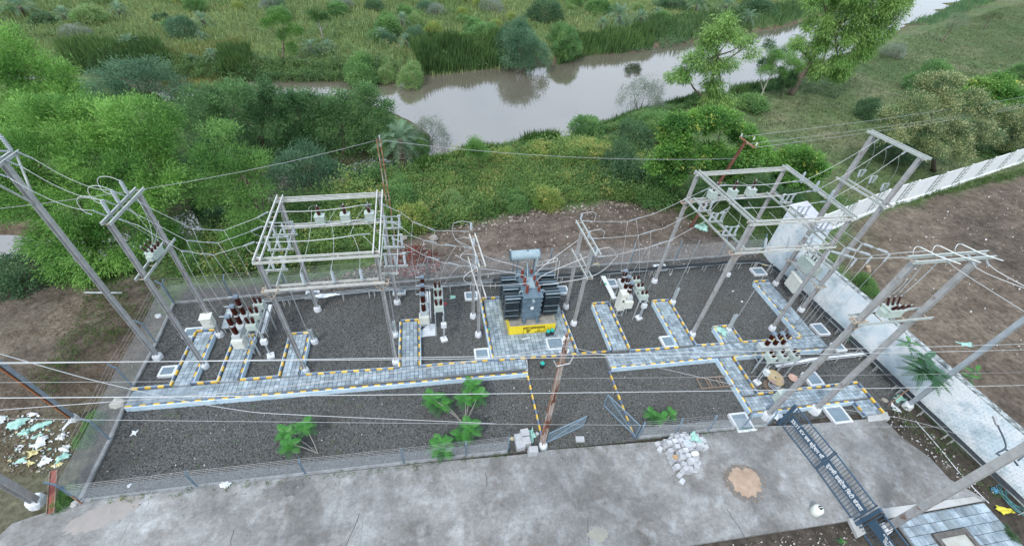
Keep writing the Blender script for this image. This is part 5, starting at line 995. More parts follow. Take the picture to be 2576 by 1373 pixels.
# right gantry buses and links
RB = []
for i_, (a_, b2) in enumerate(((('i',450,335),('i',1140,298)), (('i',560,450),('i',1260,380)), (('i',650,530),('i',1380,470)))):
    A_, B_ = at(*a_, 8.25), at(*b2, 8.3); conductor(f'{PH[i_]} busbar wire crossing the right gantry', A_, B_, (), .5, .5, sag=.1, sm=False, r=.02); RB.append((A_, B_))
    drop(f'drooping loop from the {PH[i_]} right gantry busbar to its voltage transformer', A_.lerp(B_, (.05, .3, .5)[i_]), VTR[i_], V(.25, 0, .1)); drop(f'{PH[i_]} loop below the left beam of the right gantry', A_, lr['BL'].lerp(lr['FL'], (.30, .52, .78)[i_])+V(.4, 0, .85), V(.1, 0, -.3)); drop(f'{PH[i_]} jumper at the left outer side of the right gantry', K3[i_][-2] if 0 else K3[i_][-1], lr['BL'].lerp(lr['FL'], (.30, .52, .78)[i_])+V(-.3, 0, .85), V(-.2, 0, -.3))
    drop(f'{PH[i_]} slanting wire between the lower beams of the right gantry', at('i', (520,700,880)[i_], (550,470,560)[i_], RZ+.3), at('i', (770,930,1090)[i_], (800,790,760)[i_], RZ), V(0, 0, 0))
    a3 = at('i', *((1145,300), (1262,378), (1385,455))[i_], 8.55); p = a3; r_ = thing('post_insulator', f'{PH[i_]} grey post insulator on the right upper beam of the right gantry', 'insulator', p, 'post insulators on the beams'); insulator(r_, p, p+V(0, 0, .6), .075, .035, 8, grey_ins, 'shed_stack')
    b3 = at('j', *((545,190), (645,245), (755,312))[i_], 11.2); conductor(f'{PH[i_]} conductor climbing from the right gantry to the tallest frame', a3+V(.1, 0, -.1), b3, (), .5, 0, sag=.15, sm=False)
    tB = FRp[1][1].lerp(FRp[0][1], (.15, .45, .72)[i_])+V(0, 0, 0); conductor(f'{PH[i_]} short strain string at the top of the tallest frame', tB, b3, (), .45, 0, sm=False, r=.012)
    m3 = at('j', *((405,490), (500,545), (600,610))[i_], 8.75); drop(f'{PH[i_]} thin bent dropper inside the tallest frame', b3, m3, V(.3, 0, .1)); r_ = thing('fuse_switch', f'{PH[i_]} drop-out fuse on the middle rails of the tallest frame', 'fuse', m3, 'drop out fuses'); insulator(r_, m3, m3+V(-.15, 0, .45), .06, .03, 6, grey_ins, 'post_insulator'); insulator(r_, m3+V(.25, .05, 0), m3+V(.3, .05, .42), .06, .03, 6, grey_ins, 'post_insulator'); b_ = MB(); b_.tube([m3+V(-.15, 0, .47), m3+V(.3, .05, .44)], .02, 6); b_.build('fuse_tube', galv, r_)
    drop(f'{PH[i_]} long dropper from the tallest frame rails to the small transformer', m3-V(0, 0, .1), pc+V(.12, (1, 0, -1)[i_]*.25, 1.25), V(.2, 0, -.1), r=.01, m=wire_d)
# right gantry -> tall frame above the gate
for i_, (k1, k2, e_) in enumerate(((('l',215,30), ('l',455,118), ('l',760,95)), (('l',70,65), ('l',300,135), ('l',640,100)), (('l',-60,95), ('l',165,160), ('l',620,148)))):
    A_ = lr['FR'].lerp(lr['BR'], (.75, .45, .1)[i_])+V(.2, 0, .2); A_ = at('i', (1370, 1370, 1380)[i_]-i_*100, (630, 650, 760)[i_], 8.2); B_ = at(*e_, 11.0)
    root_, P = conductor(f'{PH[i_]} double string conductor between the right gantry and the gate frame', A_, B_, [k1, k2], .45, 0, sm=False, r=.015); d_ = P[2]-P[1]; insulator(root_, P[1]+d_*.04, P[1]+d_*.4, .06, .025, 8); insulator(root_, P[1]+d_*.55, P[1]+d_*.92, .06, .025, 8)
    insulator(root_, P[1], P[1]-V(0, 0, .45), .05, .02, 6); insulator(root_, P[2], P[2]-V(0, 0, .45), .05, .02, 6)
    drop(f'{PH[i_]} long slack dropper running down to the front right breaker', P[1]-V(0, 0, .45), B4[0][2-i_], V(.1, -.1, -.3)); drop(f'{PH[i_]} long taut dropper running down to the drum side current transformers', P[2]-V(0, 0, .45), C4[(2-i_)*2], V(0, 0, 0))
for i_, (x_, y_) in enumerate(((600,330),(750,180),(885,165))):
    drop(f'{("left","middle","right")[i_]} stiff lead from the frame top to the recloser above the name gate', at('l', x_, y_, 10.9 if i_ else 10.0), RR[i_*2+1]+V(0, 0, .1), V(.08, 0, 0), r=.02)
for i_, (mids, e_) in enumerate((([('l',1030,255)], ('l',1602,610)), ([('l',1190,240),('l',1330,310)], ('l',1602,395)), ([('l',1290,200),('l',1370,270)], ('l',1602,385)))):
    A_ = TTp[0][1].lerp(TTp[1][1], (.35, .75, 1.0)[i_])+V(0, 0, .1); B_ = aty(e_[0], e_[1]+60, e_[2]+40, 7.8); conductor(f'{("left","middle","right")[i_]} service conductor leaving the gate frame to the right', A_, B_, mids, .5, 0, sm=True, r=.015)
for i_, f_ in enumerate((.3, .6, .95)):
    p = TTp[0][1].lerp(TTp[1][1], f_)+V(0, 0, .12); r_ = thing('jumper_bracket', f'{("left","middle","right")[i_]} long bracket rod crossing the top beam above the name gate', 'bracket', p, 'bracket rods on the gate frame'); b_ = MB(); b_.tube([p+V(-.35, .5, .05), p, p+V(.35, -.5, .05)], .022, 6); b_.build('rod', steel_rail, r_); b_ = MB(); b_.tube(smooth_pts([p+V(-.35, .5, .05), p+V(-.6, .5, .1), p+V(-.65, .4, -.15), p+V(-.45, .3, -.3)]), .015, 5); b_.build('hook', wire_m, r_)
# bent lead on L3 recloser side and spare loops
drop('pair of short leads on the left recloser', LA[1]+V(.9, .2, -.9), RL[2], V(0, 0, 0))
# far rural line behind the site
PT1, PT2 = at('w',951,352,7.6), at('u',985,460,7.85)
ln = [('thin service line from the left frame edge to the thin rusty pole', at('w',-30,655,5.0)+V(-8, 0, 2), PT1, .9), ('thin service line between the two rusty poles over the scrub', PT1, at('u',880,612,6.9), .5)]
for lb, A_, B_, s_ in ln: conductor(lb, A_, B_, (), 0, 0, sag=s_, sm=False, r=.014, m=wire_d, grp='thin village lines')
for i_, (x_, y_, e_) in enumerate(((945,408,('r',2408,755)), (1030,472,('r',2408,820)), (1080,508,('r',2408,835)))):
    A_ = at('u', x_, y_, 8.1); B_ = aty(e_[0], e_[1]+200, e_[2]-25, 40); conductor(f'{("upper","middle","lower")[i_]} thin line from the cross arm pole away to the right edge', A_, B_, (), 0, 0, sag=.3, sm=False, r=.013, m=wire_d, grp='thin village lines')
# near lines crossing the whole view
near_ = [('upper of the two bright lines crossing the view in front of the paths', ('w',-60,915), ('w',2640,863), 7.6, .0095, wire_m), ('lower of the two bright lines crossing the view in front of the paths', ('w',-60,912), ('w',2640,878), 7.3, .0085, wire_m), ('single bright line crossing the view just above the saplings', ('w',-60,1001), ('w',2640,967), 6.6, .0105, wire_m),
 ('thin grey line crossing the view behind the saplings', ('w',-60,1052), ('w',2640,1073), 7.4, .008, wire_d), ('thin grey line crossing the gravel behind the ladder', ('w',-60,962), ('w',2640,935), 8.6, .007, wire_d)]
for lb, a_, b2, Y_, r0_, m_ in near_:
    A_, B_ = aty(*a_, Y_), aty(*b2, Y_); conductor(lb, A_, B_, (), 0, 0, sag=.12, sm=False, r=r0_, m=m_, grp='lines crossing in front of the yard')
A_ = aty('w',-60,860,9.0); B_ = at('w',1425,870,7.9); conductor('wavy pale cable slung low from the left edge to the open gate pole', aty('w',-40,878,9.2), aty('w',1250,1065,9.3), [('b',700,950),('b',1100,1045),('b',1600,1155),('b',2080,1235),('e',260,1373)], r=.012, grp='slack cables near the gate pole', sm=True)
conductor('dark slack cable from the left edge to the top of the open gate pole', aty('w',-60,1035,9.3), B_, [('e',200,1140),('e',1320,985),('e',2190,868)], r=.014, m=steel, grp='slack cables near the gate pole'); conductor('dark slack cable from the gate pole top down to the name gate side', B_, aty('w',2700,1210,5.5), [('h',590,1280),('k',850,1125),('n',500,190),('n',1400,320)], r=.012, m=steel, grp='slack cables near the gate pole')
# ================================================================== VEGETATION
leaf_m = tintmat('foliage', .55, trans=.42, spec=.25); blade_m = tintmat('reed and grass blades', .6, trans=.3, spec=.25)
bark = mat('brown grey bark', (.11, .085, .065), (.19, .15, .12), 4, .95, bump=.4, bscale=12); bark_p = mat('pale bark', (.30, .28, .24), (.42, .40, .35), 4, .9)
def unit(a): return a/np.maximum(np.linalg.norm(a, axis=1, keepdims=True), 1e-9)
def foliage(cen, crad, nl, ll, lw, c1, c2, hang=.0, up=.3, flat=.75, outc=None, c3=None, f3=.0, R=None, tv=.22, mess=.35):
    R = R or rng; N = len(cen); n = N*nl; crad = np.broadcast_to(crad, (N,))
    ci = np.repeat(np.arange(N), nl); off = R.normal(size=(n, 3))*.5; off[:, 2] *= flat
    p = cen[ci]+off*crad[ci][:, None]
    o = unit(off+R.normal(size=(n, 3))*mess); o[:, 2] += up-hang
    if outc is not None: o += unit(cen[ci]-outc)*.6
    d = unit(o); s = unit(np.cross(d, unit(R.normal(size=(n, 3))*.55+np.array([0, 0, 1]))))
    L_ = ll*(.6+.8*R.random((n, 1))); W_ = lw*(.7+.6*R.random((n, 1))); nrm = np.cross(s, d)
    q = np.stack([p, p+d*L_*.45+s*W_*.5, p+d*L_-np.array([0, 0, 1])*L_*.25*hang*2-nrm*L_*.08, p+d*L_*.45-s*W_*.5], 1).reshape(-1, 3)
    c1, c2 = np.array(c1), np.array(c2); f_ = .32/np.mean(crad); x_, y_, z_ = (cen*f_).T; t = np.clip(.5+.42*np.sin(x_*1.7+1.2*np.sin(y_*1.3+2))*np.sin(z_*1.9+np.sin(x_*2.3))+.26*np.sin(y_*2.4+z_)+.2*R.normal(size=N), 0, 1)[ci][:, None]; t = np.clip(t+R.normal(size=(n, 1))*.18, 0, 1); c = c1*(1-t)+c2*t
    if c3 is not None: m = (R.random(N) < f3)[ci][:, None]; c = np.where(m & (R.random((n, 1)) < .75), np.array(c3), c)
    c = c*(1+tv*(R.random((n, 1))*2-1)); return q, np.clip(c, .003, 1)
def lobed(lobes, dens, R=None, low=-.25, inset=.82, holes=0.):
    """cluster centres on the outer shell of a set of balls (x,y,z,r[,sz])"""
    R = R or rng; out = []; L_ = np.array([[*l[:4], (l[4] if len(l) > 4 else .85)] for l in lobes], float)
    for i, (x, y, z, r, sz) in enumerate(L_):
        n = max(6, int(dens*r*r)); d = unit(R.normal(size=(n, 3))); d = d[d[:, 2] > low]; rr = r*(inset+.22*R.random((len(d), 1))-.25*(R.random((len(d), 1)) < .2)*R.random((len(d), 1))); p = np.array([x, y, z])+d*rr*np.array([1, 1, sz])
        keep = np.ones(len(p), bool)
        for j, (a, b_, c_, q_, s2) in enumerate(L_):
            if j != i: keep &= np.linalg.norm((p-np.array([a, b_, c_]))/np.array([1, 1, s2]), axis=1) > q_*.68
        out.append(p[keep])
    P = np.concatenate(out); f = holes/np.median(L_[:, 3]) if holes else 0
    if holes: g_ = np.sin(P[:, 0]*f*1.9+np.sin(P[:, 2]*f*2.3))+np.sin(P[:, 1]*f*2.1+1.3*np.sin(P[:, 0]*f*1.7))+np.sin(P[:, 2]*f*2.6+.8*np.sin(P[:, 1]*f*2.9)); P = P[g_+.4*R.normal(size=len(P)) > -.30]
    return P
KIND = dict(  # per kind: leaf length, width (for a 2.5 m bush), colours, hang, clusters per r^2, leaves per cluster
 dense=dict(ll=.15, lw=.085, c1=(0.073, 0.183, 0.053), c2=(0.183, 0.368, 0.098), hang=0, dens=95, nl=26, cr=.34),
 dark=dict(ll=.15, lw=.07, c1=(.050, .125, .050), c2=(.115, .225, .085), hang=0, dens=95, nl=26, cr=.34),
 spiky=dict(ll=.22, lw=.045, c1=(.060, .150, .070), c2=(.135, .265, .120), hang=-.1, dens=85, nl=26, cr=.36),
 light=dict(ll=.15, lw=.06, c1=(0.209, 0.417, 0.111), c2=(0.392, 0.550, 0.209), hang=0, dens=95, nl=26, cr=.3),
 mid=dict(ll=.16, lw=.08, c1=(0.123, 0.294, 0.085), c2=(0.270, 0.514, 0.134), hang=0, dens=90, nl=26, cr=.34),
 dull=dict(ll=.16, lw=.04, c1=(0.147, 0.209, 0.134), c2=(0.294, 0.368, 0.245), hang=0, dens=70, nl=20, cr=.36),
 yel=dict(ll=.15, lw=.08, c1=(0.196, 0.392, 0.073), c2=(0.466, 0.550, 0.147), hang=0, dens=95, nl=24, cr=.34, c3=(0.550, 0.514, 0.172), f3=.10),
 vine=dict(ll=.17, lw=.13, c1=(0.098, 0.294, 0.049), c2=(0.294, 0.550, 0.111), hang=.35, dens=100, nl=28, cr=.34, c3=(0.490, 0.539, 0.123), f3=.04))
def in_poly(poly, n, R=rng):
    P = np.array(poly); lo, hi = P.min(0), P.max(0); out = np.zeros((0, 2))
    while len(out) < n:
        q = lo+(hi-lo)*R.random((n*2, 2)); q = q[pdist(q, P) < 0]; out = np.concatenate([out, q])
    return out[:n]
PROTO = {}
def proto(kind, v, fine=False):
    if (kind, v, fine) in PROTO: return PROTO[kind, v, fine]
    k = dict(KIND[kind])
    if fine: v = v % 2; k.update(ll=k['ll']*.58, lw=k['lw']*.62, dens=k['dens']*1.7, cr=k['cr']*.72, nl=int(k['nl']*1.35))
    if (kind, v, fine) in PROTO: return PROTO[kind, v, fine]
    R = np.random.default_rng(hash((kind, v)) % 1000 if 0 else sum(map(ord, kind))*7+v)
    lb = [(0, 0, .42, .56, .95)]+[(.52*math.cos(a+v), .52*math.sin(a+v), .18+.30*R.random(), .30+.14*R.random(), .85) for a in np.linspace(0, 6.28, 8)[:-1]]+[(.32*math.cos(a*2+v), .32*math.sin(a*2+v), .60+.2*R.random(), .24+.12*R.random(), .9) for a in range(4)]
    s_ = 2.5; cen = lobed(lb, k['dens']*s_*s_*.55, R, low=-.5)
    q, c = foliage(cen, k['cr']/s_*1.25, k['nl'], k['ll']/s_*1.25, k['lw']/s_*1.3, [q_*(1.25 if kind in ('dark', 'dense', 'spiky', 'dull') else .92)*m_ for q_, m_ in zip(k['c1'], (1.06, .96, 1.15))], [q_*(1.25 if kind in ('dark', 'dense', 'spiky', 'dull') else .88)*m_ for q_, m_ in zip(k['c2'], (1.08, .94, 1.2))], k['hang'], .0, .8, np.array([0, 0, .2]), k.get('c3'), k.get('f3', 0), R, mess=1.1)
    q[:, 2] = np.maximum(q[:, 2], .0); zt = np.percentile(q[:, 2], 99.5); q[:, 2] /= zt; rt = np.percentile(np.hypot(q[:, 0], q[:, 1]), 98); q[:, :2] /= rt
    PROTO[kind, v, fine] = array_mesh('crown', q, 4, c, leaf_m); return PROTO[kind, v, fine]
st = MB()
for i in range(6): a = i*1.05; st.tube([V(0, 0, -.1), V(.12*math.cos(a), .12*math.sin(a), .25), V(.35*math.cos(a), .35*math.sin(a), .7)], .02, 4, radii=[.03, .022, .01])
stem_me = bpy.data.meshes.new('stems'); stem_me.from_pydata(st.v, [], st.f); stem_me.materials.append(bark)
def fit(x0, x1, yt, yb):
    xm = (x0+x1)/2; g0 = at('w', xm, yb); r = 2.0; X, Y, h = g0.x, g0.y+1.5, 2.
    for _ in range(8):
        px, py, z = proj((X, Y, h*.5)); r = (x1-x0)/2*z/FPX; Y = at('w', xm, yb).y+r*.75; X += (xm-px)*z/FPX
        lo, hi = .3, 14.
        for _ in range(14):
            m_ = (lo+hi)/2
            if proj((X, Y+.25*r, m_))[1] > yt: lo = m_
            else: hi = m_
        h = (lo+hi)/2
    return X, Y, r, h
bi = 0
def bush(label, kind, x0, x1, yt, yb, cat='bush', name='bush', hs=1.0, group=None):
    global bi
    X, Y, r, h = fit(x0, x1, yt, yb); h *= hs; z = gz(X, Y)-.15; z = max(z, WL-.1); H = h-z
    o = thing(name, label, cat, (X, Y, z), group); fine = r > 2.4 and Y < 75
    def crown(dx, dy, rr, hh, k): c = mesh_obj('crown', proto(kind, (bi+k) % 3, fine), parent=o); c.scale = (rr*1.03, rr*1.03, hh); c.rotation_euler.z = bi*2.3+k; c.location = (dx, dy, 0)
    if H > 1.45*r:                                   # a bank of growth, lower in front and higher behind
        H1 = 1.35*r; n_ = min(3, int(H/(1.1*r))); crown(-.1*r, 0, r, H1, 0)
        for k in range(1, n_+1): crown(random.uniform(-.3, .3)*r, k*.8*r, r*random.uniform(.75, .95), min(H1*1.15, H-.3*k), k)
    else: crown(0, 0, r, H, 0)
    s_ = mesh_obj('stems', stem_me, parent=o); s_.scale = (r, r, h*.8); bi += 1; return o
BUSH = [
 # far bank, left to right
 ('rounded pale green bush on the far bank near the upper left corner', 'light', 176, 264, 8, 66), ('low dull grey bush below the pale rounded one on the far bank', 'dull', 147, 223, 58, 98), ('round dark green bush alone in the far grass, upper left', 'spiky', 412, 492, 36, 100),
 ('wide blue green spiky bush at the river bend, left of the water glimpse', 'spiky', 222, 446, 143, 262), ('grey green bush at the top edge left of the slim tree', 'dull', 648, 706, -4, 30), ('dark little bush at the top edge in the far grass', 'dark', 914, 970, -4, 27),
 ('bushy green tree crown among palms on the far bank', 'mid', 941, 1014, 28, 98), ('yellowish green shrub above the reed bed', 'yel', 1064, 1114, 52, 96), ('dull dark shrub at the top, above the yellowish shrub', 'dull', 1070, 1123, 5, 40), ('soft light shrub between the palms and the dull shrub', 'light', 1020, 1070, 30, 74),
 ('dense mid green bush dipping to the water left of two pale bushes', 'mid', 862, 948, 103, 202), ('pale green bush between two others at the far water edge', 'light', 938, 993, 111, 190), ('pale round bush hanging over the far water edge beside the reed bed', 'light', 994, 1061, 126, 204),
 ('bright green bush behind the right end of the reed bed', 'mid', 1170, 1270, 53, 112), ('dull bush at the top edge over the bright green bush', 'dull', 1200, 1275, -6, 34), ('largest blue green bush on the far bank reaching down to the water', 'spiky', 1256, 1396, 18, 168), ('tall dark green bush just right of the largest far bank bush', 'dense', 1392, 1476, 16, 140), ('dense bush behind the two largest far bank bushes', 'dark', 1320, 1420, -8, 60),
 ('dark bush at the top edge beside the fan palms', 'dense', 1470, 1540, -8, 42), ('yellow tinged bush at the top edge beside the fan palms', 'yel', 1505, 1545, 0, 28), ('dark green thicket at the top edge left of the bright tall tree', 'dark', 1640, 1740, -10, 30), ('bluish thicket behind the tall bright trees at the top', 'dark', 1860, 1960, -8, 40),
 # spit and near bank
 ('small bushes at the water tip behind the large palm', 'mid', 1030, 1082, 300, 372), ('thin airy shrub leaning over the water beyond the palm', 'dull', 1030, 1132, 288, 350),
 ('dark shaded thicket between the bright left tree and the slim tree', 'dark', 424, 512, 290, 450), ('spiky green bush with paler shoots behind the left gantry', 'spiky', 676, 870, 360, 492), ('dark bush under the bright tree at the far left edge', 'dark', -40, 130, 636, 750), ('low dark clump by the small creek glimpse', 'dark', 505, 600, 515, 585), ('green clump behind the left gantry foot', 'mid', 600, 690, 560, 640), ('small green shrub beside the left two-pole frame', 'mid', 440, 520, 600, 690),
 ('grey green open bush on the near bank left of the tall bright tree', 'dull', 1556, 1690, 190, 285), ('low bank bush in front of the open grey green one', 'dense', 1430, 1526, 288, 356), ('dark bank bush between the low one and the creeper tree', 'dark', 1540, 1650, 300, 392), ('broad bank bush behind the creeper covered tree', 'mid', 1588, 1704, 272, 370), ('dark bush at the left foot of the creeper covered tree', 'dark', 1526, 1660, 350, 492), ('low dark growth left of the creeper tree roots', 'dense', 1600, 1720, 420, 520),
 ('yellow green hedge-like shrub next to the thin sapling', 'yel', 1217, 1308, 372, 442), ('yellow green shrub in the middle of the bank scrub', 'yel', 1300, 1412, 356, 424), ('widest yellow green shrub of the bank scrub', 'yel', 1400, 1566, 346, 430), ('loose shrub with pale leaves behind the transformer left frame', 'light', 1112, 1178, 478, 556), ('mixed green shrub right of the pale leaved one', 'mid', 1270, 1340, 480, 545), ('yellowing shrub at the edge of the brown earth bank', 'yel', 1330, 1420, 470, 535), ('green shrub at the right end of the brown earth bank', 'mid', 1600, 1700, 455, 530), ('bright shrub directly behind the left gantry top', 'mid', 960, 1060, 455, 540), ('leafy weeds right behind the thin rusty pole', 'yel', 985, 1090, 510, 590),
 ('small bush in the right meadow just beyond the creeper tree', 'mid', 1852, 1942, 234, 286), ('dull low thorn bush standing in the middle of the right meadow', 'dull', 2222, 2282, 108, 150),
 ('dark green bush behind the yellow flowering tree', 'dense', 2292, 2402, 150, 246), ('dark bush on the left flank of the yellow flowering tree', 'dark', 2168, 2236, 246, 310), ('creeper covered dark bush at the right edge above the yellow flowers', 'vine', 2412, 2576, 186, 300), ('low green scrub along the foot of the precast wall', 'mid', 2380, 2560, 340, 402), ('dark growth under the yellow flowering tree by the precast wall', 'dark', 2200, 2330, 330, 420), ('small green clump on the earth beside the dead stump', 'mid', 2180, 2228, 690, 748), ('dark clump at the far right edge of the meadow', 'dense', 2540, 2610, 160, 205),
 ('little green plant growing against the foot of the left fence', 'mid', 155, 205, 1040, 1130), ('grass green clump beside the red channel at the lower left', 'mid', 118, 175, 1240, 1290), ('green clump against the yard kerb at the lower right corner', 'dark', 2548, 2584, 1338, 1372)]
for b_ in BUSH: bush(*b_)
for q_ in in_poly(wpoly([(-60,30),(0,-20),(1900,-25),(1980,0),(1800,50),(1500,90),(1290,120),(1000,110),(880,130),(600,120),(440,140),(100,140)]), 95):
    kd = ('dull', 'mid', 'light', 'dense', 'dark', 'spiky', 'yel', 'mid')[bi % 8]; r = random.uniform(.9, 2.3); z = gz(*q_)-.15; o = thing('shrub', 'small %s shrub scattered with many others in the tall far bank grass' % dict(dull='dull grey', mid='mid green', light='pale green', dense='dense green', dark='dark green', spiky='bluish', yel='yellowish')[kd], 'shrub', (q_[0], q_[1], z), 'small %s shrubs of the far bank' % dict(dull='dull grey', mid='mid green', light='pale green', dense='dense green', dark='dark green', spiky='bluish', yel='yellowish')[kd]); c = mesh_obj('crown', proto(kd, bi % 3), parent=o); c.scale = (r, r, r*random.uniform(.8, 1.3)); c.rotation_euler.z = bi*1.7; bi += 1
# ---------- trees made of lobes read off the photograph
def lobes_at(Y0, L_):
    out = []
    for x, y, rp, dy in L_:
        c = aty('w', x, y, Y0+dy); z = (c-CAM).dot(_fw); out.append((c.x, c.y, c.z, rp*z/FPX, .85))
    return out
def tree(label, Y0, L_, trunk, kind, m=bark, tr_=.22, limbs=(), leafs=1., name='tree', dens=1., hang=None):
    k = dict(KIND[kind]) if isinstance(kind, str) else dict(kind)
    if Y0 not in (25.5, 34): g_ = at('w', *trunk[0], 0.0); g_ = at('w', *trunk[0], gz(g_.x, g_.y)); Y0 = g_.y
    lb = lobes_at(Y0, L_); extra = []
    for (x, y, z, r, sz) in lb:                       # break every lobe into a few uneven boughs
        for _ in range(6): d = unit(rng.normal(size=(1, 3)))[0]; extra.append((x+d[0]*r*.60, y+d[1]*r*.60, z+d[2]*r*.55, r*rng.uniform(.24, .46), .8))
        extra.append((x, y, z, r*.70, sz))
    cen = lobed(extra, k['dens']*dens*1.25, low=-.7, inset=.80, holes=1.6)
    base = aty('w', *trunk[0], Y0); base = V(base.x, base.y, gz(base.x, base.y)-.1); root = thing(name, label, 'tree', base)
    cz = np.array([np.mean([l[0] for l in lb]), np.mean([l[1] for l in lb]), np.mean([l[2] for l in lb])-2]); q, c = foliage(cen, k['cr'], k['nl'], k['ll'], k['lw'], k['c1'], k['c2'], k['hang'] if hang is None else hang, .25, .8, cz, k.get('c3'), k.get('f3', 0))
    q -= np.array(base)[None, :]; me = array_mesh('crown', q, 4, c, leaf_m); mesh_obj('crown', me, parent=root)
    pts = [base]+[aty('w', *p, Y0) for p in trunk[1:]]; n_ = len(pts); b_ = MB(); b_.tube(smooth_pts(pts, 1), tr_, 8, radii=None if n_ < 2 else [tr_*(1-.65*i/(len(smooth_pts(pts, 1))-1)) for i in range(len(smooth_pts(pts, 1)))]); b_.build('trunk', m, root, smooth=True)
    for lm in limbs:
        P = [aty('w', x, y, Y0+(.8 if i else 0)) for i, (x, y) in enumerate(lm)]; S_ = smooth_pts(P, 1); b_ = MB(); b_.tube(S_, .1, 6, radii=[tr_*.5*(1-.7*i/(len(S_)-1)) for i in range(len(S_))]); b_.build('limb', m, root, smooth=True)
    for i_, l in enumerate(lb[::2]): b_ = MB(); s_ = pts[-1].lerp(pts[-2], .3) if n_ > 2 else pts[-1]; e = V(l[0], l[1], l[2]); b_.tube([s_, (s_+e)/2+V(0, 0, -.2), e], .05, 5, radii=[tr_*.4, tr_*.25, .02]); b_.build('limb', m, root, smooth=True)
    return root
feather = dict(ll=.19, lw=.05, c1=(.11, .27, .06), c2=(.33, .58, .15), hang=.12, dens=52, nl=66, cr=.46)
feather2 = dict(feather, c1=(.12, .27, .07), c2=(.25, .45, .13), ll=.18, lw=.045)
willow = dict(ll=.40, lw=.09, c1=(.16, .32, .08), c2=(.35, .53, .17), hang=.6, dens=34, nl=36, cr=.60)
tree('largest bright feathery green tree filling the left side behind the tall steel poles', 25.5, [(140,300,75,3),(240,295,75,3),(350,300,85,2.5),(110,400,85,1.5),(230,410,95,1.5),(350,410,95,1.5),(420,480,55,.5),(60,500,85,0),(180,520,95,0),(300,540,95,0),(395,590,55,-.5),(40,390,80,1),(200,635,75,-1.2),(280,660,60,-1.5),(130,610,60,-1),(20,330,70,3),(420,350,50,2),(460,440,36,1),(-40,450,90,0),(330,640,40,-1.2),(230,695,50,-2),(150,685,45,-2)], [(235,700),(240,650),(232,600)], feather, tr_=.3, dens=1.1)
tree('bright feathery tree at the upper left, behind the largest one', 34, [(30,115,48,0),(70,165,55,0),(135,180,50,0),(20,225,60,-1),(100,245,65,-1),(165,225,38,-1),(150,285,50,-1.5),(-20,170,60,0),(60,300,60,-2)], [(70,420),(75,320),(70,220)], feather, tr_=.25)
tree('slim bright tree with a leaning trunk standing before the dark spit bushes', 24.8, [(553,335,38,1),(520,385,38,.5),(585,390,45,.5),(550,440,52,0),(620,415,32,.5),(650,405,28,.5),(520,490,42,0),(590,480,50,0),(645,470,42,0),(610,540,38,-.5),(655,540,28,-.5)], [(690,605),(668,560),(640,500),(600,420)], feather2, tr_=.14, limbs=[[(662,540),(660,480),(650,430)]])
tree('tall bright tree with an open drooping crown in front of the river', 50, [(1817,55,27,0),(1797,92,30,0),(1835,95,28,0),(1778,125,28,0),(1880,108,20,1),(1892,135,17,1),(1745,152,27,-1),(1716,190,22,-1),(1695,192,18,-1),(1790,170,33,0),(1836,160,26,0),(1800,215,30,0),(1825,250,24,-.5),(1780,250,18,0)], [(1768,272),(1776,240),(1795,190),(1805,120)], willow, tr_=.3, limbs=[[(1772,246),(1748,228),(1735,205),(1722,195)], [(1800,170),(1845,140),(1880,115)]])
tree('huge leaning willow-like tree cut by the top edge, right of the river view', 56, [(2060,55,45,0),(2130,30,60,0),(2200,15,60,0),(2255,15,40,0),(2100,100,50,0),(2170,85,50,0),(2225,70,35,0),(2045,120,32,0),(2110,160,36,-1),(2160,135,34,-1),(2065,175,26,-1),(2010,110,24,0),(2250,-40,60,0),(2150,-40,70,0),(2060,-20,40,0),(2105,190,22,-1)], [(1988,238),(2010,200),(2040,150),(2075,95),(2110,50)], willow, tr_=.5, limbs=[[(2040,150),(2020,130),(2005,120)], [(2075,95),(2140,80),(2200,30)]])
tree('small pale tree with thin white branches at the foot of the leaning tree', 52, [(1950,140,22,0),(1985,150,22,0),(1930,175,18,0),(1965,185,18,0),(2005,165,18,0)], [(1914,246),(1925,215),(1945,180)], dict(feather2, ll=.22), m=bark_p, tr_=.14, limbs=[[(1920,228),(1912,200),(1915,175)]])
tree('dark leafy bushy tree beside the leaning tree, at the water edge', 54, [(1935,115,20,1),(1920,165,22,0),(1990,200,22,0),(1965,135,16,1),(1955,215,20,0)], [(1966,240),(1968,215),(1960,170)], 'dark', tr_=.16)
tree('slim bright green tree rising from the far bank palms', 58, [(712,45,22,0),(690,55,18,0),(665,60,16,0),(740,75,20,0),(715,90,22,0),(735,120,16,0)], [(712,165),(714,130),(710,80)], dict(KIND['light'], c1=(.08, .2, .04), c2=(.15, .32, .07)), tr_=.16)
tree('umbrella shaped tree with a pale bare trunk in the far grass', 70, [(785,40,14,0),(805,36,16,0),(825,44,12,0),(800,48,16,0)], [(812,102),(808,75),(800,50)], dict(KIND['light'], c1=(.07, .17, .05), c2=(.12, .24, .07)), m=bark_p, tr_=.13, limbs=[[(808,78),(790,55)], [(808,78),(825,58)]])
tree('wispy brownish tree leaning in the upper right meadow', 76, [(2405,45,18,0),(2420,60,15,0),(2395,65,15,0)], [(2368,106),(2385,85),(2400,60)], 'dull', tr_=.16)
tree('flat topped thorn tree at the upper right of the meadow', 82, [(2490,38,14,0),(2510,42,12,0),(2475,46,10,0)], [(2474,76),(2485,55),(2495,42)], dict(KIND['dull'], c1=(.08, .12, .05), c2=(.14, .2, .08)), tr_=.14)
tree('thorn tree with a dark bare trunk in the middle of the meadow', 60, [(2240,122,16,0),(2265,118,16,0),(2225,130,12,0)], [(2254,150),(2262,138),(2262,125)], 'dull', tr_=.14)
yelf = dict(ll=.17, lw=.06, c1=(.08, .16, .08), c2=(.19, .28, .12), hang=0, dens=105, nl=36, cr=.40, c3=(.60, .61, .32), f3=.46)
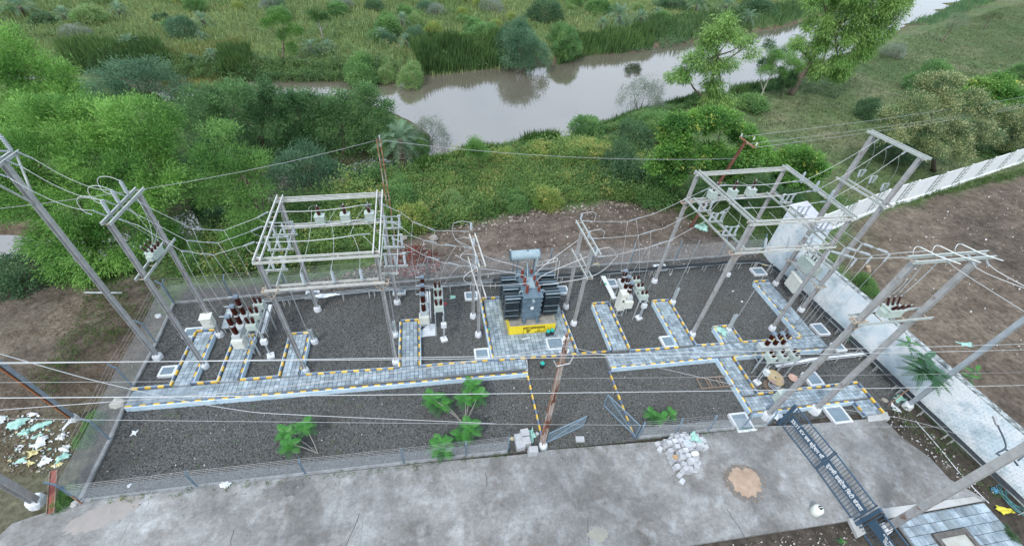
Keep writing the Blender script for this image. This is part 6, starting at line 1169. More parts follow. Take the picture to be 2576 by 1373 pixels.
tree('wide tree covered in pale yellow flowers beyond the precast wall', 41, [(2340,205,35,2),(2390,210,35,2),(2300,260,42,0),(2370,270,50,0),(2440,270,45,0),(2250,300,40,-1),(2320,330,48,-1.5),(2400,340,50,-1.5),(2470,330,40,-1),(2240,340,32,-2),(2340,375,34,-2.5),(2420,385,28,-2.5)], [(2350,430),(2350,380),(2345,300)], yelf, tr_=.25)
tree('yellow flowering tree cut by the right edge beyond the precast wall', 43, [(2520,300,38,0),(2575,290,45,0),(2490,340,34,-1),(2550,345,40,-1),(2610,330,50,0),(2500,280,26,1)], [(2545,385),(2545,350),(2550,310)], yelf, tr_=.25)
tree('large tree smothered in bright creepers behind the rusty cross arm pole', 31.5, [(1700,330,50,1),(1760,310,50,1.5),(1820,310,52,1.5),(1870,345,42,1),(1680,390,44,0),(1740,390,55,0),(1810,400,55,0),(1870,400,45,0),(1650,420,24,0),(1905,375,30,.5),(1700,440,30,-.5),(1840,450,35,-.5)], [(1790,520),(1790,470),(1780,400)], dict(KIND['vine'], ll=.20, lw=.12, dens=85, c1=(.06, .17, .04), c2=(.21, .42, .085)), tr_=.25)
tree('second creeper covered tree, rounder, behind the right gantry', 29.5, [(1950,410,36,0),(2000,390,40,0),(2045,410,38,0),(1975,440,36,-.5),(2030,450,36,-.5),(2065,430,22,0)], [(2000,510),(2000,470),(2000,430)], dict(KIND['vine'], ll=.20, lw=.12, dens=85, c1=(.06, .17, .04), c2=(.21, .42, .085)), tr_=.2)
tree('dark tree mass under the creepers between the two covered trees', 29.5, [(1900,450,36,0),(1850,485,34,0),(1935,480,34,0),(1990,500,30,-.5),(1760,480,36,0),(1880,520,26,-1)], [(1880,550),(1880,520),(1885,480)], 'dark', tr_=.18)
tree('thin young feathery tree on a bare stem among the reeds', 33, [(1200,362,16,0),(1210,380,14,0),(1192,380,12,0)], [(1204,440),(1204,415),(1203,375)], feather2, tr_=.05)
tree('tiny bright seedling tree left of the left gantry', 22.5, [(595,605,26,0),(612,600,18,0)], [(600,650),(600,630),(598,610)], feather, tr_=.04)
spit = dict(ll=.17, lw=.09, c1=(.075, .17, .07), c2=(.21, .38, .15), hang=0, dens=44, nl=46, cr=.48); spit2 = dict(spit, c1=(.09, .20, .075), c2=(.26, .44, .17))
tree('big dark rounded bush on the wooded spit, left part', 0, [(500,262,46,0),(555,240,42,0),(600,232,38,0),(520,325,52,0),(585,312,56,0),(478,300,32,0),(560,372,36,0)], [(560,410),(560,380),(560,330)], spit, tr_=.2, name='bush')
tree('big dark rounded bush on the wooded spit behind the slim bright tree', 0, [(645,262,46,0),(685,310,46,0),(630,362,42,0),(690,250,34,0),(665,225,26,0),(700,360,36,0)], [(660,405),(660,370),(660,320)], spit, tr_=.2, name='bush')
tree('full dark bush in the middle of the wooded spit', 0, [(735,290,40,0),(785,262,38,0),(760,350,46,0),(812,318,42,0),(740,250,22,0),(800,370,30,0)], [(765,410),(765,380),(765,320)], spit, tr_=.2, name='bush')
tree('full green bush on the right part of the wooded spit', 0, [(845,252,34,0),(885,265,36,0),(850,315,46,0),(895,335,42,0),(862,372,30,0),(820,280,24,0)], [(865,415),(865,380),(865,320)], spit2, tr_=.2, name='bush')
tree('leafy bush with paler top at the tip of the wooded spit', 0, [(925,240,30,0),(962,275,34,0),(935,305,42,0),(980,325,32,0),(950,365,32,0),(905,225,20,0)], [(950,412),(950,380),(950,320)], spit2, tr_=.2, name='bush')
# ---------- palms
def frond_pts(a, el, L_, dr, n=8):
    P = []; 
    for i in range(n+1): t = i/n; P.append(V(math.cos(a)*L_*t*math.cos(el), math.sin(a)*L_*t*math.cos(el), L_*(math.sin(el)*t-dr*t*t)))
    return P
def palm_mesh(seed, nf=30):
    R = np.random.default_rng(seed); qs = []; cs = []
    for i in range(nf):
        a = i*2.4+R.random()*.4; el = math.radians(78-88*(i/nf)); L_ = .9+.25*R.random(); P = np.array([tuple(p) for p in frond_pts(a, el, L_, .45+.2*R.random())])
        side = np.array([-math.sin(a), math.cos(a), 0]); cf = np.array([.21, .33, .21])*(.7+.5*R.random())
        for t in np.linspace(.15, 1, 20):
            k = t*8; j = min(int(k), 7); p = P[j]*(1-(k-j))+P[j+1]*(k-j); d = unit((P[j+1]-P[j])[None])[0]; l_ = .22*math.sin(math.pi*min(1, t*.8+.15))+.04
            for s_ in (1, -1):
                e = p+(side*s_*.62+d*.7+np.array([0, 0, .18-.2*R.random()]))*l_; w_ = d*.011; qs += [p-w_, p+w_, e+w_*.3, e-w_*.3]; cs.append(cf*(.8+.4*R.random()))
    return array_mesh('fronds', np.array(qs), 4, np.array(cs), leaf_m)
PM = [palm_mesh(s_) for s_ in (1, 2, 3)]; tk = MB(); tk.lathe(V(0, 0, -.2), V(0, 0, 1), sheds(8, .13, .10), 8); tk_me = bpy.data.meshes.new('trunk'); tk_me.from_pydata(tk.v, [], tk.f); tk_me.materials.append(bark)
def palm(label, x, y, rp, k=0, th=.8, grp=None):
    """x, y photo reading of the crown's centre, rp crown radius in the photo"""
    z_ = th; 
    for _ in range(3): c = at('w', x, y, z_); dep = (c-CAM).dot(_fw); r = rp*dep/FPX*1.5; z_ = gz(c.x, c.y)+th*r*.8
    c = at('w', x, y, z_); g_ = gz(c.x, c.y); o = thing('date_palm', label, 'palm', (c.x, c.y, max(g_, WL)-.1), grp); f = mesh_obj('fronds', PM[k % 3], parent=o); f.location = (0, 0, z_-max(g_, WL)+.1); f.scale = (r, r, r); f.rotation_euler.z = x*.7
    t_ = mesh_obj('trunk', tk_me, parent=o); t_.scale = (r*1.1, r*1.1, max(.3, z_-max(g_, WL)+.1))
PALMS = [('large shaggy palm at the tip of the wooded spit, nearest to the yard', 1006, 352, 50, 1.7), ('blue green palm at the top left corner of the far bank', 48, 18, 34, .5), ('short trunked palm standing in the grass at the far bank bend', 326, 108, 24, .9), ('larger of the palms at the water edge near the river bend', 490, 158, 26, .6), ('small upright palm with a dark trunk on the river bend knoll', 534, 138, 19, 1.2), ('small low palm on the left slope of the river bend knoll', 455, 170, 16, .5), ('low palm at the water edge right of the river bend knoll', 556, 182, 20, .4), ('tall shaggy palm at the water under the slim bright tree', 668, 165, 30, .6), ('left palm of the dense pair by the far water edge', 715, 170, 28, .5), ('right palm of the dense pair by the far water edge', 757, 165, 26, .5), ('single clean palm leaning over the far water', 841, 160, 20, .7), ('left palm of the row beneath the umbrella tree', 782, 120, 24, .5), ('right palm of the row beneath the umbrella tree', 824, 118, 22, .5),
 ('palm below the bushy crown on the far bank', 960, 90, 22, .5), ('palm beside the yellowish shrub over the reeds', 1022, 104, 20, .5), ('small palm left of the bright green bush above the reed bed', 1085, 104, 16, .5), ('grey green palm in front of the light shrub', 1012, 50, 20, .7), ('big fan of palm fronds right of the tall dark bush', 1558, 40, 32, .6), ('palm partly behind the big fan of fronds', 1612, 44, 22, .5), ('small palm between the fan palms and the thicket', 1655, 34, 16, .5), ('palm at the top edge over the far river bank', 1757, 12, 26, .6), ('palm at the top edge just left of the bright tall tree', 1826, 16, 28, .6), ('low palm in the reeds behind the bright tall tree', 1880, 45, 24, .4), ('left palm above the far creeper patch', 1515, 62, 18, .4), ('faint palm far in the grass at the upper left', 298, 26, 22, .6), ('faint palm near the pale rounded bush', 160, 36, 22, .6), ('faint grey palm beside the round dark bush', 508, 50, 22, .6), ('faint small palm under the round dark bush', 508, 92, 16, .6)]
for i_, (lb, x, y, rp, th) in enumerate(PALMS): palm(lb, x, y, rp, i_, th)
# ---------- stuff: reeds, grass, weeds, ground cover
def blades(name, pts, h, w_, c1, c2, lean=.35, m=None, k=3, zoff=0., wl_=None, patch=3.):
    n = len(pts); H_, D_ = hgt(pts); z = np.maximum(H_, WL-.1)-.05; hh = h*(.45+.7*rng.random(n))*(.62+.38*(nse(pts, 1.6, 8)+1)); a = rng.random(n)*6.283; ln = lean*rng.random(n)*hh
    b = np.column_stack([pts, z]); sx = np.column_stack([-np.sin(a+.8*rng.normal(size=n)), np.cos(a), np.zeros(n)])*w_*.5
    mid = b+np.column_stack([np.cos(a)*ln*.35, np.sin(a)*ln*.35, hh*.6]); tip = b+np.column_stack([np.cos(a)*ln, np.sin(a)*ln, hh])
    q = np.stack([b-sx, b+sx, mid+sx*.8, tip, mid-sx*.8], 1).reshape(-1, 3); t = np.clip(nse(pts, patch, 3)*.5+.5+rng.normal(size=n)*.2, 0, 1)[:, None]; c = (np.array(c1)*(1-t)+np.array(c2)*t)*(.75+.5*rng.random((n, 1)))
    return tag(mesh_obj(name, array_mesh(name, q, 5, c, blade_m)), kind='stuff')
def rp_(pts, z=WL): return [tuple(p) for p in wpoly(pts, z)]
RC1, RC2 = (.075, .155, .05), (.16, .27, .085)
def lab(o, l_, c_): tag(o, l_, c_); return o
lab(blades('reeds', in_poly(rp_([(1030,140),(1290,128),(1300,166),(1180,180),(1060,192)]), 9000), 2.3, .10, RC1, RC2), 'tall dense reed bed on the far bank between the pale round bush and the largest bush', 'reeds')
lab(blades('reeds', in_poly(rp_([(1395,120),(1480,112),(1570,100),(1640,90),(1640,122),(1580,134),(1480,142),(1400,166)]), 5000), 1.9, .10, RC1, RC2), 'reeds on the far bank right of the largest bush', 'reeds')
lab(blades('reeds', in_poly(rp_([(1620,70),(1900,40),(2040,10),(2060,38),(1960,70),(1720,110),(1640,115)]), 6000), 1.8, .11, RC1, (.14,.25,.10)), 'reeds along the upper river behind the bright tall tree', 'reeds')
lab(blades('reeds', in_poly(rp_([(160,150),(330,150),(420,150),(440,188),(300,192),(180,186)]), 5000), 1.9, .10, RC1, RC2), 'dark reeds at the river bend on the far left', 'reeds')
lab(blades('reeds', in_poly(rp_([(560,150),(640,160),(640,200),(560,204)]), 2500), 1.8, .10, RC1, RC2), 'small reed clump beside the river bend knoll', 'reeds')
lab(blades('reeds', in_poly(rp_([(1040,455),(1125,414),(1230,392),(1300,380),(1400,358),(1400,380),(1230,415),(1160,445),(1060,475)]), 9000), 1.5, .07, (.07,.17,.045), (.15,.29,.07)), 'long bright reed bed on the near bank of the river', 'reeds')
lab(blades('reeds', in_poly(rp_([(1430,350),(1565,306),(1655,280),(1745,250),(1755,265),(1645,300),(1525,340)]), 5000), 1.4, .08, (.07,.16,.05), (.14,.26,.08)), 'reeds on the near bank left of the bright tall tree', 'reeds')
lab(blades('reeds', in_poly(rp_([(1830,232),(1920,215),(1960,200),(2050,160),(2060,185),(1940,232),(1850,252)]), 3500), 1.6, .09, RC1, RC2), 'reeds at the foot of the leaning tree', 'reeds')
lab(blades('reeds', in_poly(rp_([(2280,66),(2340,45),(2400,12),(2500,-25),(2540,-5),(2430,40),(2330,80)]), 3500), 1.5, .13, (.09,.19,.09), (.16,.28,.12)), 'reeds on the near bank at the top right', 'reeds')
lab(blades('reeds', in_poly(rp_([(480,520),(620,500),(680,520),(640,560),(520,590)]), 3000), .9, .06, (.06,.14,.05), (.11,.22,.08)), 'low reeds around the small creek glimpse', 'reeds')
FAR = rp_([(-400,40),(-200,-60),(300,-40),(1300,-40),(1900,-40),(2020,0),(1900,60),(1500,100),(1290,150),(1000,180),(700,185),(400,180),(100,170),(-300,120)], 0)
lab(blades('meadow_grass', in_poly(FAR, 80000), .85, .13, (.19,.28,.10), (.36,.42,.18), .5, patch=6.), 'pale yellow green grass covering the far bank', 'grass')
lab(blades('meadow_grass', in_poly(rp_([(400,195),(390,160),(450,120),(600,100),(640,150),(560,200)], 0), 6000), .7, .1, (.20,.28,.08), (.38,.38,.14), .5), 'bright straw tinted grass on the knoll at the river bend', 'grass')
lab(blades('meadow_grass', in_poly(rp_([(1900,240),(2060,190),(2300,90),(2560,10),(2800,20),(2900,300),(2560,430),(2300,480),(2120,500),(2060,400),(1900,320)], 0), 46000), .38, .09, (.10,.17,.065), (.20,.22,.11), .9, patch=5.), 'short rough grass of the right meadow', 'grass')
WEED = rp_([(860,480),(960,440),(1110,410),(1230,400),(1560,360),(1660,420),(1720,500),(1660,520),(1500,505),(1290,530),(1190,560),(1060,590),(985,600),(960,640),(800,660),(640,700),(420,700),(440,620),(560,580),(760,510)], 0)
def clumps(name, poly, n, nl, cr, ll, lw, c1, c2, zr=.6, c3=None, f3=0, label=None, cat='plants', patch=3.):
    p = in_poly(poly, n); H_, D_ = hgt(p); lift = (.15+zr*rng.random(n)**1.5*(nse(p, patch, 4)*.5+.7)); cen = np.column_stack([p, np.maximum(H_, WL)+lift])
    q, c = foliage(cen, cr, nl, ll, lw, c1, c2, 0, .35, .6, None, c3, f3); return tag(mesh_obj(name, array_mesh(name, q, 4, c, leaf_m)), label, cat, kind='stuff')
clumps('weeds', WEED, 8000, 18, .34, .13, .075, (.095, .20, .065), (.25, .38, .11), 1.4, (.38, .37, .14), .10, 'mixed waist high weeds between the rear fence and the river', 'weeds')
clumps('bank_bushes', WEED, 900, 80, .75, .17, .10, (.095, .21, .07), (.27, .40, .12), 1.8, (.42, .40, .14), .14, 'shoulder high tangled bushes between the brown earth bank and the river', 'bushes', 5.)
clumps('weeds', rp_([(1600,500),(1700,470),(1900,500),(2060,480),(2120,520),(2020,560),(1930,620),(1860,625),(1760,575),(1700,530)], 0), 1100, 18, .26, .11, .07, (.06, .14, .04), (.15, .26, .07), .7, None, 0, 'low weeds behind the right gantry', 'weeds')
clumps('undergrowth', rp_([(300,235),(440,240),(700,236),(900,262),(1050,330),(1040,392),(860,412),(640,445),(520,490),(440,560),(250,560),(200,400)], 0), 2600, 16, .4, .18, .1, (.045, .11, .04), (.10, .19, .065), 1.0, None, 0, 'dark undergrowth filling the wooded spit', 'undergrowth')
clumps('water_weed', rp_([(1560,70),(1740,70),(1740,112),(1600,132),(1500,138)], WL), 900, 14, .35, .2, .16, (.08, .18, .09), (.15, .28, .13), .35, None, 0, 'carpet of water weed along the far bank', 'water weed')
clumps('water_weed', rp_([(870,440),(960,425),(1080,400),(1100,410),(1040,450),(940,480),(880,470)], WL), 700, 14, .25, .14, .11, (.05, .13, .07), (.10, .20, .10), .2, None, 0, 'dark water weed beside the near creek', 'water weed')
clumps('water_weed', rp_([(1570,168),(1608,165),(1612,184),(1575,190)], WL), 160, 16, .22, .16, .06, (.04, .075, .03), (.09, .12, .05), .35, None, 0, 'small weedy islet standing alone in the river', 'water weed'); clumps('water_weed', rp_([(1930,145),(1955,142),(1955,162),(1932,165)], WL), 60, 16, .22, .16, .06, (.04, .075, .03), (.09, .12, .05), .35, None, 0, 'second tiny weedy islet near the tall bright tree', 'water weed')
clumps('verge_weeds', rp_([(2240,500),(2400,465),(2576,430),(2700,400),(2700,415),(2576,445),(2400,485),(2250,520)], 0), 500, 14, .16, .12, .07, (.06, .13, .03), (.11, .19, .05), .3, None, 0, 'green weeds along the foot of the precast wall', 'weeds')
clumps('yard_weeds', [(-14.3, 10), (-14.6, 13.3), (-4, 13.2), (-4, 9.8)], 46, 10, .10, .06, .03, (.06, .13, .03), (.14, .24, .06), .04, None, 0, 'tiny weeds coming up through the gravel at the left', 'weeds')
clumps('edge_weeds', [(-14.4, 9.3), (16.8, 8.75), (16.8, 8.95), (-14.4, 9.55)], 120, 10, .09, .06, .03, (.06, .13, .03), (.15, .24, .07), .03, None, 0, 'thin weeds along the foot of the front fence', 'weeds')
clumps('wall_weeds', [(24.0, 8.9), (25.2, 9.0), (26.0, 4), (25.0, 4.1), (24.1, 7.5)], 60, 12, .14, .08, .04, (.05, .12, .03), (.12, .22, .06), .08, None, 0, 'weeds in the soil by the wall tray', 'weeds')
clumps('verge_weeds', rp_([(250,690),(420,700),(440,760),(330,850),(260,900),(140,1000),(60,980),(200,830)], 0), 240, 14, .22, .12, .05, (.06, .12, .03), (.12, .17, .05), .25, None, 0, 'scattered green weeds outside the left fence', 'weeds')
lab(blades('dry_stubble', in_poly(rp_([(-100,790),(130,730),(300,740),(400,770),(350,880),(260,1060),(160,1180),(20,1200),(-150,1200)], 0), 15000), .10, .03, (.16,.12,.08), (.36,.28,.18), 3.5), 'dry brown straw lying outside the left fence', 'straw')
lab(blades('dry_stubble', in_poly(rp_([(2200,600),(2420,540),(2650,470),(3100,900),(2900,1300),(2600,1000),(2350,760)], 0), 16000), .08, .03, (.17,.13,.09), (.34,.26,.17), 4), 'dry stubble on the bare earth beyond the brick wall', 'straw')
SCR = rp_([(-300,40),(0,-30),(1900,-30),(2000,10),(1850,60),(1500,100),(1290,150),(1000,178),(700,182),(480,178),(100,170)], 0)
clumps('scrub', SCR, 2600, 20, .55, .26, .14, (.10, .19, .08), (.23, .34, .13), 1.4, (.26, .26, .13), .12, 'low mixed scrub dotted through the far bank grass', 'scrub', 12.)
clumps('bank_scrub', rp_([(1035,450),(1125,426),(1250,400),(1330,386),(1430,364),(1565,318),(1745,262),(1885,248),(1965,226),(1995,235),(1900,250),(1780,270),(1700,300),(1600,340),(1480,370),(1300,400),(1150,440),(1060,460)], WL), 3200, 20, .34, .15, .09, (.085, .19, .065), (.20, .33, .11), .9, None, 0, 'thick low scrub along the near river bank', 'scrub')
clumps('bank_scrub', rp_([(150,165),(420,180),(700,182),(1000,185),(1000,200),(930,206),(560,208),(400,196),(150,184)], WL), 1500, 20, .45, .2, .11, (.085, .18, .07), (.19, .31, .11), 1.3, None, 0, 'thick low scrub along the far water edge', 'scrub')
clumps('meadow_weeds', rp_([(1900,260),(2060,200),(2300,100),(2560,30),(2700,60),(2700,300),(2560,420),(2300,470),(2120,495),(2060,400)], 0), 2200, 16, .34, .14, .06, (.07, .13, .05), (.16, .22, .09), .35, (.26, .25, .14), .15, 'patchy weeds in the right meadow', 'weeds', 7.)
# ---------- saplings with feathery compound leaves inside the yard
def compound_leaf(b_, P0, a, L_, W_, el=.15, droop=.5, tint=0):
    n_ = 11; d = V(math.cos(a)*math.cos(el), math.sin(a)*math.cos(el), math.sin(el)); s_ = V(-math.sin(a), math.cos(a), 0)
    for i in range(1, n_+1):
        t = i/n_; p = P0+d*L_*t-V(0, 0, droop*L_*t*t*.5); w_ = W_*math.sin(math.pi*min(.97, .12+t*.85))**.8
        for g_ in (1, -1):
            e = p+s_*g_*w_+d*L_*.10-V(0, 0, w_*.25); hw = d*L_*.040; m_ = (p+e)/2+V(0, 0, .01)
            b_.add([p-hw*.6, m_-hw*1.1, e, m_+hw*1.1, p+hw*.6], [(0, 1, 2, 3, 4)])
    b_.tube([P0, P0+d*L_*.5-V(0, 0, droop*L_*.125), P0+d*L_-V(0, 0, droop*L_*.5)], .006, 3)
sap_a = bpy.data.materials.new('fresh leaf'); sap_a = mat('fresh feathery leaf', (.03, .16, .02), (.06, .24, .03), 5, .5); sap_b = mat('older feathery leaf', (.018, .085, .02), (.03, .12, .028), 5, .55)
def sapling(label, tops, base, name='sapling', L_=.5, W_=.17, nf=11, dark=.5, cat='sapling', m=(None, None)):
    base = V(*base); root = thing(name, label, cat, base)
    for k, (x, y, z) in enumerate(tops):
        T_c = at('w', x, y, z); b_ = MB(); b_.tube(smooth_pts([base, (base+T_c)/2+V(.05, 0, .1), T_c], 1), .016, 5); b_.build('stem', bark_p, root)
        for i in range(nf):
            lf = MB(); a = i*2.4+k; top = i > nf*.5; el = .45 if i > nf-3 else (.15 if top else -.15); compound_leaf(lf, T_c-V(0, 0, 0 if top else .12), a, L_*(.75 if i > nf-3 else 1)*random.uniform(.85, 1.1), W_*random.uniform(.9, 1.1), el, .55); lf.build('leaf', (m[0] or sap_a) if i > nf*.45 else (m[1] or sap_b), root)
sapling('young feathery leaved sapling standing alone in the gravel behind the front fence', [(725,1115,.9), (765,1070,1.0), (718,1085,.75)], at('w',800,1140), L_=.55, W_=.21)
sapling('left of the two upper saplings with feathery leaves near the path edge', [(1085,1000,1.1), (1110,1010,.8)], at('w',1165,1065), L_=.62, W_=.23); sapling('right of the two upper saplings with feathery leaves near the path edge', [(1185,965,1.1), (1170,1000,.9), (1205,990,.9)], at('w',1168,1068), L_=.56, W_=.22)
sapling('lower right feathery sapling beside the end of the front fence', [(1180,1070,1.0), (1165,1090,.7)], at('w',1190,1105), L_=.62, W_=.23); sapling('lower left feathery sapling overhanging the front fence', [(1105,1115,1.0), (1115,1125,.7)], at('w',1150,1120), L_=.62, W_=.23)
sapling('feathery sapling in the gravel behind the leaning front fence', [(1640,1035,.8), (1665,1045,.9), (1690,1038,.7), (1650,1050,.6)], at('w',1660,1075), L_=.40, W_=.17, nf=8)
sapling('dark feathery young tree leaning out over the brick wall', [(2330,900,3.2), (2345,920,3.0), (2355,945,2.8), (2325,930,2.6)], at('w',2395,1010), L_=1.0, W_=.2, nf=10, m=(mat('dull feathery leaf', (.03, .10, .05), (.05, .14, .07), 5, .6), sap_b), name='young_tree', cat='young tree')
sapling('bright feathery shoots peeping over the brick wall on the right', [(2440,945,1.0), (2455,930,.8), (2290,860,2.7)], at('w',2440,965), L_=.6, W_=.14, nf=6, name='young_tree', cat='young tree')
sapling('narrow climbing sprig on the face of the brick wall', [(2145,825,1.3), (2155,805,1.6), (2135,845,1.0)], at('w',2120,872), L_=.3, W_=.06, nf=6, name='wall_sprig', cat='plant', m=(mat('wall sprig leaf', (.05, .14, .07), (.08, .2, .1), 6, .6),)*2)
sapling('small bright green plant on the soil at the bottom edge beside the gate', [(1715,1352,.25) if 0 else (2120,1360,.25)], at('w',2120,1372), L_=.22, W_=.05, nf=7, name='soil_plant', cat='plant')
# ================================================================== LOOSE THINGS
green_bag = mat('mint plastic sack', (.24, .50, .43), (.42, .64, .57), 6, .45, bump=.3, bscale=14); white_bag = mat('white plastic', (.62, .66, .70), (.76, .79, .81), 6, .5, bump=.3, bscale=20); yel_bag = mat('faded yellow plastic', (.55, .48, .18), (.68, .62, .34), 6, .5)
def rag(name, label, cat, p, sx, sy, h, m, seed=0, grp=None, rz=0., n=9):
    """crumpled sheet with thickness from its own folds"""
    R = random.Random(seed); vs = []; fs = []
    for i in range(n):
        for j in range(n):
            u, v = i/(n-1)-.5, j/(n-1)-.5; e = 1-.35*R.random()*(abs(u) > .4 or abs(v) > .4); x, y = u*sx*e*(1+.25*math.sin(5*v+seed)), v*sy*e*(1+.3*math.sin(4*u+seed*2))
            z = h*(.15+.85*abs(math.sin(3.1*u*2+seed)*math.cos(2.7*v*2+seed*1.3)))*(.6+.6*R.random())*(1-max(abs(u), abs(v))*1.4); c, s_ = math.cos(rz), math.sin(rz); vs.append((p[0]+x*c-y*s_, p[1]+x*s_+y*c, p[2]+.02+max(0, z)))
    fs = [(i*n+j, (i+1)*n+j, (i+1)*n+j+1, i*n+j+1) for i in range(n-1) for j in range(n-1)]; k = len(vs); vs2 = vs+[(x, y, z-.018) for x, y, z in vs]; fs2 = fs+[tuple(q+k for q in f)[::-1] for f in fs]
    b_ = MB(); b_.add(vs2, fs2); return tag(b_.build(name, m, smooth=True), label, cat, grp)
def zz(r, x, y, z=0.): p = at(r, x, y, z); return (p.x, p.y, z)
def gzp(r, x, y): p = at(r, x, y, 0); p.z = gz(p.x, p.y); return p
# rubbish heap, lower left (readings in the c crop)
HEAP = [('large folded mint green sheet at the upper left of the rubbish heap', 160, 330, .75, .5, .25, 'g', .5), ('mint green sheet with a pulled out tail in the middle of the rubbish heap', 350, 345, .7, .45, .22, 'g', .4), ('pale mint tub-like sheet with a dark hollow in the rubbish heap', 215, 405, .45, .35, .22, 'g', 0), ('crumpled white plastic pile in the centre of the rubbish heap', 360, 490, .55, .55, .3, 'w', 0), ('dull yellow sack in the lower middle of the rubbish heap', 300, 585, .5, .35, .2, 'y', .3), ('curled yellow strip near the bottom of the rubbish heap', 262, 665, .35, .2, .12, 'y', -.6), ('yellow wrapper next to the red channel in the rubbish heap', 495, 680, .4, .18, .12, 'y', .2), ('white ring shaped plastic strip low in the rubbish heap', 400, 645, .45, .4, .12, 'w', 0), ('mint green bundle against the fence at the right of the rubbish heap', 540, 615, .5, .45, .25, 'g', .7), ('white folded bag lying above the mint bundle by the fence', 560, 540, .5, .3, .18, 'w', -.3), ('white bag at the very left edge of the rubbish heap', 20, 300, .4, .5, .25, 'w', 0), ('long white wrapper beside the rusty pole foot', 575, 340, .2, .6, .1, 'w', -.3), ('small white twisted plastic near the right side of the rubbish heap', 530, 440, .25, .35, .15, 'w', .5), ('scattered pale foil at the top of the rubbish heap', 285, 250, .4, .25, .1, 'w', 0), ('mint scrap in the middle of the white rubbish', 330, 440, .4, .2, .15, 'g', .6), ('tangled mint net at the bottom of the rubbish heap', 195, 645, .4, .25, .12, 'g', .2), ('flat pale board piece in the rubbish heap', 190, 530, .3, .14, .05, 'w', .1)]
BM = dict(g=green_bag, w=white_bag, y=yel_bag)
for i_, (lb, x, y, sx, sy, h_, m_, rz_) in enumerate(HEAP): p = gzp('c', x, y); rag('plastic_rubbish', lb, 'rubbish', (p.x, p.y, p.z), sx, sy, h_, BM[m_], i_+1, 'plastic rubbish in the heap at lower left', rz_)
def scraps(name, label, poly, n, s_, cols, kind='stuff', cat='litter', z=None, thick=.6):
    p = in_poly(poly, n); H_ = hgt(p)[0] if z is None else np.full(n, z); vs = []; cs = []
    for i in range(n):
        a = rng.random()*6.28; sz = s_*(.4+.9*rng.random()); c = np.array([p[i, 0], p[i, 1], H_[i]+.03]); t = rng.normal(size=3)*.3; u = np.array([math.cos(a), math.sin(a), t[0]])*sz*.5; v = np.array([-math.sin(a), math.cos(a), t[1]])*sz*.5*(.3+.7*rng.random()); k = np.array([0, 0, sz*thick*.5])
        top = [c-u-v+k, c+u-v*.8+k, c+u*.8+v+k, c-u+v*.7+k]; bot = [q-k*1.6 for q in top]
        for f in ((top[0], top[1], top[2], top[3]), (bot[0], bot[1], top[1], top[0]), (bot[1], bot[2], top[2], top[1]), (bot[2], bot[3], top[3], top[2]), (bot[3], bot[0], top[0], top[3])): vs += f; cs.append(np.array(cols[i % len(cols)])*(.7+.5*rng.random()) if 0 else None)
        cc_ = np.array(cols[int(rng.integers(len(cols)))])*(.75+.5*rng.random()); cs[-5:] = [cc_]*5
    return tag(mesh_obj(name, array_mesh(name, np.array(vs), 4, np.clip(np.array(cs), 0, .9), scrap_m)), label, cat, kind=kind)
def blob2(cx, cy, rx, ry): return [(cx+rx*math.cos(a), cy+ry*math.sin(a)) for a in np.linspace(0, 6.1, 16)]
scrap_m = tintmat('small loose pieces', .8)
scraps('litter', 'small mixed scraps strewn over the rubbish heap', [tuple(gzp('c', x, y))[:2] for x, y in ((40,260),(450,240),(600,330),(620,640),(430,740),(120,740),(30,600))], 260, .085, [(.6,.63,.66),(.35,.5,.46),(.5,.45,.3),(.25,.2,.16),(.2,.17,.14),(.2,.17,.14),(.7,.7,.7)])
scraps('litter', 'white scraps scattered over the bare earth beyond the brick wall', rp_([(2210,570),(2420,510),(2600,460),(3100,900),(2800,1300),(2600,950),(2300,720)], 0), 420, .10, [(.5,.5,.5),(.66,.66,.66),(.3,.28,.24),(.3,.25,.2)])
scraps('litter', 'pale stones and scraps on the brown earth bank behind the transformer', rp_([(1000,610),(1200,565),(1500,515),(1640,510),(1880,620),(1960,650),(1000,720)], 0), 900, .10, [(.2,.17,.14),(.3,.26,.22),(.16,.13,.11),(.45,.44,.42)], cat='stones')
scraps('rubble', 'broken stones along the edge of the brown earth bank', rp_([(1080,575),(1190,560),(1290,535),(1400,522),(1500,508),(1640,500),(1640,515),(1500,528),(1300,560),(1100,600)], 0), 380, .18, [(.22,.18,.14),(.27,.23,.19),(.16,.13,.11),(.33,.30,.27)], cat='stones')
scraps('brick_rubble', 'dark red crushed brick heaped behind the rear fence near the left gantry', rp_([(985,650),(1010,622),(1060,618),(1110,640),(1110,680),(1040,700),(985,690)], 0), 900, .12, [(.16,.035,.025),(.10,.03,.022),(.22,.06,.04),(.2,.19,.18)], cat='rubble')
scraps('rubble', 'stony ground behind the rear fence, left of the brick rubble', rp_([(700,720),(860,690),(990,650),(1000,700),(840,735)], 0), 700, .14, [(.2,.17,.14),(.28,.24,.2),(.14,.12,.1)], cat='stones')
scraps('litter', 'tiny pale stones and paper bits in the gravel yard', [(-14.5, 10), (-14.8, 13.4), (4.4, 13.2), (9, 13), (15.5, 12.9), (15.5, 9.4), (4, 9.6)], 170, .045, [(.5,.5,.5),(.35,.33,.3),(.6,.6,.58)], z=.01)
scraps('litter', 'crumbs of soil and grit along the concrete edge', [(-14, 9.1), (3, 8.9), (9, 8.8), (17, 8.7), (17, 8.2), (3, 8.6), (-14, 9.0)], 200, .04, [(.2,.18,.15),(.4,.38,.35)], z=.10)
scraps('litter', 'pale grit in the soil strip at the bottom edge', [(9, 4.2), (17.3, 4.15), (17.5, 2), (9, 3)], 420, .05, [(.4,.38,.34),(.2,.17,.14),(.55,.53,.5)], z=-.04)
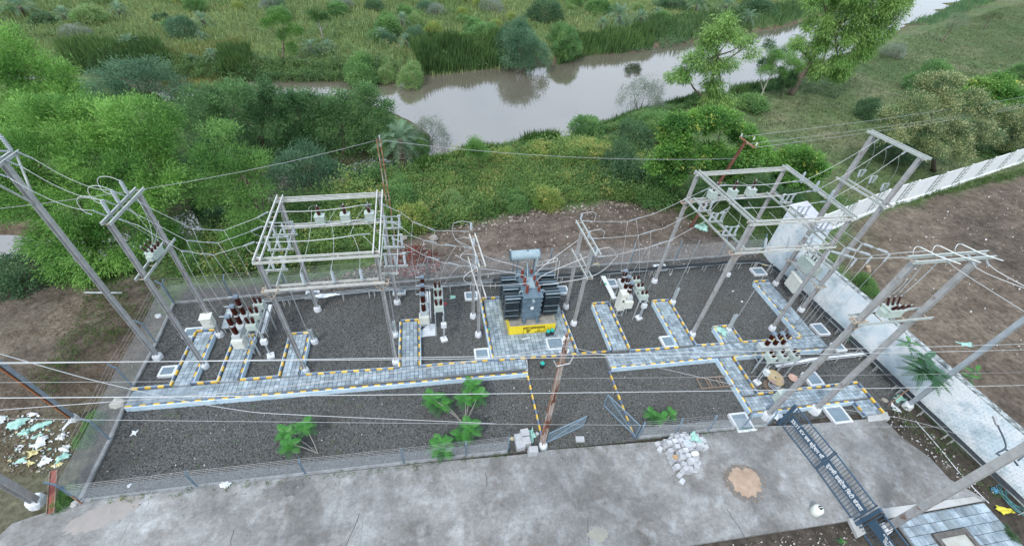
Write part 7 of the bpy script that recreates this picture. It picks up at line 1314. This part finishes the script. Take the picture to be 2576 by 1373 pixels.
scraps('litter', 'paper bits and stones in the soil by the wall tray', [(23.4, 8.9), (25.0, 9.2), (25.9, 4), (25.0, 4), (24.1, 6.3), (23.5, 7.4)], 170, .07, [(.5,.5,.5),(.2,.17,.14),(.3,.27,.22)], z=-.04)
# crushed stone relief over the gravel
P_ = in_poly(YARD, 85000); blk = np.zeros(len(P_), bool)
for (a, b2, c_, d_) in ((-14.95,4.68,13.65,14.8),(-13.25,-12.2,14.6,18.3),(-11.15,-10,14.6,17.7),(-8.25,-7.15,14.6,17.6),(-2.25,-1.1,14.5,18),(2.7,7.75,14.3,19.35),(9.7,10.95,14.3,18.25),(13.85,15.1,14.2,18.1),(16.85,18.2,14.1,15.6),(22.1,23.45,14.1,19.25),(9.2,23.6,13.1,14.35),(15.8,16.95,9.6,13.2),(15.8,23.4,9.55,10.75),(22.1,23.4,8.7,9.7)): blk |= (P_[:, 0] > a) & (P_[:, 0] < b2) & (P_[:, 1] > c_) & (P_[:, 1] < d_)
P_ = P_[~blk]; n = len(P_); r_s = .014+.024*rng.random((n, 1)); base = np.column_stack([P_, .004+.01*rng.random(n)]); A_ = rng.random(n)*6.28
dirs = [np.column_stack([np.cos(A_+k*2.094), np.sin(A_+k*2.094), np.zeros(n)])*r_s*(.7+.6*rng.random((n, 1))) for k in range(3)]; tip = base+np.column_stack([rng.normal(size=(n, 2))*.006, np.zeros(n)])+np.array([0, 0, 1])*r_s*(.8+.6*rng.random((n, 1)))
q = np.concatenate([np.stack([base+dirs[k], base+dirs[(k+1) % 3], tip], 1) for k in range(3)], 1).reshape(-1, 3); cs = (.038+.21*rng.random((n, 1))**1.5)*np.array([[.98, 1.0, .98]]); g_ = np.clip(nse(P_, 2.6, 3)*.5+.5, 0, 1)[:, None]; cs = cs*(.78+.44*g_); bw_ = np.clip(nse(P_, 4.5, 9)*1.2-.45, 0, .8)[:, None]; cs = cs*(1-bw_)+cs*np.array([[1.25, 1.02, .75]])*bw_; cs = np.where(rng.random((n, 1)) < .04, .36, cs); cs = np.repeat(cs, 3, 0)
tag(mesh_obj('crushed_stone', array_mesh('crushed_stone', q, 3, cs, scrap_m)), 'dark crushed stone spread over the whole yard', 'gravel', kind='stuff')
# boulders and lumps
for lb, r_, x, y, s_, m_ in (('pale boulder outside the left fence at the path end', 'b', 1030, 1185, .42, mat('pale stone', (.40, .38, .34), (.5, .48, .43), 3, .9)), ('white block lying in the weeds outside the left fence', 'b', 1365, 430, .22, white), ('flat grey stone at the lower left fence corner', 'c', 655, 1018, .2, ramp), ('small tan stone on the concrete edge', 'c', 1050, 975, .14, mat('tan stone', (.36, .26, .16), rough=.9)), ('long pale boulder behind the brick rubble', 'd', 1990, 680, .4, mat('grey brown stone', (.26, .24, .21), (.34, .31, .27), 3, .9)), ('round pale boulder left of the long one behind the brick rubble', 'd', 1690, 675, .32, mat('grey brown stone', (.3, .3, .3))), ('light boulder at the scrub edge left of the earth bank', 'f', 60, 340, .35, mat('grey brown stone', (.3, .3, .3))), ('small yellowish stone by the four grey blocks', 'g', 735, 905, .13, mat('yellow stone', (.5, .45, .3), rough=.9)), ('grey lump right of the mint sack by the blocks', 'g', 950, 862, .12, ramp), ('brown stone on the concrete below the sand patch', 'm', 975, 1155, .08, mat('tan stone', (.36, .26, .16), rough=.9)), ('round dark stone beside the paved leg near the wall', 'n', 950, 130, .22, mat('grey brown stone', (.3, .3, .3))), ('grey half block at the front fence near the tilted pit', 'm', 985, 382, .16, ramp)):
    p = gzp(r_, x, y); p.z = max(p.z, 0); b_ = MB(); b_.rock(V(p.x, p.y, p.z+s_*.3), s_, .6, seed=int(x)); tag(b_.build('boulder', m_), lb, 'stone')
# grey cement blocks by the open gate
blk_m = mat('grey cube block', (.36, .37, .39), (.46, .47, .48), 3, .85, bump=.2)
def block(lb, r_, x, y, sx, sy, h_, rz, layers=1):
    p = at(r_, x, y, 0); root = thing('block_stack', lb, 'blocks', (p.x, p.y, 0), 'grey block stacks by the open gate')
    for k in range(layers): b_ = MB(); b_.cbox((p.x+random.uniform(-.015, .015), p.y+random.uniform(-.015, .015), h_/layers*(k+.5)), (sx, sy, h_/layers-.008), rz+random.uniform(-.05, .05)); b_.build('block', blk_m, root)
for a_ in (('rear right stack of the four grey blocks left of the gate pole', 'g', 835, 880, .38, .36, .42, .1, 4), ('rear left stack of the four grey blocks left of the gate pole', 'g', 785, 920, .38, .36, .36, .05, 4), ('front left stack of the four grey blocks left of the gate pole', 'g', 800, 980, .4, .36, .40, .12, 4), ('front right stack of the four grey blocks left of the gate pole', 'g', 850, 955, .38, .36, .44, .1, 4), ('lone stack of pale blocks at the concrete edge by the gate pole', 'g', 905, 1035, .42, .30, .55, -.05, 5), ('single grey slab lying between the open gate leaves', 'g', 1312, 915, .42, .28, .12, -.12, 1)): block(*a_)
rag('sack', 'torn mint green sack beside the grey blocks and the gate pole', 'sack', zz('g', 895, 870), .5, .75, .25, green_bag, 5, rz=.4); rag('sack', 'mint green sack lying on the short paved strip', 'sack', (at('k', 240, 555, .25).x, at('k', 240, 555, .25).y, .27), .5, .85, .3, green_bag, 8, rz=.35); rag('sack', 'mint green sack by the wall tray behind the paved leg', 'sack', zz('n', 1075, 115), .7, .45, .3, green_bag, 9, rz=.2); rag('sheet', 'mint plastic sheet in the gravel near the middle current transformers', 'sheet', zz('f', 225, 835), .45, .35, .1, green_bag, 11); rag('sheet', 'mint plastic sheet on the bare earth beyond the brick wall', 'sheet', tuple(gzp('l', 1105, 895)), 1.0, .45, .15, green_bag, 12, rz=-.2); rag('sheet', 'pale cyan rubbish ball behind the fence under the right gantry', 'rubbish', tuple(gzp('i', 300, 700)), 1.1, .9, .5, green_bag, 13)
rag('cloth', 'white crumpled cloth on the rear cable tray', 'cloth', (at('d', 900, 1260, .65).x, at('d', 900, 1260, .65).y, .66), 1.3, .35, .12, white_bag, 14, rz=.05); rag('cloth', 'pale yellow sack caught on the rear fence right of the transformer', 'cloth', zz('f', 1455, 560), .5, .4, .25, yel_bag, 15); rag('cloth', 'yellow cloth in the far corner by the tray bend', 'cloth', zz('i', 840, 1015), .5, .3, .15, yel_bag, 16); rag('paper', 'red wrapper beside the middle current transformers', 'wrapper', zz('f', 160, 892), .22, .16, .05, mat('red wrapper', (.5, .03, .05)), 17)
rag('bag', 'translucent bag in the gravel near the left end of the front yard', 'bag', zz('c', 1155, 405), .28, .3, .1, white_bag, 18); rag('bag', 'white paper piece against the front fence on the left', 'paper', zz('c', 1108, 858), .14, .2, .03, white_bag, 19); rag('bag', 'pale bag on the concrete edge under the front fence', 'bag', (at('c', 1940, 850, .1).x, at('c', 1940, 850, .1).y, .1), .5, .25, .08, white_bag, 20); rag('bag', 'white bags tangled at the footing beside the gate', 'bag', zz('m', 1180, 260), .6, .5, .2, white_bag, 21); rag('bag', 'white strips scattered near the wall side pole foot', 'bag', zz('n', 1040, 190), .4, .6, .12, white_bag, 22)
for i_, (r_, x, y, lb) in enumerate((('h',862,355,'upper'), ('h',1505,528,'middle'), ('h',1598,635,'lower'))): rag('paper', f'{lb} white paper scrap in the gravel under the right gantry', 'paper', zz(r_, x, y), .16, .12, .04, white_bag, 30+i_)
# heap of loose pavers
pv = []; pvm = bpy.data.meshes.new('paver_block'); b_ = MB(); e = .01; sx, sy, h_ = .25, .22, .085; b_.add([(-sx/2,-sy/2,0),(sx/2,-sy/2,0),(sx/2,sy/2,0),(-sx/2,sy/2,0),(-sx/2+e,-sy/2+e,h_),(sx/2-e,-sy/2+e,h_),(sx/2-e,sy/2-e,h_),(-sx/2+e,sy/2-e,h_)], [(3,2,1,0),(4,5,6,7),(0,1,5,4),(1,2,6,5),(2,3,7,6),(3,0,4,7)]); pvm.from_pydata(b_.v, [], b_.f); pvm.materials.append(mat('pale grey loose paver', (.42, .44, .47), (.56, .57, .59), 4, .8, rnd=.22))
HP = [tuple(at('m', x, y, .1))[:2] for x, y in ((170,520),(240,450),(330,425),(480,440),(560,520),(545,570),(470,600),(500,690),(490,760),(400,790),(330,770),(280,700),(230,600))]; hp = np.array(HP); cx_, cy_ = hp.mean(0)
i_ = 0
for gx_ in np.arange(hp[:, 0].min(), hp[:, 0].max(), .27):
    for gy_ in np.arange(hp[:, 1].min(), hp[:, 1].max(), .245):
        d0 = pdist(np.array([[gx_, gy_]]), hp)[0]
        if d0 > -.02: continue
        nl_ = min(9, 3+int(-d0*14)+random.choice((-1, 0, 0, 1)))
        ox, oy, rz_ = random.uniform(-.03, .03), random.uniform(-.03, .03), random.uniform(-.35, .35); lean_ = (random.uniform(-.18, .18), random.uniform(-.18, .18)) if random.random() < .35 else (0, 0)
        for k in range(max(1, nl_)):
            o = bpy.data.objects.new('loose_paver', pvm); COL.objects.link(o); o.location = (gx_+ox+random.uniform(-.012, .012), gy_+oy+random.uniform(-.012, .012), .10+k*.089); o.rotation_euler = (lean_[0] if k == nl_-1 else 0, lean_[1] if k == nl_-1 else 0, rz_+random.uniform(-.04, .04)); tag(o, 'pale grey paver stacked in the heap on the concrete in front of the leaning fence', 'paver', 'pale pavers heaped on the concrete'); i_ += 1
for x, y in ((150,500),(170,545),(335,770),(360,820)):
    p = at('m', x, y, .1); o = bpy.data.objects.new('loose_paver', pvm); COL.objects.link(o); o.location = (p.x, p.y, .10); o.rotation_euler.z = random.uniform(0, 1); tag(o, 'loose paver lying singly on the concrete at the edge of the heap', 'paver', 'single pavers beside the heap')
rag('sack', 'mint green sack on top of the heap of pavers', 'sack', (at('m', 440, 480, .5).x, at('m', 440, 480, .5).y, .92), .45, .55, .2, green_bag, 41)
p = at('m', 440, 620, .45); b_ = MB(); b_.lathe(V(p.x-.18, p.y, .92), V(p.x+.16, p.y, .92), [(0, .05), (.15, .12), (.85, .13), (1, .1)], 12); jc = b_.build('plastic_can', cream, smooth=True); tag(jc, 'cream plastic can lying on the heap of pavers', 'can')
p = at('m', 380, 535, .45); b_ = MB(); b_.lathe(V(p.x, p.y, .90), V(p.x, p.y, .94), [(0, .14), (.5, .2), (1, .21)], 14); tag(b_.build('metal_pan', galv), 'shallow grey metal pan resting on the pavers', 'pan')
p = at('m', 280, 645, .4); tag(MB().cbox((p.x, p.y, .80), (.2, .18, .07), .1).build('brick', mat('tan brick', (.45, .28, .15), rough=.9)), 'single tan brick on the heap of pavers', 'brick')
# sand patch
sp = at('m', 900, 830, .1); sand = mat('orange brown sand', (.36, .26, .19), (.46, .35, .27), 3, .95, bump=.5, bscale=30); wet = mat('damp grime round the sand', (.13, .122, .112), (.20, .19, .18), 3, .9)
scraps('sand_grains', 'stray sand grains scattered round the sand patch', blob2(sp.x, sp.y, 1.0, .9), 700, .03, [(.42,.31,.22),(.3,.25,.2)], z=.085, cat='sand')
b_ = MB(); b_.add(blob(sp.x, sp.y-.02, 1.0, .88, .1045, 60, .06, .1), [tuple(range(40))]); tag(b_.build('sand_stain', wet), 'dark damp ring on the concrete around the sand patch', 'stain')
b_ = MB(); rings = []
for k, (f_, z_) in enumerate(((1, .106), (.8, .13), (.5, .17), (.2, .19))): random.seed(5); rings.append(blob(sp.x+.02, sp.y+.03, .74*f_, .66*f_, z_, 36, .14, .2))
vs = [p for r_ in rings for p in r_]; b_.add(vs, [(i*36+j, i*36+(j+1) % 36, (i+1)*36+(j+1) % 36, (i+1)*36+j) for i in range(3) for j in range(36)]+[tuple(range(108, 144))]); tag(b_.build('sand_patch', sand, smooth=True), 'low heap of orange brown sand on the concrete', 'sand')
for (r_, x, y, rx, ry, lb) in (('c', 900, 1100, 1.25, .5, 'faint reddish dust patch on the left end of the concrete'),):
    p = at(r_, x, y, .1); b_ = MB(); b_.add(blob(p.x, p.y, rx, ry, .1035, 40, .1, .35), [tuple(range(40))]); tag(b_.build('dust_patch', mat('reddish dust', (.30, .285, .27), (.35, .32, .30), 3, .95)), lb, 'dust')
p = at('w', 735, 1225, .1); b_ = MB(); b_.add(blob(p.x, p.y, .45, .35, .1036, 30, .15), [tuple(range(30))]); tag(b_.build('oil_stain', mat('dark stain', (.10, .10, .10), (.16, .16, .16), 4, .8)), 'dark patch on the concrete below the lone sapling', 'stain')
p = at('w', 1505, 1343, .1); b_ = MB(); b_.add(blob(p.x, p.y, .42, .26, .1034, 40, .16), [tuple(range(40))]); tag(b_.build('yellow_stain', mat('yellowish dust', (.30, .295, .245), (.26, .26, .235), 4, .95)), 'faint yellowish stain at the bottom edge of the concrete', 'stain')
# white jerry can near the gate
p = at('m', 1500, 1095, .1); jr = thing('water_can', 'big white plastic can with a dark mouth standing on the concrete near the gate', 'can', (p.x, p.y, .1)); b_ = MB(); b_.lathe(V(p.x, p.y+.05, .1), V(p.x, p.y+.05, .62), [(0, .18), (.05, .215), (.8, .215), (.93, .16), (1, .09)], 16); b_.build('body', mat('white can plastic', (.70, .72, .66), (.76, .78, .72), 2, .4), jr, smooth=True); b_ = MB(); b_.lathe(V(p.x, p.y+.05, .62), V(p.x, p.y+.05, .67), [(0, .085), (1, .075)], 12); b_.build('neck', black_m, jr)
b_ = MB(); b_.tube(smooth_pts([V(p.x-.12, p.y+.05, .56), V(p.x-.1, p.y+.05, .68), V(p.x+.1, p.y+.05, .68), V(p.x+.12, p.y+.05, .56)]), .015, 5); b_.build('handle', white, jr)
# oil tins with green lids
for lb, r_, x, y, z_ in (('left of two small black tins with green lids at the plinth corner', 'T', 800, 1225, PZ+.06), ('right of two small black tins with green lids at the plinth corner', 'T', 853, 1210, PZ+.06), ('black tin with a teal lid standing alone in the gravel below the pad', 'g', 988, 290, 0)):
    p = at(r_, x, y, z_); o = thing('oil_tin', lb, 'tin', (p.x, p.y, z_)); b_ = MB(); b_.lathe(V(p.x, p.y, z_), V(p.x, p.y, z_+.36), [(0, .11), (.1, .125), (.3, .115), (.5, .125), (.7, .115), (.9, .125), (1, .115)], 14); b_.build('body', mat('black tin', (.02, .025, .03), (.04, .045, .05), 8, .5), o); b_ = MB(); b_.lathe(V(p.x, p.y, z_+.36), V(p.x, p.y, z_+.40), [(0, .125), (1, .12)], 14); b_.build('lid', mat('teal lid', (.02, .40, .33), rough=.4), o)
p = at('T', 45, 1155, .3); b_ = MB(); b_.lathe(V(p.x, p.y, .3), V(p.x, p.y, .36), [(0, .06), (1, .055)], 10); tag(b_.build('bottle_cap', mat('teal lid', (.02, .4, .33))), 'small teal lid on the kerb at the left edge of the transformer pad', 'lid')
p = at('h', 193, 448, .62); b_ = MB(); b_.lathe(V(p.x, p.y, .58), V(p.x, p.y, .62), [(0, .08), (1, .075)], 10); tag(b_.build('green_lid', mat('green lid', (.03, .35, .14))), 'green lid left on the white tray right of the transformer', 'lid')
tag(MB().cbox(tuple(at('T', 522, 1265, PZ+.07)), (.5, .06, .03), .15).build('white_stick', white), 'white stick on the pavers in front of the yellow plinth', 'stick')
b_ = MB(); P = [at('T', 925, 1060, PZ+.08), at('T', 935, 1110, PZ+.08), at('T', 970, 1240, PZ+.08), at('T', 985, 1330, PZ+.10)]; b_.bar(P[0]+V(0, .12, 0), P[1], .3, .02); b_.tube([P[1], P[2], P[3]], .02, 6); tag(b_.build('shovel', trafo_l), 'long blue grey shovel lying on the pad right of the yellow plinth', 'shovel')
# wooden ladder frame, cable drum, pan
wood = mat('old grey brown timber', (.17, .12, .09), (.26, .20, .15), 6, .9, streak=(1, 6, 1)); ply = mat('weathered plywood', (.42, .30, .15), (.55, .45, .28), 2.2, .8, c3=(.35, .25, .24), c3scale=2.5, c3lo=.52, c3hi=.62)
lad = thing('wooden_ladder', 'short wooden ladder frame lying on the gravel beside the paved connector', 'ladder', at('k', 150, 1000)); A1, B1_, A2, B2_ = at('k',20,960,.12), at('k',280,935,.12), at('k',65,1045,.08), at('k',340,1020,.25)
for a_, b2 in ((A1, B1_), (A2, B2_)): b_ = MB(); b_.bar(a_, b2, .06, .07); b_.build('rail', wood, lad)
for f_ in (.02, .28, .36, .62, .72): b_ = MB(); b_.bar(A1.lerp(B1_, f_)+V(0, 0, .03), A2.lerp(B2_, f_)+V(0, 0, .03), .06, .05); b_.build('rung', wood, lad)
dr = thing('cable_drum', 'wooden cable drum with plywood discs standing tilted beside the front breaker', 'cable drum', at('E', 400, 1210)); c0 = V(18.25, 11.12, .03)
b_ = MB(); b_.lathe(c0, c0+V(0, 0, .06), [(0, .52), (1, .52)], 26); b_.build('lower_disc', wood, dr); b_ = MB(); b_.lathe(c0+V(.0, 0, .06), c0+V(-.05, .02, .62), [(0, .28), (1, .28)], 18); b_.build('core', black_m, dr)
b_ = MB()
for k in range(3): b_.lathe(c0+V(-.02, 0, .14+k*.13), c0+V(-.02, 0, .20+k*.13), [(0, .29), (1, .29)], 18)
tag(b_.build('white_cable', white, dr), kind='stuff'); tc_ = at('E', 490, 1078, .72); b_ = MB(); b_.lathe(tc_-V(.004, -.003, .03), tc_+V(.004, -.003, .03), [(0, .50), (1, .50)], 26); b_.build('upper_disc', ply, dr); b_ = MB(); b_.lathe(tc_+V(.004, -.003, .031), tc_+V(.005, -.004, .036), [(0, .05), (1, .05)], 10); b_.build('hole', black_m, dr)
p = at('E', 790, 1090, .05); b_ = MB(); b_.lathe(V(p.x, p.y, .01), V(p.x, p.y, .12), [(0, .16), (.6, .24), (1, .27), (1, .25), (.6, .21), (.2, .14)], 18); tag(b_.build('clay_pan', mat('pinkish clay', (.50, .30, .24), (.58, .40, .34), 4, .8)), 'round pinkish clay pan right of the cable drum', 'pan')
# left bottom: red channel
rc = thing('steel_trough', 'rusty channel with a faded red inside leaning at the lower left corner', 'channel', at('c', 450, 1090)); A_, B_ = at('c', 440, 1090, .15), at('c', 468, 725, .9)
b_ = MB(); b_.bar(A_, B_, .26, .03, up=(0, -1, .3)); b_.build('web', mat('faded red paint', (.30, .07, .06), (.24, .09, .07), 3, .8), rc)
sd = (B_-A_).normalized().cross(V(0, -1, .3)).normalized()*.14
for s_ in (-1, 1): b_ = MB(); b_.bar(A_+sd*s_, B_+sd*s_, .04, .12, up=(0, -1, .3)); b_.build('flange', wood, rc)
b_ = MB(); b_.bar(at('c', 700, 1010, .1), at('c', 470, 830, 1.5), .04, .04); tag(b_.build('corner_stay', rusty), 'thin rusty stay rod at the lower left fence corner', 'stay')
# lower right: hose, yellow sheet, pipe, lamp arms, stump
b_ = MB(); pc_ = at('n', 1960, 920, .05); pts = []
for i in range(70): a = i*.55; r_ = .45+.2*math.sin(i*.7); pts.append(pc_+V(.2+math.cos(a)*r_*.8, -.35+math.sin(a)*r_*1.2, .03+.02*(i % 5)))
b_.tube(smooth_pts(pts, 1), .016, 5); tag(b_.build('hose', mat('teal hose', (.10, .30, .32), rough=.5), smooth=True), 'tangled teal hose on the soil at the lower right', 'hose')
rag('sheet', 'blue crumpled bag within the tangled hose', 'bag', zz('n', 1900, 900), .4, .3, .18, mat('blue bag', (.10, .30, .50)), 51); rag('sheet', 'bright yellow sheet on the soil at the lower right corner', 'sheet', zz('n', 1985, 1070), .8, .35, .2, mat('bright yellow sheet', (.75, .66, .08), (.62, .54, .06), 5, .5), 52, rz=-.2)
b_ = MB(); b_.tube(smooth_pts([at('n', 1220, 300, .04), at('n', 1400, 500, .04), at('n', 1600, 750, .04), at('n', 1700, 860, .04), at('n', 1850, 1005, .04)]), .022, 6); tag(b_.build('white_pipe', white, smooth=True), 'long white pipe lying on the soil between concrete and wall', 'pipe')
lm = thing('lamp_bracket', 'dark bracket arm with a small lamp head clamped to the stout pole by the gate', 'lamp', at('n', 1960, 570, 5.0)); P = [at('n', *q_, 5.2) for q_ in ((1925,340),(1975,440),(2000,520),(1985,545),(1930,570))]
b_ = MB(); b_.tube(smooth_pts(P), .03, 6); b_.build('arm', mat('dark blue grey metal', (.06, .08, .10), rough=.5), lm); b_ = MB(); b_.bar(at('n', 1895, 265, 5.2), at('n', 1925, 340, 5.2), .12, .08); b_.build('lamp_head', steel, lm)
for q0, q1 in (((1910,575),(1950,600)), ((1985,540),(2020,560)), ((2065,640),(2100,685)), ((2100,640),(2151,600))): b_ = MB(); b_.bar(at('n', *q0, 5.2), at('n', *q1, 5.2), .05, .05); b_.build('clamp', mat('dark blue grey metal', (.06, .08, .1)), lm)
b_ = MB(); b_.tube(smooth_pts([at('l', 300, 330), at('l', 340, 270, .5), at('l', 400, 190, 1.2)]), .1, 7, radii=None); tag(b_.build('dead_stump', bark, smooth=True), 'dark bare stump on the earth behind the brick wall', 'stump'); b_ = MB(); b_.lathe(at('l', 265, 265, -.05), at('l', 265, 225, .4), [(0, .2), (1, .13)], 8); tag(b_.build('cut_stump', mat('pale cut wood', (.42, .33, .24), rough=.9)), 'pale cut stump on the earth left of the dark one', 'stump')
b_ = MB(); b_.bar(at('n', 985, 165, .05), at('n', 1165, 25, 1.1), .05, .05); tag(b_.build('bamboo_stick', mat('brown stick', (.22, .13, .08), rough=.9)), 'brown stick propped against the wall tray', 'stick')
b_ = MB(); b_.bar(at('m', 1720, 405, .11), at('m', 1755, 432, .11), .03, .02); tag(b_.build('twig', wood), 'brown twig on the concrete beyond the gate', 'twig')
cw = thing('door_frame', 'white door leaf with a dark opening beyond the corner block', 'door', at('F', 560, 500)); b_ = MB(); b_.box(27.0, 27.12, 20.2, 21.6, 0, 2.2); b_.build('leaf', pw, cw); MB().box(26.99, 27.0, 20.9, 21.4, .2, 2.0).build('dark_opening', black_m, cw)
